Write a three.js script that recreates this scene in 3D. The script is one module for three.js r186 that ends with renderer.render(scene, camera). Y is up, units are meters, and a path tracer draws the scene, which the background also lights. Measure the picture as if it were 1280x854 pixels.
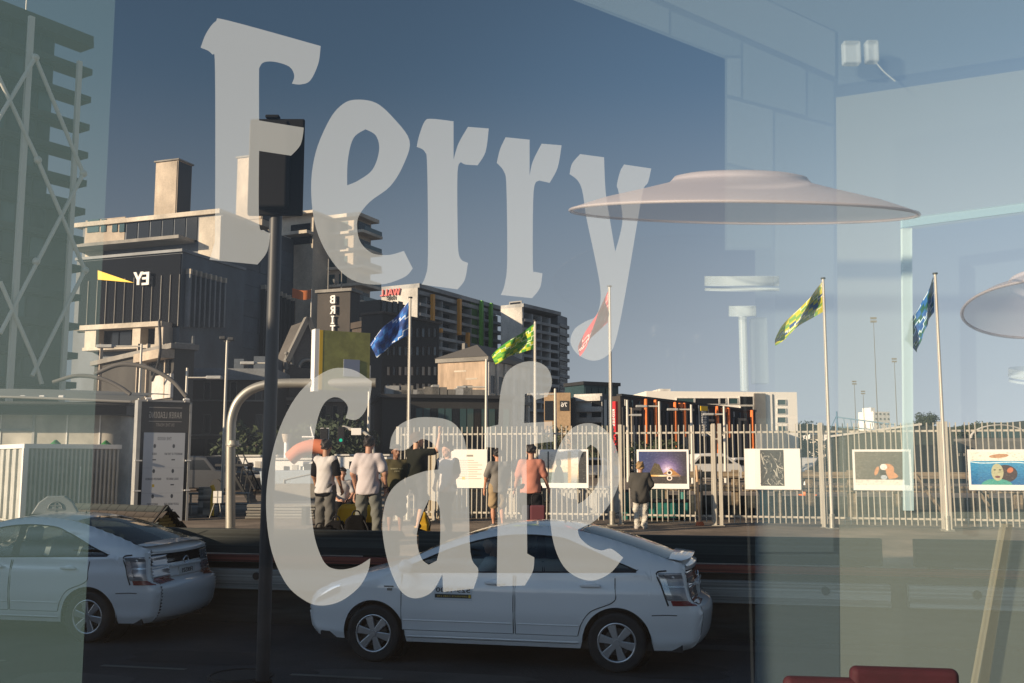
import * as THREE from 'three';
import { mergeGeometries } from 'three/addons/utils/BufferGeometryUtils.js';
import { RoundedBoxGeometry } from 'three/addons/geometries/RoundedBoxGeometry.js';
import { FontLoader } from 'three/addons/loaders/FontLoader.js';
import { TextGeometry } from 'three/addons/geometries/TextGeometry.js';

// ---------------------------------------------------------------- camera, sky, sun, exposure
const scene = new THREE.Scene();
const F_PX = 1250, PITCH = 6.75 * Math.PI / 180, EYE = 1.6;   // focal length in photo pixels, upward tilt, eye height
const camera = new THREE.PerspectiveCamera(2 * Math.atan(427 / F_PX) * 180 / Math.PI, 1280 / 854, 0.05, 9000);
camera.position.set(0, EYE, 0);
camera.rotation.set(PITCH, 0, 0);
const SUN = new THREE.Vector3(-0.80, 0.26, 0.54).normalize();
const SUN_I = 5.0, SKY_I = 1.02, EXPOSURE = 1.32;

{ // clear evening sky: blue above, paler towards the horizon, brighter round the low sun
  const w = 256, h = 128, a = new Float32Array(w * h * 4);
  const zen = [0.047, 0.10, 0.20], mid = [0.20, 0.325, 0.485], hor = [0.58, 0.625, 0.675];
  for (let j = 0; j < h; j++) for (let i = 0; i < w; i++) {
    const el = ((j + 0.5) / h - 0.5) * Math.PI, az = ((i + 0.5) / w - 0.5) * 2 * Math.PI;
    const x = Math.cos(el) * Math.cos(az), y = Math.sin(el), z = Math.cos(el) * Math.sin(az);
    const t = Math.max(0, y), c = Math.max(-1, Math.min(1, x * SUN.x + y * SUN.y + z * SUN.z));
    const k1 = Math.min(1, t / 0.36), k2 = Math.min(1, Math.max(0, (t - 0.22) / 0.55));
    const glow = (1 - 0.78 * (1 - c * c)) * (1 + 0.5 * Math.pow((1 + c) / 2, 2.2) + 1.2 * Math.pow((1 + c) / 2, 14));   // deepest blue a right angle from the sun
    for (let q = 0; q < 3; q++) {
      let v = hor[q] + (mid[q] - hor[q]) * Math.pow(k1, 1.05); v += (zen[q] - v) * k2;
      v *= 1 + 0.035 * Math.sin(az * 5 + 3 * y + 1.3) * Math.sin(el * 11 + az * 2) + 0.025 * Math.sin(az * 13 - el * 17 + 2);   // thin uneven haze
      if (y < 0) v = hor[q] * 0.5;
      a[(j * w + i) * 4 + q] = v * glow * (1 + (q === 0 ? 0.12 : q === 2 ? -0.10 : 0) * Math.pow((1 + c) / 2, 4));
    }
    a[(j * w + i) * 4 + 3] = 1;
  }
  const tex = new THREE.DataTexture(a, w, h, THREE.RGBAFormat, THREE.FloatType);
  tex.mapping = THREE.EquirectangularReflectionMapping; tex.magFilter = tex.minFilter = THREE.LinearFilter; tex.needsUpdate = true;
  scene.background = tex; scene.environment = tex;
  scene.backgroundIntensity = SKY_I; scene.environmentIntensity = SKY_I;
}
const sun = new THREE.DirectionalLight(new THREE.Color(1.0, 0.78, 0.54), SUN_I);
sun.position.copy(SUN).multiplyScalar(120).add(new THREE.Vector3(0, 0, -25)); sun.target.position.set(0, 0, -25);
sun.castShadow = true; sun.shadow.mapSize.set(4096, 4096);
Object.assign(sun.shadow.camera, { left: -120, right: 120, top: 90, bottom: -60, near: 1, far: 600 });
scene.add(sun, sun.target);
const renderer = new THREE.WebGLRenderer({ antialias: true });
renderer.setSize(1024, 683);
renderer.toneMapping = THREE.LinearToneMapping;
renderer.toneMappingExposure = EXPOSURE;
renderer.shadowMap.enabled = true;

// ---------------------------------------------------------------- helpers
let seed = 12345;
const rnd = () => { seed = (seed * 1664525 + 1013904223) >>> 0; return seed / 4294967296; };
const rr = (a, b) => a + (b - a) * rnd();
const D2R = Math.PI / 180, V = (x, y, z) => new THREE.Vector3(x, y, z);
// the point at world depth d (metres in front of the camera) that the photo shows at pixel (px, py) of 1280 x 854
const CP = Math.cos(PITCH), SP = Math.sin(PITCH);
function ray(px, py) { const a = (px - 640) / F_PX, b = (427 - py) / F_PX; return V(a, b * CP + SP, b * SP - CP); }
function at(px, py, d) { const r = ray(px, py), s = d / -r.z; return V(r.x * s, EYE + r.y * s, -d); }
function ground(px, py, y) { const r = ray(px, py), s = (y - EYE) / r.y; return V(r.x * s, y, r.z * s); }
const used = new Map();
function numbered(n) { const k = used.get(n) || 0; used.set(n, k + 1); return k ? n + '_' + String(k).padStart(3, '0') : n; }
function tag(o, label, category, group, kind) {
  if (label) o.userData.label = label;
  if (category) o.userData.category = category;
  if (group) o.userData.group = group;
  if (kind) o.userData.kind = kind;
  return o;
}
function thing(name, label, category, p, turn = 0, group) {
  const o = new THREE.Group(); o.name = numbered(name); if (p) o.position.copy(p); o.rotation.y = turn;
  scene.add(o); return tag(o, label, category, group);
}
function clean(g) {
  g = g.index ? g.toNonIndexed() : g;
  for (const k of Object.keys(g.attributes)) if (!['position', 'normal', 'uv'].includes(k)) g.deleteAttribute(k);
  if (!g.attributes.normal) g.computeVertexNormals();
  if (!g.attributes.uv) g.setAttribute('uv', new THREE.BufferAttribute(new Float32Array(g.attributes.position.count * 2), 2));
  return g;
}
function join(gs) { return gs.length === 1 ? gs[0] : mergeGeometries(gs.map(clean)); }
function part(parent, name, geo, mat, label) {
  const m = new THREE.Mesh(Array.isArray(geo) ? join(geo) : geo, mat); m.name = name; m.castShadow = m.receiveShadow = true;
  parent.add(m); if (label) m.userData.label = label; return m;
}
function solo(name, geo, mat, label, category, group, kind) {
  const m = part(scene, numbered(name), geo, mat); return tag(m, label, category, group, kind);
}
function struct(name, geo, mat) { const m = part(scene, name, geo, mat); m.userData.kind = 'structure'; return m; }
function sub(parent, name, p, label) { const o = new THREE.Group(); o.name = name; if (p) o.position.copy(p); parent.add(o); if (label) o.userData.label = label; return o; }
// a box by its limits, uv in metres
function bx(x0, x1, y0, y1, z0, z1) {
  const w = x1 - x0, h = y1 - y0, d = z1 - z0, g = new THREE.BoxGeometry(w, h, d), u = g.attributes.uv;
  for (let f = 0; f < 6; f++) for (let k = 0; k < 4; k++) {
    const i = f * 4 + k, sx = f < 2 ? d : w, sy = f === 2 || f === 3 ? d : h;
    u.setXY(i, u.getX(i) * sx + x0 + z0, u.getY(i) * sy + y0);
  }
  return g.translate((x0 + x1) / 2, (y0 + y1) / 2, (z0 + z1) / 2);
}
function rbx(x0, x1, y0, y1, z0, z1, r = 0.02, s = 2) { return new RoundedBoxGeometry(x1 - x0, y1 - y0, z1 - z0, s, r).translate((x0 + x1) / 2, (y0 + y1) / 2, (z0 + z1) / 2); }
// a straight bar between two points
function rod(a, b, r0, r1 = r0, n = 8) {
  const d = b.clone().sub(a), g = new THREE.CylinderGeometry(r1, r0, d.length(), n);
  g.applyQuaternion(new THREE.Quaternion().setFromUnitVectors(V(0, 1, 0), d.clone().normalize()));
  return g.translate((a.x + b.x) / 2, (a.y + b.y) / 2, (a.z + b.z) / 2);
}
function barSq(a, b, w, t = w) {
  const d = b.clone().sub(a), g = new THREE.BoxGeometry(w, d.length(), t);
  g.applyQuaternion(new THREE.Quaternion().setFromUnitVectors(V(0, 1, 0), d.clone().normalize()));
  return g.translate((a.x + b.x) / 2, (a.y + b.y) / 2, (a.z + b.z) / 2);
}
function tube(pts, r, seg = 24, n = 8) { return new THREE.TubeGeometry(new THREE.CatmullRomCurve3(pts), seg, r, n); }
// a grid of points f(u, v), u and v in 0..1
function grid(nu, nv, f, flip) {
  const p = [], uv = [], ix = [];
  for (let j = 0; j <= nv; j++) for (let i = 0; i <= nu; i++) { const q = f(i / nu, j / nv); p.push(q.x, q.y, q.z); uv.push(i / nu, j / nv); }
  for (let j = 0; j < nv; j++) for (let i = 0; i < nu; i++) {
    const a = j * (nu + 1) + i, b = a + 1, c = a + nu + 1, d = c + 1;
    if (flip) ix.push(a, c, b, b, c, d); else ix.push(a, b, c, b, d, c);
  }
  const g = new THREE.BufferGeometry();
  g.setAttribute('position', new THREE.Float32BufferAttribute(p, 3)); g.setAttribute('uv', new THREE.Float32BufferAttribute(uv, 2));
  g.setIndex(ix); g.computeVertexNormals(); return g;
}
function mirrorX(g) {   // flips a geometry left to right
  g = clean(g); const p = g.attributes.position, n = g.attributes.normal;
  for (let i = 0; i < p.count; i++) { p.setX(i, -p.getX(i)); n.setX(i, -n.getX(i)); }
  for (const a of Object.values(g.attributes)) for (let t = 0; t < a.count; t += 3) for (let k = 0; k < a.itemSize; k++) {
    const i = (t + 1) * a.itemSize + k, j = (t + 2) * a.itemSize + k, s = a.array[i]; a.array[i] = a.array[j]; a.array[j] = s;
  }
  return g;
}

// ---------------------------------------------------------------- textures and materials
function noiseTex(n, rep, lo, hi, oct, s0, sx = 1, sy = 1, speck = 0) {   // tiling value noise in grey
  let s = s0; const r = () => { s = (s * 1664525 + 1013904223) >>> 0; return s / 4294967296; };
  const v = new Float32Array(n * n); let amp = 1, tot = 0;
  for (let o = 0; o < oct; o++) {
    const c = 4 << o, cx = Math.max(1, Math.round(c * sx)), cy = Math.max(1, Math.round(c * sy)), g = new Float32Array(cx * cy).map(() => r());
    for (let y = 0; y < n; y++) for (let x = 0; x < n; x++) {
      const fx = x / n * cx, fy = y / n * cy, ix = fx | 0, iy = fy | 0; let tx = fx - ix, ty = fy - iy; tx = tx * tx * (3 - 2 * tx); ty = ty * ty * (3 - 2 * ty);
      const a = g[iy % cy * cx + ix % cx], b = g[iy % cy * cx + (ix + 1) % cx], d = g[(iy + 1) % cy * cx + ix % cx], e = g[(iy + 1) % cy * cx + (ix + 1) % cx];
      v[y * n + x] += amp * (a + (b - a) * tx + (d - a) * ty + (a - b - d + e) * tx * ty);
    }
    tot += amp; amp *= 0.6;
  }
  const px = new Uint8Array(n * n * 4);
  for (let i = 0; i < n * n; i++) {
    let q = v[i] / tot; q = Math.max(0, Math.min(1, (q - 0.5) * 1.9 + 0.5)); q = lo + (hi - lo) * q + (r() - 0.5) * speck;
    const b = Math.max(0, Math.min(255, q * 255)); px[i * 4] = px[i * 4 + 1] = px[i * 4 + 2] = b; px[i * 4 + 3] = 255;
  }
  const t = new THREE.DataTexture(px, n, n); t.wrapS = t.wrapT = THREE.RepeatWrapping; t.magFilter = THREE.LinearFilter; t.minFilter = THREE.LinearMipmapLinearFilter;
  t.generateMipmaps = true; t.colorSpace = THREE.SRGBColorSpace; t.repeat.set(rep, rep); t.needsUpdate = true; return t;
}
const TEX = {
  asphalt: noiseTex(512, 0.23, 0.62, 1, 7, 11, 1, 1, 0.25), concrete: noiseTex(512, 0.31, 0.72, 1, 7, 23, 1, 1, 0.06),
  streak: noiseTex(256, 0.09, 0.72, 1, 6, 37, 3, 0.6, 0.05), wood: noiseTex(256, 0.5, 0.55, 1, 6, 41, 0.5, 6, 0.08), fine: noiseTex(256, 1.3, 0.8, 1, 6, 53, 1, 1, 0.1),
  far: noiseTex(256, 0.035, 0.74, 1, 7, 67, 1.5, 1, 0.1),
};
const C = (r, g, b) => new THREE.Color().setRGB(r, g, b);
function M(r, g, b, rough = 0.8, o = {}) { return new THREE.MeshStandardMaterial({ color: C(r, g, b), roughness: rough, ...o }); }
const MAT = {
  asphalt: M(0.045, 0.045, 0.048, 0.9, { map: TEX.asphalt, bumpMap: TEX.asphalt, bumpScale: 0.006 }),
  quay: M(0.34, 0.265, 0.20, 0.92, { map: TEX.asphalt }),
  concrete: M(0.30, 0.29, 0.27, 0.9, { map: TEX.concrete }),
  timber: M(0.46, 0.45, 0.41, 0.85, { map: TEX.wood, bumpMap: TEX.wood, bumpScale: 0.006 }),
  timberDark: M(0.05, 0.058, 0.055, 0.8, { map: TEX.wood }),
  steel: M(0.42, 0.41, 0.38, 0.5, { metalness: 0.4, map: TEX.fine }),
  galv: M(0.50, 0.48, 0.42, 0.45, { metalness: 0.55, map: TEX.fine }),
  fence: M(0.56, 0.52, 0.44, 0.6, { map: TEX.fine }),
  white: M(0.80, 0.77, 0.72, 0.6, { map: TEX.concrete }),
  cleanWhite: M(0.80, 0.79, 0.77, 0.5),
  pole: M(0.55, 0.52, 0.46, 0.5, { metalness: 0.2 }),
  black: new THREE.MeshPhysicalMaterial({ color: C(0.012, 0.012, 0.014), roughness: 0.6, specularIntensity: 0.35 }), blackGlass: new THREE.MeshPhysicalMaterial({ color: C(0.008, 0.008, 0.009), roughness: 0.05, specularIntensity: 0.12 }), rubber: M(0.016, 0.016, 0.017, 0.8), dark: M(0.03, 0.032, 0.036, 0.6, { map: TEX.far }),
  tan: M(0.60, 0.50, 0.39, 0.8, { map: TEX.far }), cream: M(0.70, 0.62, 0.51, 0.8, { map: TEX.far }), pale: M(0.72, 0.69, 0.64, 0.8, { map: TEX.far }),
  slate: M(0.10, 0.125, 0.16, 0.6, { map: TEX.far }), slateLight: M(0.24, 0.26, 0.285, 0.6, { map: TEX.far }), brown: M(0.085, 0.065, 0.05, 0.85, { map: TEX.far }),
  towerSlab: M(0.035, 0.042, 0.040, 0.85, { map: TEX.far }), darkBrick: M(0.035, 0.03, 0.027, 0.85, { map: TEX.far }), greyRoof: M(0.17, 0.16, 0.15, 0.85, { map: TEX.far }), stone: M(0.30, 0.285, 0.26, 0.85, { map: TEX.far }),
  glassDark: new THREE.MeshPhysicalMaterial({ color: C(0.012, 0.014, 0.017), roughness: 0.04, specularIntensity: 0.4 }), glassBlue: new THREE.MeshPhysicalMaterial({ color: C(0.03, 0.055, 0.075), roughness: 0.04, specularIntensity: 0.6 }), glassTeal: new THREE.MeshPhysicalMaterial({ color: C(0.035, 0.07, 0.075), roughness: 0.04, specularIntensity: 0.6 }),
  tanReflection: M(0.30, 0.24, 0.18, 0.3), slab: M(0.52, 0.53, 0.53, 0.8, { map: TEX.far }), teal: M(0.03, 0.075, 0.085, 0.5, { map: TEX.far }),  // tan pane colour stands in for bright reflections in the windows
  orange: M(0.78, 0.20, 0.05, 0.6), green: M(0.12, 0.40, 0.03, 0.6), amber: M(0.72, 0.33, 0.04, 0.6), red: M(0.50, 0.018, 0.022, 0.5), yellow: M(0.78, 0.50, 0.015, 0.5),
  signWhite: M(0.75, 0.73, 0.70, 0.6), skin: M(0.50, 0.27, 0.17, 0.6), hair: M(0.014, 0.010, 0.008, 0.6),
};
function canvasTex(w, h, draw, mirrored = false) {
  const c = document.createElement('canvas'); c.width = w; c.height = h; const g = c.getContext('2d');
  if (mirrored) { g.translate(w, 0); g.scale(-1, 1); }
  draw(g, w, h); const t = new THREE.CanvasTexture(c); t.colorSpace = THREE.SRGBColorSpace; t.magFilter = THREE.LinearFilter; return t;
}
const font = await new FontLoader().loadAsync('fonts/droid/droid_sans_bold.typeface.json');
function text(s, size, depth, mirrored) {   // centred lettering, flipped where the photo shows it reversed
  let g = new TextGeometry(s, { font, size, depth, curveSegments: 3, bevelEnabled: false });
  g.computeBoundingBox(); const b = g.boundingBox; g.translate(-(b.min.x + b.max.x) / 2, -(b.min.y + b.max.y) / 2, 0);
  return mirrored ? mirrorX(g) : g;
}

// ---------------------------------------------------------------- the ground: quay, road, terrace
const QUAY = 0.2, ROAD = -0.62, EDGE = -12 * D2R, FENCE = -15.5 * D2R;
{
  const sheet = (w, d, z0, y, turn) => { const g = new THREE.PlaneGeometry(w, d, 1, 1).rotateX(-Math.PI / 2).translate(0, 0, z0 - d / 2), u = g.attributes.uv;
    for (let i = 0; i < 4; i++) u.setXY(i, u.getX(i) * w, u.getY(i) * d); return g.rotateY(turn).translate(0, y, 0); };
  struct('ground', sheet(16000, 8000, -13.1, QUAY, EDGE), MAT.quay);
  struct('road', sheet(240, 60, 40, ROAD, EDGE), MAT.asphalt);
  const line = bx(-30, 30, 0, 0.002, -0.05, 0.05);
  const kerbStrip = [];
  for (let i = -8; i < 9; i++) kerbStrip.push(bx(i * 2.2 - 0.5, i * 2.2 + 0.5, 0, 0.002, -0.04, 0.04));
  const mk = struct('road_marking', kerbStrip, M(0.20, 0.19, 0.16, 0.9, { map: TEX.concrete }));
  mk.position.copy(ground(420, 846, ROAD + 0.003)); mk.rotation.y = EDGE;
  const patchMat = [M(0.030, 0.030, 0.033, 0.95, { map: TEX.asphalt }), M(0.075, 0.073, 0.070, 0.9, { map: TEX.concrete })];
  [[250, 822, 1.6, 0.7, 0], [520, 846, 2.3, 0.5, 1], [830, 838, 1.3, 0.8, 0], [960, 812, 2.6, 0.35, 1], [90, 850, 1.2, 0.6, 1]].forEach(([x, y, w, d, k]) => { const m = struct(numbered('road_patch'), (() => { const n = 18, s = new THREE.Shape(); for (let i = 0; i < n; i++) { const a = i / n * 6.283, r = 1 + rr(-0.12, 0.12), q = Math.pow(Math.abs(Math.cos(a)) ** 4 + Math.abs(Math.sin(a)) ** 4, -0.25); s[i ? 'lineTo' : 'moveTo'](Math.cos(a) * q * r * w / 2, Math.sin(a) * q * r * d / 2); } s.closePath(); return new THREE.ShapeGeometry(s).rotateX(-Math.PI / 2); })(), patchMat[k]); m.position.copy(ground(x, y, ROAD + 0.004)); m.rotation.y = EDGE; });
  const mh = solo('manhole_cover', new THREE.CylinderGeometry(0.33, 0.33, 0.012, 32), M(0.05, 0.048, 0.045, 0.6, { metalness: 0.5 }), 'round iron manhole cover in the dark road left of the nearer taxi', 'manhole cover'); mh.position.copy(ground(300, 845, ROAD + 0.008));
  part(mh, 'ring', new THREE.TorusGeometry(0.3, 0.012, 4, 32).rotateX(Math.PI / 2).translate(0, 0.007, 0), MAT.rubber);
  struct('quay_wall', bx(-60, 60, ROAD - 0.3, QUAY - 0.005, -0.4, 0), MAT.timberDark).position.set(0, 0, 0);
  const qw = scene.children[scene.children.length - 1]; qw.rotation.y = EDGE; qw.position.set(Math.sin(EDGE) * -13.0, 0, Math.cos(EDGE) * -13.0);
  struct('terrace', bx(-14, 10, ROAD - 0.2, 0, -6.3, 9), M(0.32, 0.30, 0.28, 0.9, { map: TEX.concrete }));
}

// unseen brick block left of the camera, shaped to shade the road and cars
{
  const g = thing('shade_building', 'long narrow brick building shaped to shade the road, out of view on the left', 'building', V(-10, 0, 0));
  part(g, 'wall', bx(-70, 0, ROAD, 6.35, -0.9, 1.2), M(0.24, 0.12, 0.08, 0.9, { map: TEX.concrete }));
  part(g, 'parapet', bx(-70.05, 0.06, 6.35, 6.85, -0.98, 1.26), MAT.stone);
  for (let i = 0; i < 8; i++) {
    const w = sub(g, 'window', V(-4 - i * 7, 3.2, -0.9));
    part(w, 'frame', [bx(-0.8, 0.8, 1.3, 1.4, -0.08, 0.02), bx(-0.8, 0.8, -0.1, 0, -0.1, 0.02), bx(-0.8, -0.7, 0, 1.3, -0.08, 0.02), bx(0.7, 0.8, 0, 1.3, -0.08, 0.02)], MAT.cleanWhite);
    part(w, 'pane', bx(-0.7, 0.7, 0, 1.3, -0.03, 0.02), MAT.glassDark);
  }
}

// ---------------------------------------------------------------- the window pane with its lettering
function smoothLoop(pts, cut = 52) {       // rounds a traced outline, keeping its sharp corners
  const n = pts.length, P = pts.map(p => new THREE.Vector2(p[0], p[1])), corner = [];
  for (let i = 0; i < n; i++) {
    const a = P[i].clone().sub(P[(i + n - 1) % n]), b = P[(i + 1) % n].clone().sub(P[i]);
    if (Math.abs(Math.atan2(a.cross(b), a.dot(b))) > cut * D2R) corner.push(i);
  }
  const out = [];
  if (!corner.length) return new THREE.SplineCurve([...P, P[0]]).getPoints(n * 5).slice(0, -1);
  for (let c = 0; c < corner.length; c++) {
    const run = []; let i = corner[c]; const e = corner[(c + 1) % corner.length];
    do { run.push(P[i]); i = (i + 1) % n; } while (i !== e); run.push(P[e]);
    const q = run.length === 2 ? run : new THREE.SplineCurve(run).getPoints((run.length - 1) * 5);
    out.push(...q.slice(0, -1));
  }
  return out;
}
const LETTERS = [
  ['F', [[251, 60], [258, 42], [270, 27], [285, 26], [401, 58], [398, 80], [388, 101], [376, 106], [365, 105], [368, 95], [362, 84], [345, 78], [331, 78], [325, 84], [324, 95], [324, 151], [380, 160], [376, 181], [364, 195], [324, 189], [324, 278], [330, 288], [338, 292], [334, 315], [322, 331], [262, 325], [267, 308], [269, 280], [269, 90], [265, 68]]],
  ['e', [[445, 125], [470, 129], [492, 148], [512, 176], [505, 205], [488, 233], [462, 253], [448, 272], [447, 290], [452, 305], [466, 317], [486, 319], [505, 314], [516, 336], [505, 347], [475, 356], [440, 350], [414, 325], [395, 285], [389, 235], [395, 190], [412, 150], [428, 131]],
    [[434, 232], [435, 200], [442, 173], [457, 162], [470, 170], [474, 188], [466, 212], [448, 226]]],
  ['r', [[521, 184], [524, 170], [531, 152], [540, 149], [567, 152], [567, 200], [573, 180], [585, 159], [611, 161], [607, 190], [597, 207], [582, 206], [576, 203], [572, 215], [572, 280], [574, 320], [585, 329], [581, 350], [572, 362], [527, 356], [532, 345], [535, 320], [534, 210], [531, 190]]],
  ['r', [[621, 204], [625, 187], [632, 172], [662, 175], [662, 220], [666, 202], [677, 180], [702, 182], [697, 210], [687, 229], [674, 226], [667, 240], [666, 330], [668, 340], [678, 342], [675, 360], [665, 373], [626, 369], [631, 355], [634, 325], [633, 235], [630, 215]]],
  ['y', [[712, 218], [715, 205], [725, 193], [755, 197], [757, 240], [762, 273], [769, 315], [778, 276], [773, 240], [771, 232], [775, 215], [780, 206], [814, 211], [810, 228], [804, 238], [797, 276], [782, 365], [769, 428], [757, 446], [740, 451], [722, 443], [713, 428], [718, 412], [732, 402], [744, 396], [750, 380], [750, 358], [743, 320], [733, 273], [728, 240], [722, 226]]],
  ['C', [[465, 477], [440, 462], [410, 463], [375, 490], [350, 535], [336, 590], [333, 640], [340, 690], [358, 730], [380, 750], [400, 757], [425, 752], [448, 735], [460, 715], [463, 698], [446, 708], [425, 712], [408, 706], [397, 684], [391, 656], [388, 610], [391, 560], [397, 525], [405, 505], [416, 497], [427, 499], [435, 509], [432, 523], [445, 525], [456, 515], [463, 495]]],
  ['a', [[487, 561], [490, 545], [500, 531], [523, 522], [556, 524], [573, 535], [582, 556], [586, 600], [588, 690], [598, 713], [592, 736], [554, 740], [553, 718], [540, 740], [520, 748], [503, 741], [490, 718], [481, 685], [478, 653], [484, 622], [500, 602], [528, 590], [548, 587], [549, 570], [543, 556], [530, 549], [520, 553], [505, 563]],
    [[536, 625], [525, 650], [521, 675], [527, 698], [536, 706], [546, 701], [550, 680], [550, 640], [546, 627]]],
  ['f', [[621, 733], [623, 560], [606, 559], [606, 535], [623, 531], [625, 495], [632, 468], [648, 455], [668, 452], [684, 460], [690, 478], [684, 496], [670, 500], [662, 491], [656, 493], [655, 529], [690, 527], [692, 552], [658, 556], [659, 692], [668, 697], [666, 714], [656, 732]]],
  ['e', [[779, 697], [762, 717], [738, 726], [712, 716], [696, 692], [688, 655], [688, 610], [695, 568], [712, 538], [735, 529], [756, 537], [770, 560], [775, 595], [765, 625], [745, 650], [722, 662], [725, 672], [736, 682], [751, 688], [764, 686]],
    [[722, 630], [721, 600], [726, 570], [738, 556], [748, 564], [751, 585], [745, 608], [732, 624]]],
];
const filmMat = new THREE.MeshStandardMaterial({ color: C(0.80, 0.91, 1.0), roughness: 0.85, transparent: true, opacity: 0.295, side: THREE.DoubleSide, depthWrite: false });
{
  const D = 3.2, win = thing('cafe_window', 'clear café window pane with large white letters spelling Ferry Cafe', 'window', V(0, 0, -D));
  const glass = new THREE.MeshPhysicalMaterial({ color: C(0.97, 0.985, 0.98), transmission: 1, thickness: 0, roughness: 0, ior: 1.45 });
  part(win, 'pane', new THREE.PlaneGeometry(6, 3.5).translate(0, 2.25, 0), glass);
  part(win, 'frame', [bx(-3.06, -3, 0.4, 4.06, -0.05, 0.05), bx(3, 3.06, 0.4, 4.06, -0.05, 0.05), bx(-3, 3, 4, 4.06, -0.05, 0.05), bx(-3, 3, 0.4, 0.5, -0.05, 0.05)], MAT.black);
  part(win, 'sill_wall', bx(-3, 3, 0, 0.4, -0.1, 0.1), MAT.concrete);
  const toLocal = p => { const q = at(p.x, p.y, D); return new THREE.Vector2(q.x, q.y); };
  const said = ['large white capital F at the start of Ferry', 'white letter e after the F of Ferry', 'white letter r, first of the two in Ferry', 'white letter r, second of the two in Ferry', 'white letter y ending Ferry',
    'white capital C at the start of Cafe', 'white letter a of Cafe', 'white letter f of Cafe', 'white letter e ending Cafe'];
  LETTERS.forEach(([ch, outer, hole], i) => {
    const s = new THREE.Shape(smoothLoop(outer).map(toLocal));
    if (hole) s.holes.push(new THREE.Path(smoothLoop(hole).map(toLocal)));
    part(win, 'letter', new THREE.ShapeGeometry(s).translate(0, 0, 0.003), filmMat, said[i]);
  });
}

// ---------------------------------------------------------------- the half-seen cafe behind and before the glass
const ghost = (r, g, b, o, rough = 0.7, more = {}) => new THREE.MeshStandardMaterial({ color: C(r, g, b), roughness: rough, transparent: true, opacity: o, side: THREE.DoubleSide, depthWrite: false, ...more });  // opacity stands in for the faint image of the interior in the glass
{
  // pale see-through sheet added for the veil of light at the left edge
  const p0 = at(123, 427, 3.7), g = thing('interior_veil', 'pale green see-through sheet added for the veil along the left edge of the window', 'veil sheet', V(p0.x, 0, -3.7));
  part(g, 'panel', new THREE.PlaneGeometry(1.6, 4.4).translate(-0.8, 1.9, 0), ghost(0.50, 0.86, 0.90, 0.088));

  // stone-clad wall, right, seen through its own translucence; each slab a panel
  const wallMat = [ghost(0.62, 0.88, 1.0, 0.042), ghost(0.58, 0.86, 1.0, 0.034), ghost(0.66, 0.90, 1.0, 0.052)];
  const wall = thing('clad_wall', 'faint pale wall clad in large stone slabs beside the doorway at upper right', 'wall', V(0, 0, -6.2));
  const L = (x, y) => { const q = at(x, y, 6.2); return new THREE.Vector2(q.x, q.y); };
  const poly = (pts) => new THREE.ShapeGeometry(new THREE.Shape(pts.map(p => L(p[0], p[1]))));
  part(wall, 'backing', poly([[690, -12], [907, 72], [907, 312], [945, 312], [945, 1000], [1800, 1000], [1800, -400], [690, -400]]).translate(0, 0, -0.02), ghost(0.60, 0.86, 1.0, 0.098));
  const slabs = [   // the slabs, their joints slanting with the wall
    [[700, -10], [836, 42], [836, 12], [790, -10]], [[839, 14], [839, 44], [905, 69], [926, 69], [926, 51]], [[909, 73], [926, 73], [926, 122], [909, 118]], [[929, 53], [1007, 87], [1007, 144], [929, 124]], [[1010, 89], [1042, 103], [1042, 155], [1010, 147]],
    [[909, 123], [966, 138], [966, 218], [909, 203]], [[969, 140], [1042, 159], [1042, 235], [969, 219]], [[909, 207], [966, 221], [966, 310], [909, 310]], [[969, 223], [1042, 239], [1042, 520], [969, 520]], [[947, 523], [1042, 523], [1042, 690], [947, 690]], [[947, 693], [1049, 693], [1049, 880], [947, 880]],
    [[806, -10], [1000, 76], [1044, 96], [1044, 40], [936, -10]], [[940, -10], [1300, -10], [1300, 68], [1048, 106], [1048, 40]],
  ];
  slabs.forEach((q, i) => part(wall, 'slab', poly(q), wallMat[i % 3]));

  // plain pale block in front of it with a framed opening
  const block = thing('pale_partition', 'faint pale plastered partition with a white framed opening at the right', 'partition', V(0, 0, -5.9));
  const K = (x, y) => { const q = at(x, y, 5.9); return new THREE.Vector2(q.x, q.y); };
  const s = new THREE.Shape([[1045, 122], [1800, 11], [1800, 1000], [1052, 1000]].map(p => K(...p)));
  s.holes.push(new THREE.Path([[1138, 287], [1138, 640], [1700, 640], [1700, 212]].map(p => K(...p))));
  part(block, 'board', new THREE.ShapeGeometry(s), ghost(0.86, 1.0, 0.86, 0.115));
  const strip = (pts) => new THREE.ExtrudeGeometry(new THREE.Shape(pts.map(p => K(...p))), { depth: 0.03, bevelEnabled: false }).translate(0, 0, 0.01);
  part(block, 'frame', [strip([[1125, 287], [1137, 287], [1139, 638], [1128, 638]])], ghost(0.72, 0.95, 1.0, 0.36));
  part(block, 'lintel', [strip([[1125, 286], [1700, 211], [1700, 200], [1125, 275]])], ghost(0.50, 0.82, 0.96, 0.26));

  // socket box and cable on the wall
  const box = thing('junction_box', 'small white electrical box with a hanging cable high on the clad wall', 'electrical box');
  const q = at(1068, 68, 6.1), wmat = ghost(0.62, 0.76, 0.84, 0.22);
  box.position.copy(q); box.scale.setScalar(1.15);
  part(box, 'housing', [rbx(-0.065, 0.03, -0.06, 0.07, -0.03, 0.03, 0.01)], wmat); part(box, 'cover', [rbx(0.06, 0.13, -0.05, 0.075, -0.03, 0.03, 0.012)], wmat);
  part(box, 'cable', tube([V(0.12, -0.05, 0), V(0.16, -0.1, 0), V(0.22, -0.155, 0)], 0.005), wmat);
}
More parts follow.
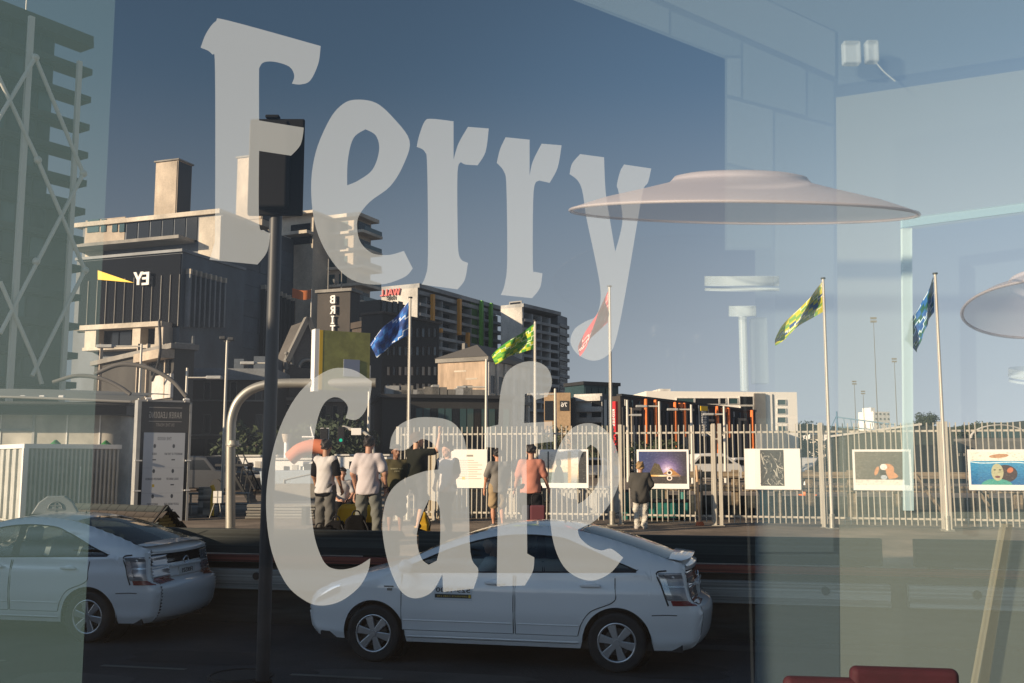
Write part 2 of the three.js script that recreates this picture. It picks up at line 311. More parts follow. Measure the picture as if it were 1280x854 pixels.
// patio heaters on this side of the glass
function heater(label, px, py, d, rim, op, tilt = 0.185, roll = -0.026) {
  const sc = at(px, py, d), h = thing('patio_heater', label, 'patio heater', V(sc.x, 0, sc.z), 0, 'patio heaters on the terrace'), top = sc.y;
  const hood = ghost(0.72, 0.68, 0.72, op, 0.5), metal = ghost(0.62, 0.78, 0.84, op * 0.72, 0.35), soft = ghost(0.45, 0.6, 0.66, 0.12, 0.4);
  const hoodG = sub(h, 'hood', V(0, top, 0)); hoodG.rotation.set(tilt, 0, roll); hoodG.scale.y = 0.85;
  const R = rim, prof = [[0.001, 0.056], [R * 0.33, 0.054], [R * 0.385, 0.047], [R * 0.40, 0.036], [R * 0.42, 0.026], [R * 0.60, 0.0], [R * 0.82, -0.030], [R * 0.96, -0.056], [R, -0.068]].map(p => new THREE.Vector2(...p));
  part(hoodG, 'shade', new THREE.LatheGeometry(prof, 64), hood);
  part(hoodG, 'rim', new THREE.TorusGeometry(R, 0.005, 6, 64).rotateX(Math.PI / 2).translate(0, -0.068, 0), ghost(0.6, 0.58, 0.60, 0.4, 0.4));
  part(h, 'burner_ring', [new THREE.CylinderGeometry(0.098, 0.098, 0.026, 32, 1, true).rotateX(0.19).translate(0, top - 0.243, 0)], metal);
  part(h, 'burner_plate', [new THREE.CylinderGeometry(0.098, 0.098, 0.007, 32, 1, true).rotateX(0.19).translate(0, top - 0.266, 0)], metal);
  part(h, 'collar', new THREE.CylinderGeometry(0.036, 0.036, 0.028, 24, 1, true).rotateX(0.17).translate(0, top - 0.325, 0), metal);
  part(h, 'post', new THREE.CylinderGeometry(0.011, 0.011, 0.2, 16, 1, true).translate(0, top - 0.44, 0), metal);
  part(h, 'lower_post', new THREE.CylinderGeometry(0.004, 0.004, top - 0.54, 10, 1, true).translate(0, (top - 0.54) / 2, 0), ghost(0.2, 0.25, 0.28, 0.03, 1));
  part(h, 'gas_housing', [bx(0.022, 0.06, top - 0.52, top - 0.345, -0.02, 0.02)], soft);
  part(h, 'base', new THREE.CylinderGeometry(0.2, 0.24, 0.05, 32), MAT.steel);
  return h;
}
heater('patio heater with a wide pinkish mushroom hood left of the pale partition', 924, 241, 2.65, 0.457, 0.42);
heater('patio heater with a small tilted round hood, half outside the picture at right', 1300, 366, 2.95, 0.215, 0.36, -0.25, -0.12);
{
  // red chair backs at the bottom edge
  const seat = M(0.062, 0.005, 0.014, 0.8, { map: TEX.fine });
  const place = (px, py, w, label, tilt) => { const p = at(px, py, 4.0), c = thing('red_chair', label, 'chair', V(p.x, 0, p.z), 0, 'red chairs at the cafe table');
    const y = p.y; part(c, 'backrest', rbx(-w / 2, w / 2, y - 0.34, y, -0.03, 0.03, 0.028, 4).rotateZ(0), seat); part(c, 'seat', rbx(-w / 2, w / 2, 0.4, 0.45, -0.42, -0.03, 0.02), seat);
    for (const x of [-w / 2 + 0.03, w / 2 - 0.03]) { part(c, 'leg', rod(V(x, 0, 0), V(x, y - 0.34, 0), 0.014), MAT.black); part(c, 'leg', rod(V(x, 0, -0.4), V(x, 0.4, -0.4), 0.014), MAT.black); }
    c.rotation.z = tilt; return c; };
  place(1122, 834, 0.42, 'red padded chair back, the taller one at the bottom edge of the window', -0.03);
  place(1020, 846, 0.30, 'red padded chair back, the lower one left of the taller red chair', -0.03);
  // leaning pole
  const pl = thing('leaning_pole', 'thin pale pole leaning against the partition at lower right', 'pole');
  part(pl, 'shaft', barSq(at(1213, 880, 5.8), at(1254, 655, 5.8), 0.026), ghost(0.50, 0.48, 0.36, 0.2));
  part(pl, 'backing', barSq(at(1226, 880, 5.84), at(1260, 655, 5.84), 0.05, 0.01), ghost(0.16, 0.15, 0.10, 0.2));  // dark see-through strip painted as the shadow beside the pole
}

// ---------------------------------------------------------------- buildings across the harbour
// A block whose near upright corner stands at photo column px (top at row py) and d metres away; its front runs to the right and
// back to column pr, its side to the left and back to column pl. Local x along the front, local -z along the side, y up from the quay.
function blockAt(name, label, px, py, d, turnDeg, pl, pr, o = {}) {
  const c = at(px, py, d), th = turnDeg * D2R, s = Math.sin(th), k = Math.cos(th);
  const kr = (pr - 640) / F_PX, kl = (pl - 640) / F_PX, dd = d * CP + (c.y - EYE) * SP;
  const w = Math.max(0.5, (kr * dd - c.x) / (k - kr * s * CP)), dep = o.depth || Math.max(0.5, (c.x - kl * dd) / (s + kl * k * CP));
  const g = thing(name, label, o.category || 'building', V(c.x, QUAY, c.z), th, o.group), h = c.y - QUAY;
  const hit = (qx, qy, nx, nz, off) => { const r = ray(qx, qy), px0 = c.x + nx * off, pz0 = c.z + nz * off, t = (nx * px0 + nz * pz0) / (nx * r.x + nz * r.z); const P = V(r.x * t, EYE + r.y * t, r.z * t).sub(V(c.x, QUAY, c.z)); return V(P.x * k - P.z * s, P.y, P.x * s + P.z * k); };
  const b = { g, w, dep, h, F: (qx, qy, off = 0) => hit(qx, qy, s, k, off), S: (qx, qy, off = 0) => hit(qx, qy, -k, s, off) };
  // boxes on the front (z from 0 outwards) and on the side (x from 0 outwards to the left), given by photo pixels
  b.front = (x0, y0, x1, y1, t, t0 = -0.02) => { const p = b.F(x0, y0), q = b.F(x1, y1), r = b.F(x0, y1); return bx(Math.min(p.x, q.x), Math.max(p.x, q.x), Math.min(r.y, p.y), Math.max(r.y, p.y), t0, t); };
  b.side = (x0, y0, x1, y1, t, t0 = -0.02) => { const p = b.S(x1, y0), q = b.S(x0, y1), r = b.S(x1, y1); return bx(-t, -t0, Math.min(r.y, p.y), Math.max(r.y, p.y), Math.min(q.z, p.z), Math.max(q.z, p.z)); };
  b.frontRow = (y, hh, x0, x1, t, t0 = -0.02) => bx(x0, x1, y, y + hh, t0, t);
  return b;
}
// windows set on a front or side: frame and pane
function windowF(b, x, y, w, h, frame, pane, side) {
  const win = sub(b.g, 'window', side ? V(0, y, x) : V(x, y, 0)), t = 0.12, f = Math.min(w, h) * 0.09;
  const pieces = side ? [bx(-t, 0.02, -f, 0, -f, w + f), bx(-t, 0.02, h, h + f, -f, w + f), bx(-t, 0.02, 0, h, -f, 0), bx(-t, 0.02, 0, h, w, w + f)]
    : [bx(-f, w + f, -f, 0, -0.02, t), bx(-f, w + f, h, h + f, -0.02, t), bx(-f, 0, 0, h, -0.02, t), bx(w, w + f, 0, h, -0.02, t)];
  part(win, 'frame', pieces, frame);
  part(win, 'pane', side ? bx(-0.03, 0.02, 0, h, 0, w) : bx(0, w, 0, h, -0.02, 0.03), pane);
  return win;
}
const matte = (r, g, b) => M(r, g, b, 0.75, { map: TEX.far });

{ // braced tower at the far left
  const b = blockAt('braced_tower', 'tall dark office tower with white diagonal steel braces at the far left', -60, -16, 112, 57, -160, 76);
  part(b.g, 'core', [bx(0, b.w, 0, b.h - 1, -8, -1.2), bx(b.w, b.F(98, 300).x, 0, b.h * 0.62, -8, -1.3)], matte(0.04, 0.05, 0.048));
  const n = 15, fh = b.h / n, ext = b.F(103, 300).x;
  for (let i = 0; i <= n; i++) {
    part(b.g, 'floor_slab', bx(-0.4, ext, i * fh - 0.9, i * fh - 0.1, -2.6, 0.3), MAT.towerSlab);
    if (i < n) for (let j = 0; j < 7; j++) { const x = b.w * j / 7; part(b.g, 'pane', bx(x + 0.15, x + b.w / 7 - 0.15, i * fh + 0.1, i * fh + fh - 1.1, -1.25, -1.1 + (j + i) % 2 * 0.05), (i * 7 + j) % 5 ? MAT.glassDark : MAT.glassTeal); }
  }
  part(b.g, 'roof_parapet', bx(-0.4, ext, b.h - 0.1, b.h + 0.7, -2.6, 0.2), MAT.towerSlab);
  const steel = M(0.62, 0.60, 0.54, 0.6), z = 1.4, P = (x, y) => b.F(x, y, z);
  for (const [x0, y0, x1, y1] of [[44, 72, 104, 217], [104, 217, 0, 417], [44, 72, -16, 172], [-4, 92, 47, 200], [47, 200, 106, 338], [106, 338, 40, 470], [0, 352, 42, 448], [42, 448, 52, 480]])
    part(b.g, 'brace', rod(P(x0, y0), P(x1, y1), 0.26), steel);
  for (const [x, y0, w] of [[41, 20, 0.7], [101, 76, 0.6]]) { const a = P(x, y0), q = P(x, 560); part(b.g, 'column', bx(a.x - w / 2, a.x + w / 2, q.y, a.y, z - 0.5, z - 0.05), steel); }
  for (const [x, y] of [[44, 72], [104, 217], [47, 200], [106, 338], [45, 327]]) { const a = P(x, y); part(b.g, 'node', new THREE.SphereGeometry(0.5, 8, 6).translate(a.x, a.y, a.z), steel); }
  const a = b.F(38, 12); part(b.g, 'antenna', rod(V(a.x, a.y - 1, -1), V(a.x, a.y + 7, -1), 0.09), steel);
}
{ // slate office block with the tan roof slab
  const b = blockAt('slate_block', 'large slate grey office block with a tan roof slab and two roof boxes', 277, 266, 190, 70, 104, 458);
  part(b.g, 'wall', bx(0, b.w, 0, b.h, -b.dep, 0), MAT.slate);
  const pt = b.S(106, 262), Ld = -pt.z;
  part(b.g, 'roof_slab', bx(-0.7, b.w * 0.2, b.h - 0.2, b.h + 0.7, -Ld - 2, 0.0), MAT.cream);
  part(b.g, 'side_wall', b.side(248, 270, 277, 330, 0.25), MAT.cream);
  for (let i = 0; i < 6; i++) part(b.g, 'pane', b.side(158 + i * 15, 271, 172.4 + i * 15, 302, 0.15), MAT.glassDark);  // dark glass sheets painted in for the shade under the roof slab
  part(b.g, 'upper_wall', b.side(106, 271, 157, 302, 0.12), MAT.tan);
  for (const x of [110, 127, 141, 150]) part(b.g, 'pane', b.side(x, 274, x + (x < 127 ? 15 : 7), 290, 0.3), MAT.glassTeal);
  part(b.g, 'canopy', b.side(104, 300, 244, 304, 5, -0.02), MAT.stone);
  part(b.g, 'lower_wall', b.side(106, 305, 130, 340, 0.2), MAT.cream);
  // cladding joints and panels of the blank front
  const nx = 9, ny = 10; for (let i = 0; i < nx; i++) for (let j = 0; j < ny; j++) {
    const x0 = b.w * i / nx, x1 = b.w * (i + 1) / nx, y0 = b.h * (0.35 + 0.65 * j / ny), y1 = b.h * (0.35 + 0.65 * (j + 1) / ny);
    part(b.g, 'panel', bx(x0 + 0.04, x1 - 0.04, y0 + 0.04, y1 - 0.04, -0.05, 0.10 + 0.04 * ((i * 7 + j * 3) % 4)), (i + j * 2) % 3 ? MAT.slate : M(0.095, 0.11, 0.135, 0.6, { map: TEX.far }));
  }
  for (let i = 0; i < 17; i++) { const p = b.F(326 + i * 5.2, 362 + i * 2.1); part(b.g, 'fin', bx(p.x - 0.18, p.x + 0.18, b.h * 0.2, p.y, 0.1, 1.1), MAT.dark); part(b.g, 'fin', bx(p.x - 0.2, p.x + 0.2, p.y, p.y + 0.9, 0.1, 1.2), MAT.cream); }
  for (const [x0, x1, xf, y] of [[195, 223, 240, 203], [297, 330, 344, 197]]) {
    const c = blockAt('roof_box', x0 < 200 ? 'tan plant room box standing on the slate block roof, the left one' : 'tan plant room box on the slate block roof behind the traffic signal', x1, y - 3, 196, 70, x0, xf, { category: 'plant room' });
    const base = b.h; part(c.g, 'wall', bx(0, c.w, base - 1, c.h, -c.dep, 0), MAT.tan); part(c.g, 'side_panel', bx(-0.15, 0.02, base + 0.3, c.h - 0.2, -c.dep + 0.2, -0.2), MAT.tan); part(c.g, 'shaded_panel', bx(0.2, c.w - 0.2, base + 0.3, c.h - 0.2, -0.02, 0.12), MAT.dark);  // front panel dark: the unlit side of the box put into its colour
    part(c.g, 'parapet', bx(-0.3, c.w + 0.3, c.h, c.h + 0.3, -c.dep - 0.3, 0.3), MAT.stone);
  }
}
{ // dark glass office with the reversed sign
  const b = blockAt('glass_office', 'dark glass office with white reversed EY letters and a yellow wedge', 228, 315, 172, 70, 96, 306);
  part(b.g, 'wall', bx(0, b.w, 0, b.h, -b.dep, 0), MAT.slate);
  part(b.g, 'glazing', b.side(98, 317, 227, 409, 0.2), MAT.blackGlass);
  for (let i = 0; i < 11; i++) { const z = b.S(110 + i * 11.4, 400).z, y0 = b.S(110 + i * 11.4, 408).y; part(b.g, 'mullion', bx(-0.42, -0.2, y0, b.h - 4, z - 0.06, z + 0.06), MAT.stone); }
  part(b.g, 'parapet', bx(-0.5, b.w, b.h, b.h + 0.5, -b.dep, 0.3), MAT.slateLight);
  for (let i = 0; i < 8; i++) { const p = b.F(233 + i * 6.2, 343 + i * 1.6), q = b.F(233 + i * 6.2, 410); part(b.g, 'fin', bx(p.x - 0.22, p.x + 0.22, q.y, p.y, 0, 1), MAT.slateLight); part(b.g, 'fin', bx(p.x - 0.24, p.x + 0.24, p.y, p.y + 0.9, 0, 1.1), MAT.cream); }
  part(b.g, 'portico', [b.side(108, 404, 216, 410, 3), b.side(118, 410, 133, 436, 2.5), b.side(177, 410, 188, 436, 2.5), b.side(205, 410, 216, 436, 2.5), b.side(116, 432, 216, 436, 2.6)], MAT.cream);
  for (let i = 0; i < 6; i++) part(b.g, 'pane', b.side(120 + i * 15.8, 411, 135.2 + i * 15.8, 435, 0.5), MAT.glassDark);  // dark sheets stand in for the shaded opening behind the columns
  // sign: yellow wedge and reversed letters, standing proud of the glass
  const P = (x, y) => { const p = b.S(x, y, 0.8); return p; };
  const w0 = P(122, 338), w1 = P(167, 353.5), w2 = P(122, 349.5), tri = new THREE.BufferGeometry(), tv = [w0, w2, w1];
  const back = tv.map(p => p.clone().add(V(0.5, 0, 0))), all = [...tv, ...tv.slice().reverse()].slice(0, 3).concat([back[0], back[2], back[1]]);
  const q = (a, c, e, f) => [a, c, e, a, e, f];
  const vs = [...tv, back[2], back[1], back[0], ...q(tv[0], back[0], back[1], tv[1]), ...q(tv[1], back[1], back[2], tv[2]), ...q(tv[2], back[2], back[0], tv[0])];
  tri.setAttribute('position', new THREE.Float32BufferAttribute(vs.flatMap(p => [p.x, p.y, p.z]), 3)); tri.computeVertexNormals();
  part(b.g, 'sign_wedge', tri, M(0.85, 0.55, 0.02, 0.6, { side: THREE.DoubleSide }), 'yellow wedge shaped sign');
  for (const [ch, x] of [['E', 183], ['Y', 174]]) { const p = P(x, 348.5), hgt = P(x, 342).y - P(x, 355).y; part(b.g, 'letter', text(ch, hgt * 1.25, 0.3, true).scale(1.15, 1, 1).rotateY(-Math.PI / 2).translate(p.x, p.y, p.z), MAT.signWhite, 'white reversed letter ' + ch); }
}
{ // terraced upper storeys behind the e
  const b = blockAt('terraced_flats', 'stepped tan penthouse block with projecting balcony slabs above the slate block', 446, 272, 215, 66, 392, 464);
  part(b.g, 'wall', bx(0, b.w, 0, b.h, -b.dep, 0), MAT.tan);
  part(b.g, 'roof_slab', bx(-1.5, b.w + 1, b.h, b.h + 0.8, -b.dep - 12, 1.5), MAT.cream);
  for (let i = 0; i < 5; i++) { const y = b.h - 3.6 - i * 3.9; part(b.g, 'balcony_slab', bx(-1, b.w + 1.4, y, y + 0.6, -b.dep - 8, 2.2), MAT.cream); part(b.g, 'pane', bx(0.6, b.w - 0.5, y + 0.8, y + 3, -0.02, 0.1), MAT.glassDark);
    part(b.g, 'balustrade', bx(0, b.w + 1.3, y + 0.6, y + 1.6, 2.0, 2.1), MAT.glassTeal); for (let j = 0; j < 3; j++) part(b.g, 'pane', bx(-0.12, 0.02, y + 0.8, y + 3, -b.dep * (0.2 + j * 0.28) - 2, -b.dep * (0.2 + j * 0.28)), MAT.glassTeal); }
  const c = blockAt('stepped_house', 'tan terraced upper floors with dark windows right of the traffic signal', 392, 268, 212, 66, 330, 430);
  part(c.g, 'wall', bx(0, c.w, 0, c.h, -c.dep, 0), MAT.cream); part(c.g, 'roof_slab', bx(-1.5, c.w, c.h, c.h + 0.6, -c.dep, 0.8), MAT.cream);
  part(c.g, 'balcony_slab', c.side(362, 290, 392, 294, 2.5), MAT.cream); part(c.g, 'pane', c.side(364, 279, 388, 289, 0.2), MAT.glassDark); part(c.g, 'pane', c.side(364, 295, 390, 304, 0.2), MAT.glassDark);
}
{ // brown tower with BRIT
  const b = blockAt('brown_sign_tower', 'narrow dark brown tower with the reversed vertical letters BRIT', 438, 364, 165, 70, 397, 450);
  part(b.g, 'wall', bx(0, b.w, 0, b.h, -b.dep, 0), matte(0.05, 0.04, 0.032));
  part(b.g, 'parapet', bx(-0.4, b.w + 0.3, b.h, b.h + 0.5, -b.dep - 0.3, 0.4), MAT.stone);
  [['B', 375], ['R', 388], ['I', 400.5], ['T', 412]].forEach(([ch, y]) => { const p = b.S(418, y), s = b.S(418, y - 5).y - b.S(418, y + 5.2).y; part(b.g, 'letter', text(ch, s, 0.3, true).rotateY(-Math.PI / 2).translate(-0.35, p.y, p.z), MAT.signWhite, 'white reversed letter ' + ch); });
  const p = b.S(413, 350); part(b.g, 'satellite_dish', new THREE.SphereGeometry(0.7, 12, 6, 0, 6.28, 0, 1.1).rotateX(1.2).translate(1, b.h + 1.8, p.z), MAT.stone); part(b.g, 'mast', [rod(V(1, b.h, p.z - 1), V(1, b.h + 6, p.z - 1), 0.12), rod(V(2, b.h, p.z + 1), V(2, b.h + 4, p.z + 1), 0.1)], MAT.stone);
}
{ // dark brick building with rows of sash windows
  const b = blockAt('dark_brick_building', 'dark brick building with four rows of small pale windows behind the blue flag', 478, 392, 150, 58, 452, 549);
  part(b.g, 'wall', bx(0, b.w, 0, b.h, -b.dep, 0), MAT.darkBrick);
  part(b.g, 'cornice', bx(-0.3, b.w + 0.3, b.h, b.h + 0.35, -b.dep, 0.4), MAT.brown);
  [421, 444, 469, 490].forEach((y, r) => { for (let i = 0; i < 9; i++) { const x = 483 + i * 7.3, p = b.F(x, y), q = b.F(x + 4, y - 10); windowF(b, p.x, p.y, q.x - p.x, (q.y - p.y), MAT.brown, r >= 2 ? (i + r) % 4 === 3 ? MAT.glassDark : MAT.tanReflection : (i + r) % 3 ? MAT.glassDark : MAT.glassBlue); } });
  part(b.g, 'upper_storey', [b.front(480, 374, 512, 393, -0.8, -5)], MAT.darkBrick);
  for (let i = 0; i < 4; i++) part(b.g, 'pane', b.front(482 + i * 7, 376, 487 + i * 7, 390, -0.7, -0.85), MAT.glassDark);
  const c = blockAt('brown_wing', 'blank dark brown wing left of the dark brick building', 480, 404, 154, 40, 440, 492);
  part(c.g, 'wall', bx(0, c.w, 0, c.h, -c.dep, 0), MAT.brown); part(c.g, 'cornice', bx(-0.3, c.w, c.h, c.h + 1, -c.dep, 0.3), MAT.brown);
}
{ // long hotel with coloured fins
  const b = blockAt('striped_apartments', 'long balconied apartment block with orange and green upright fins', 522, 360, 185, 62, 478, 628);
  part(b.g, 'wall', bx(0, b.w, 0, b.h - 0.5, -b.dep, -1.6), MAT.slateLight);
  part(b.g, 'end_wall', bx(-0.3, 0, 0, b.h, -b.dep, 0.2), MAT.pale);
  part(b.g, 'roof_slab', bx(-0.3, b.w + 0.5, b.h, b.h + 0.8, -b.dep, 0.6), MAT.slab);
  part(b.g, 'upper_panel', b.front(523, 363, 626, 368, 0.3), MAT.slab);
  const fh = (b.F(524, 370).y - b.F(524, 382.5).y);
  for (let i = 0; i < 9; i++) {
    const y = b.F(524, 382.5).y - i * fh;
    part(b.g, 'balcony_slab', bx(0.2, b.w, y, y + fh * 0.3, -1.5, 0.5), MAT.slab);
    for (let j = 0; j < 12; j++) part(b.g, 'pane', bx(b.w * j / 12 + 0.3, b.w * (j + 1) / 12 - 0.3, y + fh * 0.34, y + fh * 0.98, -1.65, -1.45), (i * 5 + j * 3) % 4 ? MAT.glassDark : MAT.glassBlue);
    for (let j = 1; j < 12; j += 2) part(b.g, 'divider', bx(b.w * j / 12 - 0.12, b.w * j / 12 + 0.12, y + fh * 0.3, y + fh, -1.5, 0.3), MAT.slab);
  }
  for (const [x, y0, y1, m] of [[536.5, 368, 405, MAT.amber], [570, 374, 419, MAT.amber], [546.5, 411, 416, MAT.amber], [580.5, 416, 434, MAT.amber], [597.5, 376, 441, MAT.green], [609.5, 379, 441, MAT.green]]) part(b.g, 'fin', b.front(x - 0.9, y0, x + 1.1, y1, 1.1, 0.4), m);
  part(b.g, 'green_wall', b.front(588, 377, 596, 436, 0.1, -1.6), M(0.05, 0.14, 0.02, 0.7));
  const p = b.S(490, 366), q = b.S(491, 373);
  part(b.g, 'lettering', text('WALL', 1.25, 0.2, true).rotateY(-Math.PI / 2).translate(-0.5, p.y, p.z), MAT.red, 'red reversed letters WALL');
  part(b.g, 'lettering', text('nce', 0.85, 0.2, true).rotateY(-Math.PI / 2).translate(-0.5, q.y, q.z), MAT.dark, 'small reversed letters');
}
{ // tall apartments
  const b = blockAt('tall_apartments', 'tall grey apartment tower with rows of recessed balconies and a pale end wall', 653, 384, 200, 56, 627, 697);
  part(b.g, 'wall', bx(0.3, b.w, 0, b.h - 0.5, -b.dep, -1.8), MAT.slateLight);
  part(b.g, 'end_wall', bx(-0.3, 0.3, 0, b.h, -b.dep, 0.1), MAT.pale);
  part(b.g, 'roof_slab', bx(-0.3, b.w + 0.6, b.h, b.h + 0.7, -b.dep, 0.5), MAT.slab);
  windowF(b, b.S(638, 396).z, b.S(638, 397).y, 2.6, 3, MAT.slab, MAT.glassDark, true);
  part(b.g, 'side_panel', b.side(628, 400, 642, 440, 0.25), MAT.slateLight);
  const fh = (b.F(660, 392).y - b.F(660, 403).y);
  for (let i = 0; i < 11; i++) {
    const y = b.F(660, 403).y - i * fh;
    part(b.g, 'balcony_slab', bx(0.3, b.w, y, y + fh * 0.32, -1.8, 0.4), MAT.slab);
    for (let j = 0; j < 4; j++) { part(b.g, 'pane', bx(b.w * j / 4 + 0.5, b.w * (j + 1) / 4 - 0.4, y + fh * 0.36, y + fh, -1.85, -1.65), (i + j) % 3 ? MAT.glassDark : MAT.glassBlue); part(b.g, 'divider', bx(b.w * j / 4 - 0.2, b.w * j / 4 + 0.25, y + fh * 0.32, y + fh, -1.8, 0.2), MAT.slab); }
  }
  const c = blockAt('tower_annex', 'narrow grey end of the tall apartment tower, set at an angle', 697, 393, 212, 66, 690, 709, { depth: 6 });
  part(c.g, 'wall', bx(0, c.w, 0, c.h, -6, 0), MAT.slateLight);
  for (let i = 0; i < 10; i++) { const y = c.h - 3.4 - i * fh; part(c.g, 'pane', bx(1, c.w - 1.2, y - 1.9, y + 0.6, -0.02, 0.1), MAT.glassDark); part(c.g, 'slab', bx(0.2, c.w, y + 0.8, y + 1.5, -0.02, 0.5), MAT.slab); }
}
{ // plastered hall with hipped roof
  const b = blockAt('plastered_hall', 'tan plastered hall with a blank sunlit gable wall and grey hipped roof', 608, 450, 140, 62, 548, 661);
  part(b.g, 'wall', bx(0, b.w, 0, b.h, -b.dep, 0), MAT.pale);
  part(b.g, 'side_wall', bx(-0.12, 0, 2, b.h - 0.2, -b.dep, 0), M(0.62, 0.46, 0.33, 0.8, { map: TEX.streak }));
  part(b.g, 'cornice', [bx(-0.4, b.w + 0.3, b.h - 0.1, b.h + 0.5, -b.dep - 0.3, 0.5), bx(0, b.w, b.h * 0.62, b.h * 0.65, -0.02, 0.4)], MAT.stone);
  const e = 0.5, H = b.h + 0.5, R = 2.3, v = [[-e, H, e], [b.w, H, e], [b.w, H, -b.dep - e], [-e, H, -b.dep - e], [b.w * 0.32, H + R, -b.dep / 2], [b.w * 0.8, H + R, -b.dep / 2]], ix = [0, 1, 5, 0, 5, 4, 1, 2, 5, 2, 3, 4, 2, 4, 5, 3, 0, 4];
  const rg = new THREE.BufferGeometry(); rg.setAttribute('position', new THREE.Float32BufferAttribute(ix.flatMap(i => v[i]), 3)); rg.computeVertexNormals();
  const roof = part(b.g, 'roof', rg, MAT.greyRoof); part(roof, 'chimney', bx(b.w * 0.3, b.w * 0.36, H, H + R + 0.3, -b.dep * 0.8, -b.dep * 0.74), MAT.stone);
  for (let r = 0; r < 3; r++) for (let i = 0; i < 5; i++) { const y = b.h * (0.70 - r * 0.24), x = b.w * (0.08 + i * 0.185); windowF(b, x, y, b.w * 0.09, b.h * 0.16, MAT.pale, MAT.glassDark); }
  for (let i = 0; i < 6; i++) part(b.g, 'pilaster', bx(b.w * (0.035 + i * 0.185) - 0.25, b.w * (0.035 + i * 0.185) + 0.25, 0, b.h - 0.2, -0.02, 0.3), MAT.pale);
  const m = TEX.streak;
  for (let i = 0; i < 7; i++) { const y = b.h * (0.45 + i * 0.075), z0 = -b.dep * rr(0.35, 0.7); part(b.g, 'plaster_patch', bx(-0.15, -0.11, y, y + 0.22, z0, z0 + b.dep * rr(0.2, 0.34)), MAT.cream); }
}
{ // long low glazed shed
  const b = blockAt('ferry_shed', 'long low dark shed with a glazed upper band below the plastered hall', 478, 497, 118, 12, 462, 640);
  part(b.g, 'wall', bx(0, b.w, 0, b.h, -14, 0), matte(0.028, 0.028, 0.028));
  part(b.g, 'roof_edge', bx(-0.5, b.w + 0.3, b.h, b.h + 0.4, -14.5, 0.6), MAT.dark);
  for (let i = 0; i < 14; i++) part(b.g, 'pane', bx(b.w * (0.2 + i * 0.056), b.w * (0.2 + (i + 1) * 0.056) - 0.12, b.h * 0.5, b.h * 0.86, -0.02, 0.08), i % 3 ? MAT.glassTeal : MAT.glassDark);
  for (let i = 0; i < 12; i++) { const x = b.w * (0.03 + i * 0.06), hh = rr(0.5, 1.3); part(b.g, 'roof_unit', bx(x, x + rr(0.8, 1.9), b.h + 0.4, b.h + 0.4 + hh, -3, -1.2), i % 3 ? MAT.stone : MAT.slab); }
}
{ // tan block, louvred office, teal block
  const b = blockAt('louvre_office', 'pale office with horizontal louvres and dark bands beside the tan cube', 753, 492, 102, 62, 718, 774);
  part(b.g, 'wall', bx(0, b.w, 0, b.h, -b.dep, 0), matte(0.06, 0.085, 0.11)); part(b.g, 'side_wall', bx(-0.1, 0, 0, b.h, -b.dep, 0), MAT.pale);
  for (let i = 0; i < 7; i++) { const y = b.h - 0.75 - i * 1.1; part(b.g, 'louvre', bx(-0.5, -0.1, y, y + 0.5, -b.dep, -0.05), MAT.pale); part(b.g, 'pane', bx(-0.16, -0.05, y - 0.55, y - 0.06, -b.dep * 0.36, -0.1), MAT.glassDark); if (i > 2 || i % 2) part(b.g, 'pane', bx(-0.16, -0.05, y - 0.55, y - 0.06, -b.dep * 0.8, -b.dep * 0.55), MAT.glassBlue); }
  for (let i = 0; i < 4; i++) part(b.g, 'pane', bx(b.w * i / 4 + 0.2, b.w * (i + 1) / 4 - 0.2, 1, b.h - 0.6, -0.02, 0.08), MAT.glassBlue);
  const t = blockAt('teal_block', 'flat dark teal building behind the louvred office', 730, 481, 118, 30, 706, 773);
  part(t.g, 'wall', bx(0, t.w, 0, t.h, -t.dep, 0), MAT.teal); part(t.g, 'parapet', bx(-0.2, t.w + 0.2, t.h, t.h + 0.4, -t.dep, 0.2), MAT.dark);
  for (let i = 0; i < 5; i++) part(t.g, 'panel', bx(t.w * i / 5 + 0.1, t.w * (i + 1) / 5 - 0.1, t.h - 4, t.h - 0.3, -0.02, 0.12), MAT.teal);
}
{
  const b = blockAt('tan_square_block', 'small tan cube building with a dark framed sign high on its wall', 713, 491, 98, -4, 679, 717, { depth: 9 }), g = b.g;
  const xl = -b.F(680, 500).x;   // the wall faces the camera: built leftwards from the corner
  part(g, 'wall', [bx(-xl, 0, b.h * 0.55, b.h, -9, 0), bx(-xl * 0.45, 0, 0, b.h * 0.55, -9, 0)], M(0.62, 0.42, 0.24, 0.8, { map: TEX.far }));
  part(g, 'right_wall', bx(0, b.w, 0, b.h - 0.5, -9, -0.5), MAT.dark);
  part(g, 'pane', bx(-xl * 0.97, -xl * 0.66, b.h * 0.66, b.h * 0.9, -0.05, 0.06), MAT.glassDark);
  const s = sub(g, 'sign'), x = -xl * 0.24, y = b.h * 0.84; part(s, 'frame', bx(x - 0.42, x + 0.42, y - 0.48, y + 0.48, 0, 0.1), MAT.dark); part(s, 'lettering', text('76', 0.42, 0.04, true).translate(x, y + 0.08, 0.1), MAT.signWhite);
  part(g, 'bracket', bx(-xl * 0.95, -xl * 0.75, b.h * 0.44, b.h * 0.55, -3, 0), MAT.tan);
}
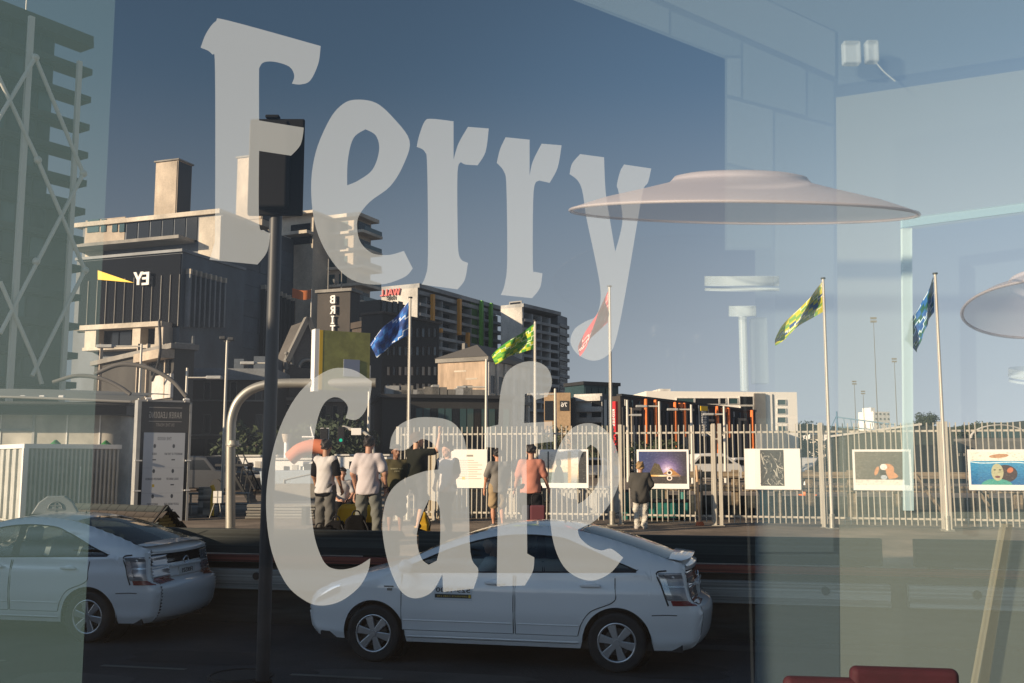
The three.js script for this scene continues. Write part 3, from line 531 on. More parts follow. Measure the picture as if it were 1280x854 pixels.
{ // dark terrace with orange frames
  const b = blockAt('orange_framed_offices', 'long dark office terrace with bright orange upright frames behind the fence', 777, 495, 84, 32, 766, 944);
  const h2 = b.F(943, 515).y, hAt = x => b.h + (h2 - b.h) * x / b.w, ws = new THREE.Shape([[0, 0], [b.w, 0], [b.w, h2], [0, b.h]].map(q => new THREE.Vector2(...q)));
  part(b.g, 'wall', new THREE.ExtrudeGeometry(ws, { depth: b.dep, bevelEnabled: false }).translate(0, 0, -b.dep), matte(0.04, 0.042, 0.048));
  part(b.g, 'end_wall', bx(-0.15, 0, 0, b.h, -b.dep, 0), MAT.brown);
  part(b.g, 'parapet', barSq(V(-0.1, b.h + 0.08, -0.2), V(b.w, h2 + 0.08, -0.2), 0.2, 0.7), MAT.dark);
  for (let i = 0; i < 36; i++) part(b.g, 'fin', bx(b.w * i / 36, b.w * i / 36 + 0.2, 0.6, hAt(b.w * i / 36) * 0.86, -0.02, 0.16), i % 2 ? MAT.slate : MAT.dark);
  for (let i = 0; i < 20; i++) part(b.g, 'pane', bx(b.w * i / 20 + 0.3, b.w * (i + 1) / 20 - 0.4, hAt(b.w * (i + 1) / 20) * 0.885, hAt(b.w * (i + 1) / 20) * 0.965, -0.02, 0.1), i % 4 ? MAT.glassBlue : MAT.pale);
  for (const [x0, x1, y] of [[804, 806.5, 499], [816, 818, 500], [840.5, 843.5, 503], [852, 854, 504], [893, 896, 508], [907, 909, 510], [936.5, 939, 513]]) { const p = b.F(x0, y), q = b.F(x1, y), f = x0 > 810 && x0 < 830 || x0 === 852 || x0 === 907 ? b.h * 0.5 : 1; part(b.g, 'orange_frame', bx(p.x, p.x + 0.14, f, p.y, 0.12, 0.42), MAT.orange); }
  for (const [x0, x1, y] of [[841, 850, 503], [894, 905, 509]]) { const p = b.F(x0, y), q = b.F(x1, y); part(b.g, 'orange_frame', bx(p.x + 0.5, q.x, p.y - 0.45, p.y - 0.06, 0.12, 0.4), MAT.orange); }
  for (const [x0, x1, y] of [[787, 799, 510], [854, 865, 511], [878, 890, 524], [921, 930, 523]]) { const p = b.F(x0, y), q = b.F(x1, y); part(b.g, 'hood', bx(p.x, q.x, p.y - 0.2, p.y, -0.02, 0.3), MAT.tan); part(b.g, 'jamb', bx(p.x, p.x + 0.2, 0.5, p.y - 0.2, -0.02, 0.28), MAT.tan); }
  const rs = b.S(772, 502), re = b.S(772, 566); const s = sub(b.g, 'sign', null, 'tall red sign with reversed white letters');
  part(s, 'board', bx(-0.4, -0.16, re.y, rs.y, rs.z - 0.2, rs.z + 0.22), MAT.red); part(s, 'lettering', text('RIDGES', 0.3, 0.04, true).rotateZ(Math.PI / 2).rotateY(-Math.PI / 2).translate(-0.41, (rs.y * 0.68 + re.y * 0.32), rs.z), MAT.signWhite);
  const p = b.F(876, 527), p1 = b.F(876, 507).y, p0 = b.F(876, 546).y; const v = sub(b.g, 'sign', null, 'vertical white reversed letters'); part(v, 'board', bx(p.x - 0.55, p.x + 0.55, p0, p1, 0.3, 0.42), MAT.slate); part(v, 'lettering', text('WESTBOUND', 0.5, 0.04, true).scale((p1 - p0) * 0.2, 1, 1).rotateZ(Math.PI / 2).translate(p.x, (p0 + p1) / 2 - 0.2, 0.42), MAT.signWhite); part(v, 'emblem', bx(p.x - 0.4, p.x + 0.4, p1 - 0.5, p1 - 0.08, 0.42, 0.5), MAT.yellow);
}
{ // white waterfront building
  const b = blockAt('white_waterfront_block', 'long white low building with dark window bands right of the orange frames', 808, 489, 125, 6, 800, 996, { depth: 16 });
  part(b.g, 'wall', bx(0, b.w, 0, b.h, -16, 0), M(0.82, 0.78, 0.71, 0.7));
  part(b.g, 'roof_box', b.front(832, 484, 846, 492, -3, -8), MAT.white);
  for (const [x0, y0, x1, y1, m] of [[846, 498, 867, 505, MAT.glassTeal], [869, 498, 898, 505, MAT.glassDark], [900, 498, 907, 505, MAT.glassDark], [911, 498, 922, 505, MAT.glassTeal], [925, 496, 941, 506, MAT.glassDark], [926, 508, 941, 516, MAT.glassDark]]) { const p = b.F(x0, y1), q = b.F(x1, y0); windowF(b, p.x, p.y, q.x - p.x, b.F(x0, y0).y - p.y, MAT.white, m); }
  part(b.g, 'grey_panel', b.front(942, 492, 957, 545, 0.4), MAT.greyRoof);
  part(b.g, 'dark_strip', b.front(965, 493, 968, 550, 0.1), MAT.slate);  // dark strip standing proud of the wall
  for (let i = 0; i < 6; i++) { const p = b.F(972, 506 + i * 11), q = b.F(982, 500 + i * 11); windowF(b, p.x, p.y, q.x - p.x, q.y - p.y, MAT.white, MAT.glassTeal); }
  part(b.g, 'lower_block', b.front(944, 539, 975, 575, 2.5), MAT.slateLight);
}
{ // brown brick hotel at left, with sash windows
  const b = blockAt('brown_hotel', 'plain brown brick building with a pale cornice and tall sash windows at left', 236, 461, 105, 2, 226, 342, { depth: 14 });
  part(b.g, 'wall', bx(0, b.w, 0, b.h - 1.2, -14, 0), matte(0.06, 0.047, 0.035));
  part(b.g, 'cornice', bx(-0.3, b.w + 0.3, b.h - 1.2, b.h, -14.3, 0.5), MAT.slateLight);
  part(b.g, 'roof_unit', [b.front(284, 445, 296, 462, -3, -5), b.front(312, 443, 336, 462, -2, -8)], MAT.slate);
  part(b.g, 'string_course', [b.front(237, 500, 342, 502, 0.25), b.front(237, 543, 342, 545, 0.25)], MAT.stone);
  for (const y of [478, 519]) for (const x of [255, 288, 320]) { const p = b.F(x, y + 23), q = b.F(x + 8, y); windowF(b, p.x, p.y, q.x - p.x, b.F(x, y).y - p.y, MAT.stone, MAT.glassDark); }
  for (let i = 0; i < 5; i++) part(b.g, 'shopfront', b.front(240 + i * 20, 549, 255 + i * 20, 575, 0.15), MAT.glassDark);
}
{ // ornate ferry building with gable
  const b = blockAt('ornate_ferry_building', 'ornate stone building with a steep gable, arch and finials behind the big C', 336, 458, 112, 30, 326, 462, { depth: 16 });
  const st = matte(0.15, 0.135, 0.12);
  part(b.g, 'wall', bx(0, b.w, 0, b.h - 2, -16, 0), st);
  part(b.g, 'cornice', [bx(-0.3, b.w, b.h - 2, b.h - 1.3, -16.3, 0.7), bx(-0.2, b.w, b.h * 0.68, b.h * 0.71, -0.02, 0.45), bx(-0.2, b.w, b.h * 0.40, b.h * 0.43, -0.02, 0.45)], MAT.stone);
  const a = b.F(361, 452), t = b.F(383, 426), c = b.F(402, 452), gs = new THREE.Shape([[a.x, a.y - 4], [a.x, a.y], [t.x, t.y + 2.4], [c.x, a.y], [c.x, a.y - 4]].map(p => new THREE.Vector2(...p)));
  const gable = part(b.g, 'gable', new THREE.ExtrudeGeometry(gs, { depth: 6, bevelEnabled: false }).translate(0, 0, -5.8), st);
  part(gable, 'coping', [barSq(V(a.x - 0.3, a.y, 0.1), V(t.x, t.y + 2.6, 0.1), 0.55, 0.9), barSq(V(c.x + 0.3, a.y, 0.1), V(t.x, t.y + 2.6, 0.1), 0.55, 0.9)], MAT.stone);
  part(gable, 'arch', new THREE.TorusGeometry(0.95, 0.2, 6, 20, Math.PI).translate(t.x + 0.1, a.y - 0.7, 0.25), MAT.stone);
  part(gable, 'arch_pane', new THREE.CircleGeometry(0.85, 20, 0, Math.PI).translate(t.x + 0.1, a.y - 0.7, 0.21), MAT.glassDark);
  for (const [x, y] of [[357, 451], [364, 446]]) { const p = b.F(x, y); part(b.g, 'finial', [rod(V(p.x, p.y - 1, 0.2), V(p.x, p.y + 0.6, 0.2), 0.3, 0.14), new THREE.SphereGeometry(0.24, 8, 6).translate(p.x, p.y + 0.8, 0.2)], MAT.stone); }
  part(b.g, 'flagpole', rod(V(t.x + 0.8, t.y + 2, -1), V(t.x + 0.8, t.y + 6.2, -1), 0.06), MAT.pole);
  for (const [f, hh] of [[0.48, 0.16], [0.18, 0.18], [0.02, 0.12]]) for (let i = 0; i < 8; i++) { windowF(b, b.w * (0.04 + i * 0.118), b.h * f, b.w * 0.045, b.h * hh, MAT.stone, MAT.glassDark); }
  const fg = V(t.x + 0.75, t.y + 5.1, -1); part(b.g, 'pennant', grid(10, 4, (u, v) => V(fg.x - u * 2.3, fg.y - 0.15 * Math.sin(u * 5) + v * 1.1 - u * 0.25, fg.z + 0.22 * Math.sin(u * 7))), M(0.42, 0.12, 0.03, 0.8, { side: THREE.DoubleSide }), 'small orange flag on the gable');
}
{ // plain block at left behind the pavilion
  const b = blockAt('grey_annex', 'grey flat roofed annex with pale piers behind the curved pavilion roof', 218, 436, 95, 40, 118, 243);
  part(b.g, 'wall', bx(0, b.w, 0, b.h, -b.dep, 0), matte(0.07, 0.066, 0.06));
  part(b.g, 'roof_edge', bx(-0.5, b.w + 0.3, b.h, b.h + 0.5, -b.dep, 0.4), MAT.stone);
  for (const x of [125, 172, 184, 207]) part(b.g, 'pier', b.side(x, 430, x + 4, 497, 0.3), MAT.tan);
  part(b.g, 'canopy', b.side(184, 437, 218, 448, 1.4), MAT.tan);
  part(b.g, 'pane', b.side(191, 449, 214, 466, 0.2), MAT.glassDark); part(b.g, 'white_wall', b.side(192, 467, 217, 497, 0.25), MAT.pale);
  part(b.g, 'duct', tube([b.S(199, 400, 1.5), b.S(200, 440, 1.6), b.S(196, 460, 1.5), b.S(190, 476, 1.4)], 0.14), MAT.dark);
  part(b.g, 'railing', [b.front(219, 428, 243, 429, 0.1), b.front(240, 420, 242, 436, 0.1)], MAT.steel);
}
// distant right: hills, tower blocks, sheds, sports field masts, bridge truss
{
  const pts = [], n = 140; let y;
  const hillAt = x => 46 + 13 * Math.sin(x * 0.0021 + 1) + 9 * Math.sin(x * 0.0057 + 2.2) + 4 * Math.sin(x * 0.019);
  const g = grid(n, 10, (u, v) => { const x = -2200 + u * 4600; return V(x, QUAY - 2 + hillAt(x) * Math.sin(v * Math.PI / 2) + (v > 0.3 ? 2.5 * Math.sin(x * 0.13) * Math.sin(v * 17 + x * 0.05) : 0), -1150 - v * 320); });
  struct('hills', g, M(0.045, 0.055, 0.035, 0.95, { map: TEX.concrete, side: THREE.DoubleSide }));
}
{
  const b = blockAt('white_tower_block', 'small white tower block on the skyline between the two right flags', 1112, 515, 620, 20, 1091, 1114, { depth: 14 });
  const a = b.F(1092, 520).x;
  part(b.g, 'wall', bx(a, 0, -20, b.h, -14, 0), MAT.cleanWhite); part(b.g, 'lift_shaft', bx(a, a + 3, b.h, b.h + 2.5, -10, -2), MAT.cleanWhite);
  for (let i = 0; i < 4; i++) for (let j = 0; j < 4; j++) part(b.g, 'pane', bx(a * (j + 0.25) / 4 - 1.0, a * (j + 0.25) / 4 + 0.2, b.h - 2 - i * 3, b.h - 0.8 - i * 3, -0.02, 0.2), MAT.slateLight);
}
{ // far houses on the slope
  const specs = [[1004, 546, 11], [1017, 541, 12], [1030, 549, 10], [1041, 543, 9], [1010, 556, 12], [1026, 560, 12], [1037, 556, 11]];
  specs.forEach(([x, y, w], i) => { const d = 420 - i * 9, p = at(x, y, d), g = thing('far_house', ['pale house on the distant slope, topmost at left of the row', 'white flat fronted house on the slope right of the white block', 'small cream house below the ridge beside the blue truss', 'small white house nearest the blue truss mast', 'broad cream house low on the slope behind the black and white poster', 'cream terrace low on the slope between the posters', 'narrow pale house lowest on the slope before the flagpole'][i], 'house', V(p.x, QUAY, p.z), 0.5, 'houses on the distant slope');
    const W = w * d / F_PX / 2, H = p.y - QUAY; part(g, 'wall', bx(-W, W, 0, H, -6, 0), i % 2 ? MAT.white : MAT.cream);
    const rs = new THREE.Shape([new THREE.Vector2(-W - 0.3, H), new THREE.Vector2(W + 0.3, H), new THREE.Vector2(0, H + 1.5)]); part(g, 'roof', new THREE.ExtrudeGeometry(rs, { depth: 6.4, bevelEnabled: false }).translate(0, 0, -6.2), i % 3 ? MAT.brown : MAT.greyRoof);
    for (let k = 0; k < 3; k++) part(g, 'window', bx(-W + W * 0.6 * k + 0.3, -W + W * 0.6 * k + 1.4, H - 2.4, H - 1.0, -0.02, 0.06), MAT.glassDark); });
}
{ // dark harbour shed and grey shed with arched roof
  const b = blockAt('harbour_shed', 'dark green harbour shed with a thin pale roof edge behind the fence', 1036, 547, 62, -16, 1030, 1192, { depth: 9 });
  const up = b.F(1150, 531).y; const sh = new THREE.Shape([[0, 0], [b.w, 0], [b.w, up - 0.2], [b.F(1152, 531).x, up], [0, b.h]].map(p => new THREE.Vector2(...p)));
  part(b.g, 'wall', new THREE.ExtrudeGeometry(sh, { depth: 9, bevelEnabled: false }).translate(0, 0, -9), matte(0.028, 0.04, 0.032));
  part(b.g, 'roof_edge', barSq(V(-0.2, b.h + 0.03, 0.05), V(b.F(1152, 531).x, up + 0.03, 0.05), 0.12, 0.3), MAT.pale);
  for (let i = 0; i < 18; i++) part(b.g, 'cladding_rib', bx(b.w * i / 18 + 0.1, b.w * i / 18 + 0.18, 0, b.h - 0.15 + (up - b.h) * Math.min(1, i / 18 * 1.3), -0.02, 0.06), MAT.timberDark);
  for (let i = 0; i < 3; i++) part(b.g, 'door', bx(b.w * (0.62 + i * 0.12), b.w * (0.62 + i * 0.12) + 1.1, 0, 2.3, -0.02, 0.05), MAT.black);
  const c = blockAt('grey_low_shed', 'long low grey shed roof with a slotted fascia behind the swimmer poster', 1192, 552, 70, -4, 1188, 1330, { depth: 10 });
  part(c.g, 'wall', bx(0, c.w, 0, c.h - 1, -10, 0), MAT.dark); part(c.g, 'roof', bx(-0.2, c.w, c.h - 0.75, c.h, -10.5, 0.6), MAT.greyRoof);
  for (let i = 0; i < 22; i++) part(c.g, 'slot', bx(c.w * i / 22 + 0.05, c.w * i / 22 + 0.25, c.h - 1.05, c.h - 0.78, -0.02, 0.1), MAT.stone);
  const e = at(1250, 545, 90), a = thing('arched_shed', 'pale arched roof rim of a far shed at the right edge', 'shed', V(e.x, QUAY, e.z));
  part(a, 'arch', new THREE.TorusGeometry(2.6, 0.14, 6, 24, Math.PI).scale(1, 0.45, 1).translate(0, e.y - QUAY - 0.2, 0), MAT.pale); part(a, 'wall', bx(-2.5, 2.5, 0, e.y - QUAY - 0.2, -6, -0.1), MAT.greyRoof);
  for (let i = 0; i < 6; i++) part(a, 'pane', bx(-2.1 + i * 0.7, -1.55 + i * 0.7, e.y - QUAY - 0.15, e.y - QUAY + 0.35 + 0.35 * Math.sin(Math.PI * (i + 0.5) / 6), -0.3, -0.1), MAT.glassTeal);
}
{ // sports masts
  [[1092, 402, 300], [1068, 480, 420], [1079, 492, 460], [1118, 452, 380]].forEach(([x, y, d], i) => { const p = at(x, y, d), m = thing('floodlight_mast', ['tallest floodlight mast, left of the white frame', 'shorter floodlight mast left of the tallest mast', 'thin floodlight mast just left of the tallest mast', 'second tallest floodlight mast, beside the white window frame'][i], 'mast', V(p.x, QUAY, p.z), 0, 'floodlight masts on the skyline');
    const h = p.y - QUAY; part(m, 'pole', rod(V(0, 0, 0), V(0, h, 0), 0.0011 * d * 0.5, 0.0005 * d * 0.5), MAT.greyRoof); part(m, 'lamp_head', [bx(-0.9, 0.9, h - 0.3, h + 0.3, -0.2, 0.2), bx(-0.9, 0.9, h + 0.7, h + 1.3, -0.2, 0.2)], MAT.stone); });
  const p0 = at(1046, 519, 350), t = thing('blue_truss', 'blue steel truss with a mast rising behind the harbour shed', 'truss', V(p0.x, QUAY, p0.z)), h = p0.y - QUAY, blue = M(0.10, 0.20, 0.30, 0.6), end = at(1118, 531, 330).sub(V(p0.x, QUAY, p0.z));
  part(t, 'mast', rod(V(0, 0, 0), V(0, h + 1.3, 0), 0.28), blue); part(t, 'stay', rod(V(0, h, 0), V(-3, h - 6, 0), 0.16), blue);
  part(t, 'chord', [rod(V(0, h - 0.7, 0), V(end.x, end.y, end.z), 0.22), rod(V(0, h - 4.2, 0), V(end.x, end.y - 2, end.z), 0.2)], blue);
  for (let i = 0; i < 8; i++) { const f = i / 8, f2 = (i + 0.8) / 8; part(t, 'strut', rod(V(end.x * f, h - 0.7 + (end.y - h + 0.7) * f, end.z * f), V(end.x * f2 - 1.5, h - 4.2 + (end.y + 2.2 - h) * f2, end.z * f2), 0.14), blue); }
}

// ---------------------------------------------------------------- pavilion, hoarding, sign board, kiosk at left
function planeHit(O, th, px, py) { const r = ray(px, py), n = V(Math.sin(th), 0, Math.cos(th)), t = (n.x * O.x + n.z * O.z) / (n.x * r.x + n.z * r.z), P = V(r.x * t, EYE + r.y * t, r.z * t).sub(O); return V(P.x * Math.cos(th) - P.z * Math.sin(th), P.y, P.x * Math.sin(th) + P.z * Math.cos(th)); }
{
  const O = at(158, 500, 25), g = thing('pavilion', 'white pavilion with a curved dark roof and bent roof struts at the left edge', 'pavilion', V(O.x, QUAY, O.z), 0.12);
  const wallW = M(0.66, 0.63, 0.56, 0.7, { map: TEX.concrete }), W = 7.5, H = 3.05, r = 0.5, s = new THREE.Shape();
  s.moveTo(-W, 0); s.lineTo(-r, 0); s.absarc(-r, r, r, -Math.PI / 2, 0); s.lineTo(0, 4); s.lineTo(-W, 4); s.closePath();
  part(g, 'wall', new THREE.ExtrudeGeometry(s, { depth: 2.55, bevelEnabled: false, curveSegments: 16 }).rotateX(-Math.PI / 2), wallW);
  for (let i = 0; i < 6; i++) part(g, 'wall_joint_cover', bx(-0.62 - i * 0.78, -0.59 - i * 0.78, 0, 2.5, 0, 0.018), MAT.cleanWhite);
  part(g, 'fascia', bx(-W, 0.1, 2.5, 2.78, -3.6, 0.35), MAT.dark);
  part(g, 'roof', grid(24, 8, (u, v) => V(-W + u * (W + 0.4), 2.80 + 0.42 * Math.sin(v * Math.PI * 0.5) + 0.10 * Math.sin(u * Math.PI), 1.15 - v * 4.4)), M(0.30, 0.31, 0.29, 0.6, { map: TEX.streak, side: THREE.DoubleSide }));
  part(g, 'gutter', tube([V(-W, 2.8, 1.17), V(-3, 2.88, 1.17), V(0.4, 2.78, 1.17)], 0.035), MAT.steel);
  part(g, 'soffit', bx(-W, 0.35, 2.72, 2.775, 0.35, 1.12), MAT.dark);
  const P = (x, y, d) => { const q = at(x, y, d).sub(V(O.x, QUAY, O.z)); return q.applyAxisAngle(V(0, 1, 0), -0.12); };
  part(g, 'roof_strut', tube([P(118, 468, 25), P(150, 456, 25), P(185, 460, 25), P(215, 476, 25), P(233, 496, 25)], 0.055, 30), MAT.greyRoof);
  part(g, 'roof_strut', tube([P(66, 478, 24.6), P(95, 470, 24.6), P(125, 473, 24.6), P(150, 484, 24.6), P(163, 493, 24.6)], 0.05, 30), MAT.greyRoof);
  for (let i = 0; i < 4; i++) { const q = P(5 + i * 24, 496, 23.8); part(g, 'spot_lamp', [rbx(q.x - 0.06, q.x + 0.06, q.y - 0.03, q.y + 0.03, q.z - 0.05, q.z + 0.05, 0.015)], MAT.cleanWhite); }
  part(g, 'door_frame', [bx(-3.1, -3.04, 0, 2.5, 0, 0.03), bx(-2.2, -2.14, 0, 2.5, 0, 0.03), bx(-3.04, -2.2, 2.1, 2.16, 0, 0.03)], MAT.slab);
}
{ // ribbed hoarding
  const b = blockAt('ribbed_container', 'low white ribbed steel container in front of the pavilion at left', 32, 556, 22.3, 40, -50, 150, { category: 'container' });
  const paint = M(0.60, 0.60, 0.57, 0.6, { map: TEX.fine });
  part(b.g, 'body', bx(0.03, b.w, 0, b.h, -b.dep, -0.03), paint);
  for (let i = 0; i < 22; i++) part(b.g, 'rib', rbx(b.w * (i + 0.25) / 22, b.w * (i + 0.75) / 22, 0.05, b.h - 0.09, -0.05, 0.03, 0.015, 1), paint);
  for (let i = 0; i < 12; i++) part(b.g, 'rib', rbx(-0.03, 0.05, 0.05, b.h - 0.09, -b.dep * (i + 0.75) / 12, -b.dep * (i + 0.25) / 12, 0.015, 1), paint);
  part(b.g, 'top_rail', [bx(-0.04, b.w + 0.03, b.h - 0.08, b.h + 0.02, -0.06, 0.045), bx(-0.045, 0.05, b.h - 0.08, b.h + 0.02, -b.dep, -0.06)], MAT.cleanWhite);
  part(b.g, 'corner_post', bx(-0.05, 0.06, 0, b.h - 0.08, -0.07, 0.05), MAT.cleanWhite);
  for (const f of [0.32, 0.86]) part(b.g, 'roof_light', new THREE.CylinderGeometry(0.02, 0.14, 0.1, 4).rotateY(0.78).translate(b.w * f, b.h + 0.07, -0.12), M(0.04, 0.22, 0.06, 0.6));
  part(b.g, 'door_bar', rod(V(b.w * 0.57, 0.1, 0.05), V(b.w * 0.57, b.h * 0.72, 0.05), 0.012), MAT.cleanWhite);
}
{ // listing board
  const O = at(170, 660, 23), th = 0.5, b = thing('listing_board', 'tall white listing board with a dark header beside the pavilion', 'sign board', V(O.x, QUAY, O.z), th);
  const tr = planeHit(V(O.x, QUAY, O.z), th, 237, 508), tl = planeHit(V(O.x, QUAY, O.z), th, 172, 497), W = tr.x, H = (tr.y + tl.y) / 2;
  const face = canvasTex(384, 512, (g, w, h) => {
    g.fillStyle = '#c9cdd2'; g.fillRect(0, 0, w, h); g.textAlign = 'center'; g.fillStyle = '#70757c'; g.font = 'bold 26px sans-serif'; g.fillText('THE GOOD', w / 2, 44);
    const t = ['MARRIOTT AT THE BAY', 'ORIO', 'SOUL BARS BY', 'RAWSON CHURCH', 'LUCKY WINE BAR', 'AMERICANO'];
    t.forEach((s, i) => { const x = i % 2 ? w * 0.73 : w * 0.27, y = 130 + (i >> 1) * 145; g.fillStyle = '#4d525a'; g.beginPath(); g.arc(x, y - 52, 12, 0, 7); g.fill(); g.font = 'bold 17px sans-serif'; g.fillText(s, x, y, w * 0.44); if (i === 3) g.fillStyle = '#b8a13c'; g.fillRect(x - (i === 3 ? 10 : 16), y + 24, i === 3 ? 20 : 32, i === 3 ? 16 : 7); });
    g.strokeStyle = '#aeb3ba'; g.lineWidth = 2; for (const y of [205, 350]) { g.beginPath(); g.moveTo(0, y); g.lineTo(w, y); g.stroke(); }
  }, true);
  const head = canvasTex(384, 160, (g, w, h) => { g.fillStyle = '#35322f'; g.fillRect(0, 0, w, h); g.fillStyle = '#a39d94'; g.textAlign = 'center'; g.font = 'bold 46px sans-serif'; g.fillText('RARER LEADING', w / 2, 86, w * 0.7); g.font = '24px sans-serif'; g.fillText('IN THE HEART', w / 2, 130, w * 0.5); g.fillRect(w * 0.15, 28, w * 0.7, 4); g.fillRect(w * 0.15, 102, w * 0.7, 3); }, true);
  part(b, 'frame', [bx(-0.08, 0, 0, H + 0.04, -0.45, 0.04), bx(W, W + 0.05, 0, H, -0.3, 0.03), bx(0, W, H, H + 0.04, -0.3, 0.04)], MAT.slab);
  part(b, 'backing', bx(0, W, 0.02, H, -0.3, 0), MAT.dark);
  part(b, 'listing', new THREE.PlaneGeometry(W - 0.16, H * 0.74).translate(W / 2, H * 0.37, 0.012), new THREE.MeshStandardMaterial({ map: face, roughness: 0.6 }));
  part(b, 'header', new THREE.PlaneGeometry(W - 0.02, H * 0.255).translate(W / 2, H * 0.872, 0.014), new THREE.MeshStandardMaterial({ map: head, roughness: 0.6 }));
  for (const y of [0.25, 0.5]) part(b, 'clip', [bx(-0.1, 0.06, H * y, H * y + 0.03, 0.0, 0.06), bx(W - 0.06, W + 0.07, H * y, H * y + 0.03, 0, 0.06)], MAT.cleanWhite);
  for (const x of [0.12, W - 0.12]) part(b, 'spot_lamp', [rod(V(x, H, 0), V(x, H + 0.06, 0.2), 0.012), rbx(x - 0.07, x + 0.07, H + 0.03, H + 0.08, 0.16, 0.26, 0.015)], MAT.cleanWhite);
}
{ // little gabled shelter
  const c = at(206, 634, 16), th = 0.9, g = thing('gabled_shelter', 'small low shelter with a shingled roof and yellow brick gable behind the left taxi', 'shelter', V(c.x, QUAY, c.z), -0.5), rh = c.y - QUAY, hw = 0.36, L = 2.1, eave = rh - 0.42;
  // ridge runs back to the left from the gable
  const brick = [M(0.30, 0.20, 0.06, 0.9), M(0.26, 0.17, 0.055, 0.9), M(0.34, 0.235, 0.08, 0.9)];
  part(g, 'core', bx(-L, -0.03, 0, eave, -hw + 0.02, hw - 0.02), MAT.darkBrick);
  const tri = new THREE.Shape([new THREE.Vector2(-hw, eave), new THREE.Vector2(hw, eave), new THREE.Vector2(0, rh - 0.04)]);
  part(g, 'gable_backing', new THREE.ExtrudeGeometry(tri, { depth: 0.03, bevelEnabled: false }).rotateY(Math.PI / 2).translate(-0.05, 0, 0), MAT.darkBrick);
  for (let r = 0; r < 8; r++) { const y = eave + r * 0.05, half = hw * (1 - (r * 0.05 + 0.05) / (rh - eave - 0.04)); if (half <= 0.04) break; const n = Math.max(1, Math.round(half * 2 / 0.17)); for (let i = 0; i < n; i++) part(g, 'brick', bx(-0.03, 0.012 + 0.004 * ((i + r) % 3), y + 0.004, y + 0.046, -half + i * 2 * half / n + 0.004, -half + (i + 1) * 2 * half / n - 0.004), brick[(i * 5 + r * 3) % 3]); }
  for (let r = 0; r < 8; r++) for (let i = 0; i < 9; i++) { const z = -hw + i * 0.08; part(g, 'brick', bx(-0.035, 0.01, eave - 0.05 - r * 0.05 + 0.004, eave - r * 0.05 - 0.004, z + 0.004, z + 0.076), brick[(i + r * 2) % 3]); }
  const shingle = [MAT.timberDark, M(0.085, 0.07, 0.055, 0.9, { map: TEX.wood }), M(0.07, 0.058, 0.05, 0.9, { map: TEX.wood })];
  const ang = Math.atan2(rh - eave + 0.06, hw + 0.1), sl = Math.hypot(rh - eave + 0.06, hw + 0.1);
  for (const s of [1, -1]) for (let r = 0; r < 6; r++) for (let i = 0; i < 10; i++) {
    const q = part(g, 'shingle', bx(-L / 20, L / 20, 0, 0.012, 0, sl / 6 + 0.03), shingle[(i * 3 + r * 5) % 3]);
    q.geometry.rotateX(s > 0 ? ang * 0.93 : Math.PI - ang * 0.93); const f = r / 6; q.position.set(-L + (i + 0.5 + (r % 2) * 0.3) * L / 9.6, rh - f * (rh - eave + 0.06) + 0.012, s * f * (hw + 0.1));
  }
  part(g, 'barge_board', [barSq(V(0.03, rh + 0.02, 0), V(0.03, eave - 0.06, hw + 0.12), 0.03, 0.05), barSq(V(0.03, rh + 0.02, 0), V(0.03, eave - 0.06, -hw - 0.12), 0.03, 0.05)], MAT.darkBrick);
}
// ---------------------------------------------------------------- barriers along the quay edge
const EO = V(Math.sin(EDGE) * -13.0, QUAY, Math.cos(EDGE) * -13.0);
function onEdge(o) { o.position.copy(EO); o.rotation.y = EDGE; return o; }
{
  const px = (x) => planeHit(EO, EDGE, x, 690).x, top = planeHit(EO, EDGE, 1000, 672).y, bot = planeHit(EO, EDGE, 1000, 706).y;
  const g1 = px(1103), g2 = px(1143), h1 = px(497), h2 = px(523), panels = [[-15, h1 - 6.4], [h1 - 6.1, h1], [h2, g1], [g2, g2 + 6]];
  const said = ['dark barrier panel at the far left behind the left taxi', 'dark barrier panel left of the gap by the crowd', 'long dark barrier panel behind the taxi, ending at the gap on the right', 'dark green barrier panel right of the gap, at the right edge'];
  panels.forEach(([a, b], i) => {
    const t = onEdge(thing('quay_barrier', said[i], 'barrier', null, 0, 'dark barriers along the quay edge'));
    part(t, 'panel', rbx(a, b, bot, top, -0.1, 0.02, 0.012), MAT.timberDark);
    for (const f of [a + 0.3, (a + b) / 2, b - 0.35]) part(t, 'foot', bx(f - 0.14, f + 0.14, -0.02 - 0.13, bot, -0.12, -0.001), MAT.timberDark);
  });
  const rail = onEdge(thing('red_rail', 'faded red rail running below the dark barriers along the quay edge', 'rail'));
  for (let i = 0; i < 6; i++) part(rail, 'length', rbx(-16 + i * 5, -11.02 + i * 5, bot - 0.105, bot - 0.015, 0.0, 0.12, 0.01), M(0.32, 0.085, 0.055, 0.8, { map: TEX.wood }));
  const j = px(1116), bolt = MAT.rubber;
  const ends = [[j - 16.3, j - 10.95, 'grey timber fender beam behind the left taxi'], [j - 10.9, j - 5.55, 'grey timber fender beam between the two taxis'], [j - 5.5, j - 0.06, 'grey timber fender beam with bolts right of the nearer taxi'], [j + 0.14, j + 5.5, 'grey timber fender beam right of the joint under the barrier gap']];
  const y0 = planeHit(EO, EDGE, 1000, 755).y, y1 = planeHit(EO, EDGE, 1000, 727).y;
  ends.forEach(([a, b, s]) => { const t = onEdge(thing('timber_beam', s, 'beam', null, 0, 'timber beams along the quay wall')); part(t, 'beam', rbx(a, b, y0, y1, 0.0, 0.16, 0.014), MAT.timber); for (const f of [a + 0.75, (a + b) / 2, b - 0.75]) part(t, 'bolt', new THREE.CylinderGeometry(0.05, 0.05, 0.03, 14).rotateX(Math.PI / 2).translate(f, (y0 + y1) / 2 + 0.05, 0.165), bolt); });
}
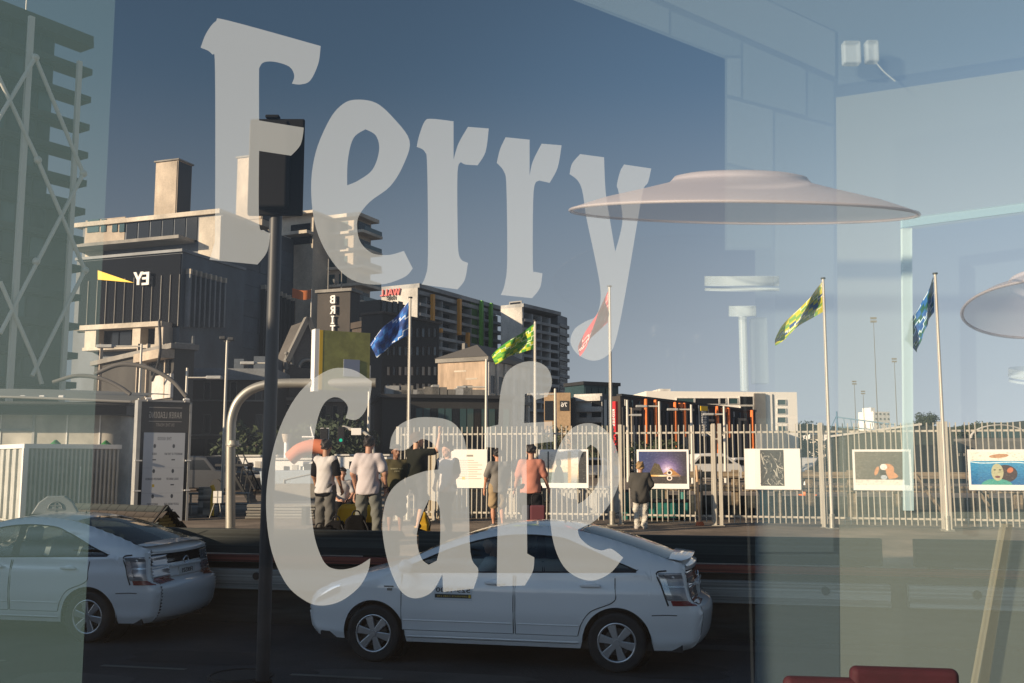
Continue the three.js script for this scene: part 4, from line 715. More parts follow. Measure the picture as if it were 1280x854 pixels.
// ---------------------------------------------------------------- picket fence with its picture boards
const FO = ground(770, 655, QUAY), fpx = (x, y = 600) => planeHit(FO, FENCE, x, y);
function onFence(o) { o.position.copy(FO); o.rotation.y = FENCE; return o; }
{
  const f = onFence(thing('picket_fence', 'pale steel picket fence running along the quay behind the people', 'fence'));
  const xl = fpx(497).x, xr = fpx(1300).x, top = fpx(770, 532).y, geo = [0, 1, 2].map(k => new THREE.BoxGeometry(0.021, top - 0.07, 0.021).translate(0, (top - 0.07) / 2 + 0.07, 0));
  const posts = [497, 543, 765, 776, 893, 901, 1028, 1177, 1185].map(x => fpx(x).x);
  const n = Math.round((xr - xl) / 0.118);
  for (let i = 0; i < n; i++) { const x = xl + (i + 0.5) * (xr - xl) / n; if (posts.some(p => Math.abs(p - x) < 0.05)) continue; const m = part(f, 'picket', geo[i % 3], MAT.fence); m.position.set(x, 0, 0); m.rotation.y = rr(-0.1, 0.1); m.rotation.z = rr(-0.012, 0.012); }
  for (const y of [top - 0.17, 0.2]) part(f, 'rail', bx(xl, xr, y - 0.02, y + 0.02, -0.035, -0.013), MAT.fence);
  for (const p of posts) { part(f, 'post', rbx(p - 0.04, p + 0.04, 0, top + 0.02, -0.05, 0.045, 0.008, 1), MAT.fence); part(f, 'foot_plate', bx(p - 0.07, p + 0.07, 0, 0.012, -0.08, 0.08), MAT.galv); }
  for (const p of [posts[4] - 0.12, posts[5] + 0.12]) part(f, 'bracket', barSq(V(p, top - 0.18, 0.0), V((posts[4] + posts[5]) / 2, top - 0.32, 0.02), 0.03), MAT.fence);
}
const posterArt = [
  (g, w, h) => { g.fillStyle = '#e9e2d6'; g.fillRect(0, 0, w, h); g.fillStyle = '#8b857c'; g.fillRect(w * 0.42, h * 0.13, w * 0.2, 10); g.fillStyle = '#bdb6ab'; for (let i = 0; i < 9; i++) g.fillRect(w * 0.14, h * (0.27 + i * 0.06), w * (0.5 + ((i * 37) % 25) / 100), 5); g.fillStyle = '#d8b23a'; g.fillRect(w * 0.30, h * 0.72, w * 0.09, h * 0.07); },
  (g, w, h) => { const q = g.createLinearGradient(0, 0, 0, h); q.addColorStop(0, '#f3efe6'); q.addColorStop(0.7, '#e7cfb0'); q.addColorStop(1, '#7f8a8a'); g.fillStyle = q; g.fillRect(0, 0, w, h); g.fillStyle = '#6e7f80'; g.fillRect(0, h * 0.66, w * 0.62, h * 0.34); g.fillStyle = '#2c2f33'; g.fillRect(w * 0.16, 0, w * 0.03, h); g.fillRect(w * 0.83, 0, w * 0.17, h); g.fillStyle = '#c79a55'; g.fillRect(w * 0.60, 0, w * 0.07, h); g.fillStyle = '#46565a'; g.beginPath(); g.ellipse(w * 0.40, h * 0.36, w * 0.06, h * 0.13, 0, 0, 7); g.fill(); g.beginPath(); g.moveTo(w * 0.29, h); g.quadraticCurveTo(w * 0.30, h * 0.46, w * 0.40, h * 0.44); g.quadraticCurveTo(w * 0.51, h * 0.47, w * 0.52, h); g.fill(); },
  (g, w, h) => { const q = g.createLinearGradient(0, 0, w, h * 0.2); q.addColorStop(0, '#24366e'); q.addColorStop(0.5, '#3b3c66'); q.addColorStop(1, '#34303c'); g.fillStyle = q; g.fillRect(0, 0, w, h); const r = g.createRadialGradient(w * 0.6, h * 0.55, 5, w * 0.6, h * 0.55, w * 0.42); r.addColorStop(0, 'rgba(236,214,240,.95)'); r.addColorStop(0.4, 'rgba(150,125,190,.55)'); r.addColorStop(1, 'rgba(70,60,100,0)'); g.fillStyle = r; g.fillRect(0, 0, w, h); g.fillStyle = '#4d422b'; g.beginPath(); g.moveTo(w * 0.2, h * 0.75); g.lineTo(w * 0.33, h * 0.36); g.lineTo(w * 0.43, h * 0.40); g.lineTo(w * 0.52, h * 0.72); g.fill(); g.fillStyle = '#a8763f'; g.beginPath(); g.moveTo(w * 0.5, h * 0.7); g.lineTo(w * 0.68, h * 0.52); g.lineTo(w * 0.88, h * 0.76); g.fill(); g.fillStyle = '#3a3435'; g.fillRect(0, h * 0.76, w, h * 0.24); const l = g.createLinearGradient(w * 0.2, 0, w * 0.9, 0); l.addColorStop(0, '#e09a3c'); l.addColorStop(0.4, '#f6e6c0'); l.addColorStop(1, '#6d4a3c'); g.fillStyle = l; g.fillRect(w * 0.2, h * 0.73, w * 0.66, h * 0.05); for (const y of [0.66, 0.83]) { g.fillStyle = '#f4e3da'; g.beginPath(); g.arc(w * 0.64, h * y, h * 0.075, 0, 7); g.fill(); g.fillStyle = '#26191c'; g.beginPath(); g.arc(w * 0.64, h * y, h * 0.045, 0, 7); g.fill(); } },
  (g, w, h) => { g.fillStyle = '#f2ede4'; g.fillRect(0, 0, w, h); g.fillStyle = '#3f3c35'; g.fillRect(w * 0.28, h * 0.02, w * 0.43, h * 0.90); let s = 7; const r = () => (s = s * 16807 % 2147483647) / 2147483647; for (let i = 0; i < 70; i++) { g.strokeStyle = ['#b9b3a5', '#77726a', '#211f1c'][i % 3]; g.lineWidth = 1 + r() * 4; g.beginPath(); const x = w * (0.30 + 0.39 * r()), y = h * (0.05 + 0.8 * r()); g.moveTo(x, y); g.quadraticCurveTo(x + (r() - 0.5) * 40, y + (r() - 0.5) * 40, Math.max(w * 0.3, Math.min(w * 0.69, x + (r() - 0.5) * 60)), Math.min(h * 0.9, y + r() * 50)); g.stroke(); } },
  (g, w, h) => { g.fillStyle = '#57534a'; g.fillRect(0, 0, w, h); const q = g.createLinearGradient(0, 0, w, h); q.addColorStop(0, '#6a665b'); q.addColorStop(1, '#413f38'); g.fillStyle = q; g.fillRect(0, 0, w, h); g.fillStyle = '#e8e0d6'; g.fillRect(0, h * 0.84, w * 0.9, h * 0.16); g.fillStyle = '#c98b5a'; g.beginPath(); g.moveTo(w * 0.5, h * 0.38); g.quadraticCurveTo(w * 0.75, h * 0.3, w * 0.72, h * 0.62); g.quadraticCurveTo(w * 0.9, h * 0.8, w * 0.62, h * 0.82); g.fill(); g.beginPath(); g.ellipse(w * 0.40, h * 0.58, w * 0.035, h * 0.14, 0.3, 0, 7); g.fill(); g.fillStyle = '#f0ebe6'; g.beginPath(); g.arc(w * 0.53, h * 0.46, h * 0.09, 0, 7); g.fill(); g.fillStyle = '#aeb8c4'; g.beginPath(); g.ellipse(w * 0.53, h * 0.77, w * 0.06, h * 0.07, 0, 0, 7); g.fill(); g.fillStyle = '#2b2622'; g.fillRect(w * 0.46, h * 0.56, w * 0.11, h * 0.14); },
  (g, w, h) => { g.fillStyle = '#efe6da'; g.fillRect(0, 0, w, h); const q = g.createLinearGradient(0, h * 0.28, 0, h); q.addColorStop(0, '#2f8fc0'); q.addColorStop(1, '#0f5f9a'); g.fillStyle = q; g.fillRect(0, h * 0.28, w, h * 0.72); g.strokeStyle = '#dff0f2'; g.lineWidth = 5; g.beginPath(); g.moveTo(0, h * 0.3); g.bezierCurveTo(w * 0.3, h * 0.42, w * 0.6, h * 0.24, w, h * 0.36); g.stroke(); g.fillStyle = '#b88b62'; g.beginPath(); g.ellipse(w * 0.5, h * 0.13, w * 0.17, h * 0.06, -0.1, 0, 7); g.fill(); g.fillStyle = '#3a211c'; g.beginPath(); g.ellipse(w * 0.60, h * 0.66, w * 0.20, h * 0.26, 0.2, 0, 7); g.fill(); g.fillStyle = '#3f9a8c'; g.beginPath(); g.ellipse(w * 0.44, h * 1.02, w * 0.27, h * 0.2, 0, 0, 7); g.fill(); g.fillStyle = '#b3b08a'; g.beginPath(); g.ellipse(w * 0.46, h * 0.62, w * 0.105, h * 0.26, 0, 0, 7); g.fill(); g.fillStyle = '#4a4a38'; for (const x of [0.415, 0.505]) { g.beginPath(); g.ellipse(w * x, h * 0.55, w * 0.022, h * 0.02, 0, 0, 7); g.fill(); } g.fillStyle = '#6d3a33'; g.beginPath(); g.ellipse(w * 0.46, h * 0.76, w * 0.045, h * 0.035, 0, 0, 7); g.fill(); g.fillStyle = '#c26b3e'; g.beginPath(); g.ellipse(w * 0.68, h * 0.56, w * 0.05, h * 0.09, 0.5, 0, 7); g.fill(); },
];
{
  const boards = [[565, 562, 610, 610, 'plain white notice board with lines of small print on the fence'], [674, 562, 736, 610, 'picture board of a lone figure on a bright shore, beside the pink shirt'], [797, 562, 861, 611, 'picture board of a night sky and light trail above a lake'], [932, 561, 1000, 612, 'white picture board with a black and white upright print in the middle'],
    [1067, 562, 1138, 613, 'picture board of dim figures holding pale balls'], [1211, 562, 1287, 613, 'picture board of a swimmer under blue water at the right edge']];
  boards.forEach(([x0, y0, x1, y1, label], i) => {
    const a = fpx(x0, y1), b = fpx(x1, y0), c = fpx(x0, y0), d = fpx(x1, y1), yt = (b.y + c.y) / 2, yb = (a.y + d.y) / 2, t = onFence(thing('picture_board', label, 'picture board', null, 0, 'picture boards hung on the fence'));
    part(t, 'board', bx(a.x, b.x, yb, yt, 0.05, 0.07), MAT.cleanWhite);
    const m = i === 0 || i === 3 ? 0.01 : 0.045, low = i === 0 || i === 3 ? 0.01 : 0.11;
    const tx = canvasTex(256, 192, (g, w, h) => { posterArt[i](g, w, h); if (i && i !== 3) { let q = 77 + i * 31; const r = () => (q = q * 16807 % 2147483647) / 2147483647; for (let n = 0; n < 1400; n++) { g.fillStyle = r() < 0.5 ? 'rgba(0,0,0,0.09)' : 'rgba(255,250,235,0.08)'; g.fillRect(r() * w, r() * h, 1 + r() * 9, 1 + r() * 5); } } });
    part(t, 'print', new THREE.PlaneGeometry(b.x - a.x - 2 * m, yt - yb - m - low).translate((a.x + b.x) / 2, (yt - m + yb + low) / 2, 0.072), new THREE.MeshStandardMaterial({ map: tx, roughness: 0.6 }));
    part(t, 'bracket', [bx(a.x + 0.1, a.x + 0.14, yt - 0.1, yt - 0.06, 0.0, 0.05), bx(b.x - 0.14, b.x - 0.1, yt - 0.1, yt - 0.06, 0.0, 0.05)], MAT.galv);
  });
}
// ---------------------------------------------------------------- flags
function flagTex(base, other, line, s0) {
  return canvasTex(256, 128, (g, w, h) => {
    g.fillStyle = base; g.fillRect(0, 0, w, h); let s = s0; const r = () => (s = s * 16807 % 2147483647) / 2147483647;
    for (let k = 0; k < 3; k++) { g.fillStyle = other[k % other.length]; g.beginPath(); let y = h * (0.08 + k * 0.3), x = 0; g.moveTo(0, y); while (x < w) { x += 26; g.lineTo(x, y); y += (Math.floor(x / 26) % 2 ? 22 : -20); g.lineTo(x, y); } g.lineTo(w, y + 26); for (; x > 0; x -= 26) { g.lineTo(x, y + 26); y += (Math.floor(x / 26) % 2 ? -20 : 18); g.lineTo(x, y + 26); } g.fill(); }
    g.strokeStyle = line; g.lineWidth = 4.5; for (let k = 0; k < 3; k++) { g.beginPath(); let y = h * (0.12 + k * 0.34), x = -10 + k * 9; g.moveTo(x, y); while (x < w) { x += 22 + r() * 16; g.lineTo(x, y); y += (Math.floor(r() * 9) % 2 ? 17 : -15); g.lineTo(x, y); } g.stroke(); }
  });
}
{
  const F = [
    { x: 513, top: 372, base: 23.6, q: [[513, 374], [512, 418], [463, 430], [473, 448]], c: ['#1c4690', ['#2f72bf', '#16346f'], '#e6edf5'], l: 'blue zigzag flag on the leftmost flagpole, before the dark brick building', n: 'dark blue and mid blue flag with white zigzags' },
    { x: 669, top: 401, base: 22.9, q: [[669, 404], [669, 436], [614, 443], [620, 456]], c: ['#3d8a2a', ['#b6bf1f', '#6aa52a'], '#dfe5c0'], l: 'green and yellow zigzag flag on the short pole before the grey apartments', n: 'green and yellow flag' },
    { x: 762, top: 358, base: 21.85, q: [[761, 362], [760, 403], [722, 432], [725, 446]], c: ['#b5121f', ['#cc2a34', '#8f0f1a'], '#f0d2cc'], l: 'red zigzag flag on the pole beside the letter y', n: 'red flag with pale zigzag lines' },
    { x: 1029, top: 348, base: 20.75, q: [[1029, 351], [1029, 390], [966, 420], [970, 432]], c: ['#c2bd1e', ['#6c9c3a', '#1f4a86'], '#e5e6c8'], l: 'yellow, green and blue flag on the pole left of the pale partition', n: 'yellow green and blue flag' },
    { x: 1169, top: 342, base: 20.05, q: [[1167, 345], [1168, 390], [1124, 425], [1145, 441]], c: ['#1b5fa0', ['#0f5147', '#134a8c'], '#c6dbe2'], l: 'blue and dark green zigzag flag on the rightmost flagpole', n: 'blue and green flag' },
  ];
  F.forEach((f, i) => {
    const t = at(f.x, f.top, f.base), p = thing('flagpole', f.l, 'flag', V(t.x, QUAY, t.z), 0, 'flags on poles along the fence'), h = t.y - QUAY;
    part(p, 'pole', rod(V(0, 0, 0), V(0, h, 0), 0.036, 0.026, 12), MAT.pole); part(p, 'cap', [new THREE.CylinderGeometry(0.05, 0.05, 0.03, 12).translate(0, h, 0)], MAT.dark); part(p, 'base_plate', [bx(-0.1, 0.1, 0, 0.02, -0.1, 0.1), rod(V(0, 0, 0), V(0, 0.3, 0), 0.06, 0.06)], MAT.galv);
    part(p, 'rope', rod(V(-0.045, 0.9, 0.02), V(-0.03, h - 0.05, 0.02), 0.006, 0.006, 5), MAT.pole);
    const K = f.q.map(([x, y]) => at(x, y, f.base).sub(V(t.x, QUAY, t.z)));
    const tx = flagTex(f.c[0], f.c[1], f.c[2], 91 + i * 17);
    part(p, 'flag', grid(28, 12, (u, v) => { const a = K[1].clone().lerp(K[0], v), b = K[3].clone().lerp(K[2], v), q = a.lerp(b, u); const sag = Math.sin(u * Math.PI); q.y += sag * 0.03 - 0.02 * Math.sin(v * 5 + u * 9) * u; q.x += (v - 0.5) * 0.10 * sag + 0.02 * Math.sin(u * 10 + v * 3) * u; q.z += u * 0.15 + 0.10 * Math.sin(u * 8 + v * 2.4 + i) * Math.min(1, u * 3) + 0.05 * Math.sin(u * 17 - v * 3 + i * 2) * u; return q; }), new THREE.MeshStandardMaterial({ map: tx, roughness: 0.75, side: THREE.DoubleSide }), f.n);
  });
}
// ---------------------------------------------------------------- traffic signal, gantry, lamp posts
{
  const d = 9.3, t = at(348, 152, d), s = thing('traffic_signal', 'back of a black traffic signal on a dark pole behind the letter F', 'traffic light', V(t.x, ROAD, t.z)), h = t.y - ROAD, m = d / F_PX;
  const bk = new THREE.MeshPhysicalMaterial({ color: C(0.009, 0.009, 0.010), roughness: 0.85, specularIntensity: 0.3 }), W = 35 * m, H = 127 * m;
  part(s, 'pole', rod(V(0, 0, 0), V(0, h - 0.1, 0), 0.062, 0.06, 16), M(0.03, 0.032, 0.036, 0.5));
  part(s, 'backboard', rbx(-W, W, h - H, h, 0.05, 0.09, 0.07, 3).translate(0.01, 0, 0), bk);
  part(s, 'rim', [bx(-W + 0.0, -W + 0.07, h - H + 0.06, h - 0.04, 0.025, 0.047)], M(0.20, 0.18, 0.15, 0.7));  // lighter strip paints the sunlit left edge of the head
  part(s, 'housing', rbx(-0.14, 0.15, h - H * 0.95, h - H * 0.06, 0.09, 0.22, 0.03, 2), bk);
  for (let i = 0; i < 3; i++) part(s, 'visor', new THREE.CylinderGeometry(0.1, 0.11, 0.16, 16, 1, true, 0, Math.PI * 1.4).rotateX(Math.PI / 2).translate(0, h - H * (0.2 + i * 0.3), -0.09), new THREE.MeshStandardMaterial({ color: C(0.012, 0.012, 0.012), roughness: 0.8, side: THREE.DoubleSide }));
  part(s, 'cap', rbx(-0.1, 0.03, h, h + 0.03, 0.04, 0.12, 0.01), bk);
  part(s, 'bracket', [bx(-0.09, 0.09, h - 0.3, h - 0.24, -0.05, 0.06), bx(-0.09, 0.09, h - 0.75, h - 0.69, -0.05, 0.06)], bk);
  part(s, 'foot', rod(V(0, 0, 0), V(0, 0.25, 0), 0.1, 0.085, 16), bk);
}
{
  const d = 19.3, base = ground(288, 666, QUAY), g = thing('bent_sign_gantry', 'galvanised bent pole arching over to hold the olive sign panel', 'sign gantry', base);
  const P = (x, y) => at(x, y, -base.z).sub(base);
  part(g, 'pole', tube([P(288, 664), P(288, 600), P(288.5, 545), P(290, 522), P(297, 503), P(311, 489), P(330, 481.5), P(350, 479.5), P(400, 479), P(470, 478.5)], 0.092, 90, 14), MAT.galv);
  const c = P(288, 556); part(g, 'collar', [new THREE.CylinderGeometry(0.15, 0.15, 0.035, 16).translate(0, c.y, 0), new THREE.CylinderGeometry(0.11, 0.11, 0.12, 16).translate(0, c.y + 0.02, 0)], MAT.galv);
  part(g, 'base_plate', [new THREE.CylinderGeometry(0.2, 0.2, 0.03, 20).translate(0, 0.015, 0)], MAT.galv);
  const a = P(404, 450), th = 0.5, sg = sub(g, 'sign_panel', V(a.x, 0, a.z + 0.12)); sg.rotation.y = th;
  const y0 = P(404, 488).y, y1 = P(404, 414).y, W = 0.98;
  part(sg, 'face', bx(0, W, y0, y1, -0.02, 0.03), M(0.36, 0.36, 0.09, 0.7, { map: TEX.fine }), 'olive back of the sign'); part(sg, 'edge', bx(-0.16, -0.07, y0 - 0.03, y1 + 0.02, -0.2, 0.03), MAT.cleanWhite); part(sg, 'yellow_strip', bx(-0.07, 0, y0, y1, -0.06, 0.033), MAT.yellow);
  part(sg, 'plate', bx(W * 0.44, W * 0.78, y0 + 0.28, y0 + 0.62, 0.03, 0.045), M(0.24, 0.28, 0.40, 0.6), 'blue grey plate'); part(sg, 'bracket', [bx(W * 0.4, W * 0.5, y0 + 0.02, y0 + 0.3, -0.1, -0.02), bx(W * 0.6, W * 0.7, y0 + 0.02, y0 + 0.3, -0.1, -0.02)], MAT.galv);
}
{ // lamp posts
  const L = [ // column, top row, distance, arm end column (0: double head), arm row, label
    [284, 424, 30, 0, 424, 'tall slim lamp post with a double head beside the galvanised gantry pole'], [462, 457, 62, 451, 468, 'lamp post with a short arm right of the olive sign'], [608, 449, 70, 574, 484, 'lamp post with a dark arm before the plastered hall'],
    [694, 486, 60, 662, 493, 'lamp post with a short arm before the tan cube'], [824, 502, 58, 798, 508, 'lamp post with a short arm, the leftmost before the orange frames'], [864, 506, 60, 837, 512, 'lamp post in the middle of the orange framed terrace'],
    [905, 508, 62, 882, 518, 'lamp post at the right part of the orange framed terrace'], [177, 430, 40, 126, 433, 'lamp post with a long left arm before the grey annex'], [234, 460, 42, 273, 472, 'lamp post with a long right arm before the brown hotel'], [337, 452, 45, 305, 454, 'lamp post with a flat lamp left of the ornate gable'], [784, 500, 64, 799, 519, 'lamp post beside the red sign'],
  ];
  L.forEach(([x, y, d, ax, ay, label]) => { const t = at(x, y, d), p = thing('street_lamp', label, 'street lamp', V(t.x, QUAY, t.z), 0, 'street lamps along the waterfront'), h = t.y - QUAY, r = d * 0.0015; part(p, 'post', rod(V(0, 0, 0), V(0, h, 0), r * 1.15, r * 0.8, 8), MAT.pole);
    if (ax) { const e = at(ax, ay, d), f = at(x, ay, d); const a = V(0, f.y - QUAY, 0), b = V(e.x - t.x, e.y - QUAY, 0); part(p, 'arm', rod(a, b, r * 0.55), MAT.pole); part(p, 'lamp', rbx(Math.min(b.x, b.x + Math.sign(b.x) * -0.35) - 0.15, Math.max(b.x, b.x - Math.sign(b.x) * 0.35) + 0.15, b.y - 0.07, b.y + 0.07, -0.14, 0.14, 0.04), MAT.slab); }
    else part(p, 'lamp', [rbx(-0.22, -0.03, h - 0.02, h + 0.09, -0.1, 0.1, 0.03), rbx(0.03, 0.22, h - 0.05, h + 0.06, -0.1, 0.1, 0.03), bx(-0.1, 0.1, h - 0.09, h - 0.03, -0.03, 0.03)], MAT.dark); });
  const w = at(358, 552, 44), q = thing('white_post', 'short white post with a tan top beside the white cabin, behind the big C', 'post', V(w.x, QUAY, w.z)); part(q, 'post', rod(V(0, 0, 0), V(0, w.y - QUAY, 0), 0.11, 0.1), MAT.cleanWhite); part(q, 'lamp', [new THREE.CylinderGeometry(0.22, 0.14, 0.35, 12).translate(0, w.y - QUAY + 0.15, 0)], MAT.tan);
  // mast arm signal beyond the group
  const m = at(466, 560, 60), t = thing('signal_mast_arm', 'curved mast arm with small white sign and traffic signal above the group of men', 'traffic light', V(m.x, QUAY, m.z)), P = (x, y) => at(x, y, 60).sub(V(m.x, QUAY, m.z));
  part(t, 'arm', tube([P(466, 600), P(466, 560), P(463, 548), P(455, 541), P(443, 538), P(428, 533.5)], 0.11, 30), MAT.pole); const n = P(446, 540); part(t, 'sign', rbx(n.x - 0.3, n.x + 0.3, n.y - 0.2, n.y + 0.22, 0.12, 0.18, 0.03), MAT.signWhite);
  const k = P(427, 540); part(t, 'signal_head', rbx(k.x - 0.2, k.x + 0.2, k.y - 0.75, k.y + 0.3, -0.05, 0.25, 0.04), MAT.black); part(t, 'green_lamp', new THREE.CircleGeometry(0.1, 12).translate(k.x, k.y - 0.5, 0.255), new THREE.MeshStandardMaterial({ color: C(0, 0.1, 0.06), emissive: C(0.0, 0.35, 0.2) }));
  const v = at(406, 535, 50), u = thing('traffic_signal', 'dark traffic signal head with a pale border left of the mast arm', 'traffic light', V(v.x, QUAY, v.z)), hh = v.y - QUAY; part(u, 'pole', rod(V(0, 0, 0), V(0, hh, 0), 0.07), MAT.dark); part(u, 'backboard', rbx(-0.22, 0.22, hh - 0.75, hh, -0.03, 0.03, 0.03), MAT.signWhite); part(u, 'housing', rbx(-0.19, 0.19, hh - 0.72, hh - 0.03, 0.03, 0.2, 0.03), MAT.black);
}

// ---------------------------------------------------------------- white hatchback taxis
const carPaint = new THREE.MeshPhysicalMaterial({ color: C(0.80, 0.80, 0.80), roughness: 0.3, clearcoat: 1, clearcoatRoughness: 0.06 });
const carGlass = new THREE.MeshPhysicalMaterial({ color: C(0.60, 0.66, 0.65), transmission: 1, thickness: 0, roughness: 0.0, ior: 1.5 });
const carTrim = M(0.018, 0.018, 0.019, 0.5), chrome = M(0.72, 0.72, 0.74, 0.18, { metalness: 1 }), rimMat = M(0.55, 0.56, 0.58, 0.32, { metalness: 0.85 });
const seatMat = M(0.06, 0.06, 0.062, 0.9), lampClear = M(0.72, 0.74, 0.76, 0.12, { metalness: 0.75 }), lampRed = new THREE.MeshPhysicalMaterial({ color: C(0.17, 0.008, 0.01), roughness: 0.15, clearcoat: 1 });
function makeCar(label, labels = {}) {
  const car = thing('white_taxi', label, 'car', V(0, 0, 0), 0, 'white hatchback taxis parked along the road');
  const prof = new THREE.CatmullRomCurve3([[-2.08, 0.23], [-2.17, 0.33], [-2.205, 0.48], [-2.19, 0.60], [-2.12, 0.705], [-1.95, 0.80], [-1.6, 0.925], [-1.28, 1.00], [-1.12, 1.045], [-0.9, 1.145], [-0.6, 1.275], [-0.3, 1.38], [0, 1.452], [0.25, 1.484], [0.5, 1.490], [0.8, 1.468], [1.1, 1.415], [1.4, 1.335], [1.7, 1.238], [1.92, 1.163], [2.06, 1.125], [2.10, 1.10], [2.085, 1.04], [2.105, 0.93], [2.13, 0.80], [2.16, 0.735], [2.235, 0.70], [2.262, 0.64], [2.255, 0.5], [2.225, 0.36], [2.16, 0.27], [2.08, 0.23]].map(p => V(p[0], p[1], 0)), false, 'centripetal').getSpacedPoints(300);
  const AX = [-1.33, 1.37], AY = 0.31, AR = 0.365;
  const topY = x => { let best = -1; for (let i = 0; i < 300; i++) { const a = prof[i], b = prof[i + 1]; if ((a.x - x) * (b.x - x) <= 0 && a.x !== b.x) { const y = a.y + (b.y - a.y) * (x - a.x) / (b.x - a.x); if (y > best) best = y; } } return best; };
  const lowY = x => { if (x > -2.08 && x < 2.08) return 0.23; let best = 9; for (let i = 0; i < 300; i++) { const a = prof[i], b = prof[i + 1]; if ((a.x - x) * (b.x - x) <= 0 && a.x !== b.x) { const y = a.y + (b.y - a.y) * (x - a.x) / (b.x - a.x); if (y < best) best = y; } } return Math.min(best, topY(x)); };
  const distP = (x, y) => { let d = 9; for (let i = 0; i <= 300; i += 2) { const q = prof[i], e = Math.hypot(q.x - x, q.y - y); if (e < d) d = e; } return d; };
  const lerpT = (t, v) => { for (let i = 1; i < t.length; i++) if (v <= t[i][0]) { const f = (v - t[i - 1][0]) / (t[i][0] - t[i - 1][0]), s = f * f * (3 - 2 * f); return t[i - 1][1] + (t[i][1] - t[i - 1][1]) * s; } return t[t.length - 1][1]; };
  const wY = [[0.2, 0.79], [0.34, 0.835], [0.60, 0.862], [0.80, 0.858], [0.98, 0.822], [1.10, 0.775], [1.30, 0.675], [1.52, 0.57]];
  const wX = x => { let t = 0; if (x < -1.2) t += 0.26 * Math.pow((-1.2 - x) / 1.0, 2.4); if (x > 1.1) t += 0.155 * Math.pow((x - 1.1) / 1.15, 2.2); return t; };
  const base = (x, y) => lerpT(wY, y) - wX(x) * (y > 1 ? 0.75 : 1);
  const R = 0.085;
  function W(x, y) { const d = Math.min(R, distP(x, y)); return base(x, y) - (R - Math.sqrt(Math.max(0, R * R - (R - d) * (R - d)))); }
  const belt = x => 0.995 + 0.022 * (x + 0.5), winTop = x => { const t = topY(x); let y = t - 0.085 - 0.02 * Math.max(0, x); if (x > 0.8) y = Math.min(y, 1.365 - (x - 0.8) * 0.395); return Math.max(belt(x), y); };
  const wx0 = -1.02, wx1 = 1.60;
  const hasWin = x => x > wx0 && x < wx1 && winTop(x) > belt(x) + 0.012;
  const sill = x => { let y = Math.max(lowY(x), 0.235); for (const a of AX) { const dx = Math.abs(x - a); if (dx < AR) y = Math.max(y, AY + Math.sqrt(AR * AR - dx * dx) - 0.0); } return y; };
  // side skins with openings for windows and wheels, both sides
  const xs = []; for (let i = 0; i <= 150; i++) xs.push(-2.203 + (2.26 + 2.203) * i / 150); for (const a of AX) for (const s of [-1, 1]) for (const e of [0.9999, 0.995, 0.98]) xs.push(a + s * AR * e); xs.sort((a, b) => a - b);
  const skin = (rows, lo, hi, s) => { const p = [], ix = [], n = xs.length; for (const x of xs) { const a = lo(x), b = Math.max(a, hi(x)); for (let j = 0; j <= rows; j++) { const f = j / rows, y = a + (b - a) * (1 - Math.pow(1 - f, 1.35)); p.push(x, y, s * W(x, y)); } } for (let i = 0; i < n - 1; i++) for (let j = 0; j < rows; j++) { const a = i * (rows + 1) + j, b = a + rows + 1; if (s > 0) ix.push(a, b, a + 1, a + 1, b, b + 1); else ix.push(a, a + 1, b, a + 1, b + 1, b); } const g = new THREE.BufferGeometry(); g.setAttribute('position', new THREE.Float32BufferAttribute(p, 3)); g.setIndex(ix); g.computeVertexNormals(); return g; };
  const lowHi = x => hasWin(x) ? belt(x) : sill(x) + (topY(x) - sill(x)) * 0.7, upLo = x => hasWin(x) ? winTop(x) : sill(x) + (topY(x) - sill(x)) * 0.7;
  // the strip that runs over bonnet, roof and tail
  const strip = (i0, i1, off = 0, vm = 1, v0 = -1) => grid(i1 - i0, 22, (u, v) => { const i = Math.round(i0 + u * (i1 - i0)), q = prof[i], a = prof[Math.max(0, i - 1)], b = prof[Math.min(300, i + 1)], n = V(-(b.y - a.y), b.x - a.x, 0).normalize(), vv = v0 + v * (vm - v0), w = W(q.x, q.y), bow = 0.035 * (1 - vv * vv) + off, inx = Math.abs(n.x) > 0.7 ? 0.05 * (1 - vv * vv) : 0; return V(q.x + n.x * (bow + inx), q.y + n.y * bow, vv * w); }, true);
  const idx = x => { for (let i = 60; i < 300; i++) if (prof[i].x >= x && prof[i].y > 0.75) return i; return 300; }, idR = y => { for (let i = 299; i > 100; i--) if (prof[i].y >= y) return i; };
  const s0 = idx(-1.10), s1 = idx(-0.12), r0 = idx(0.93), r1 = idx(1.9), t0 = idx(2.09), g0 = idR(1.045), g1 = idR(0.915);
  part(car, 'body', [skin(26, sill, lowHi, 1), skin(26, sill, lowHi, -1), skin(8, upLo, topY, 1), skin(8, upLo, topY, -1), strip(0, s0), strip(s1, r0), strip(r1, g0), strip(g1, 300)], carPaint);
  part(car, 'windscreen', strip(s0, s1, 0.002), carGlass); part(car, 'rear_window', strip(r0, r1, 0.002), carGlass); part(car, 'tail_window', strip(g0, g1, 0.002), M(0.012, 0.014, 0.018, 0.1));
  // dark floor, wheel housings
  part(car, 'floor_pan', [bx(-2.0, 2.05, 0.22, 0.3, -0.72, 0.72), bx(-1.0, 1.0, 0.3, 0.42, -0.78, 0.78)], carTrim);
  part(car, 'dashboard', [bx(-1.1, -0.75, 0.55, 0.98, -0.66, 0.66), bx(1.15, 2.0, 0.5, 0.93, -0.62, 0.62)], seatMat);
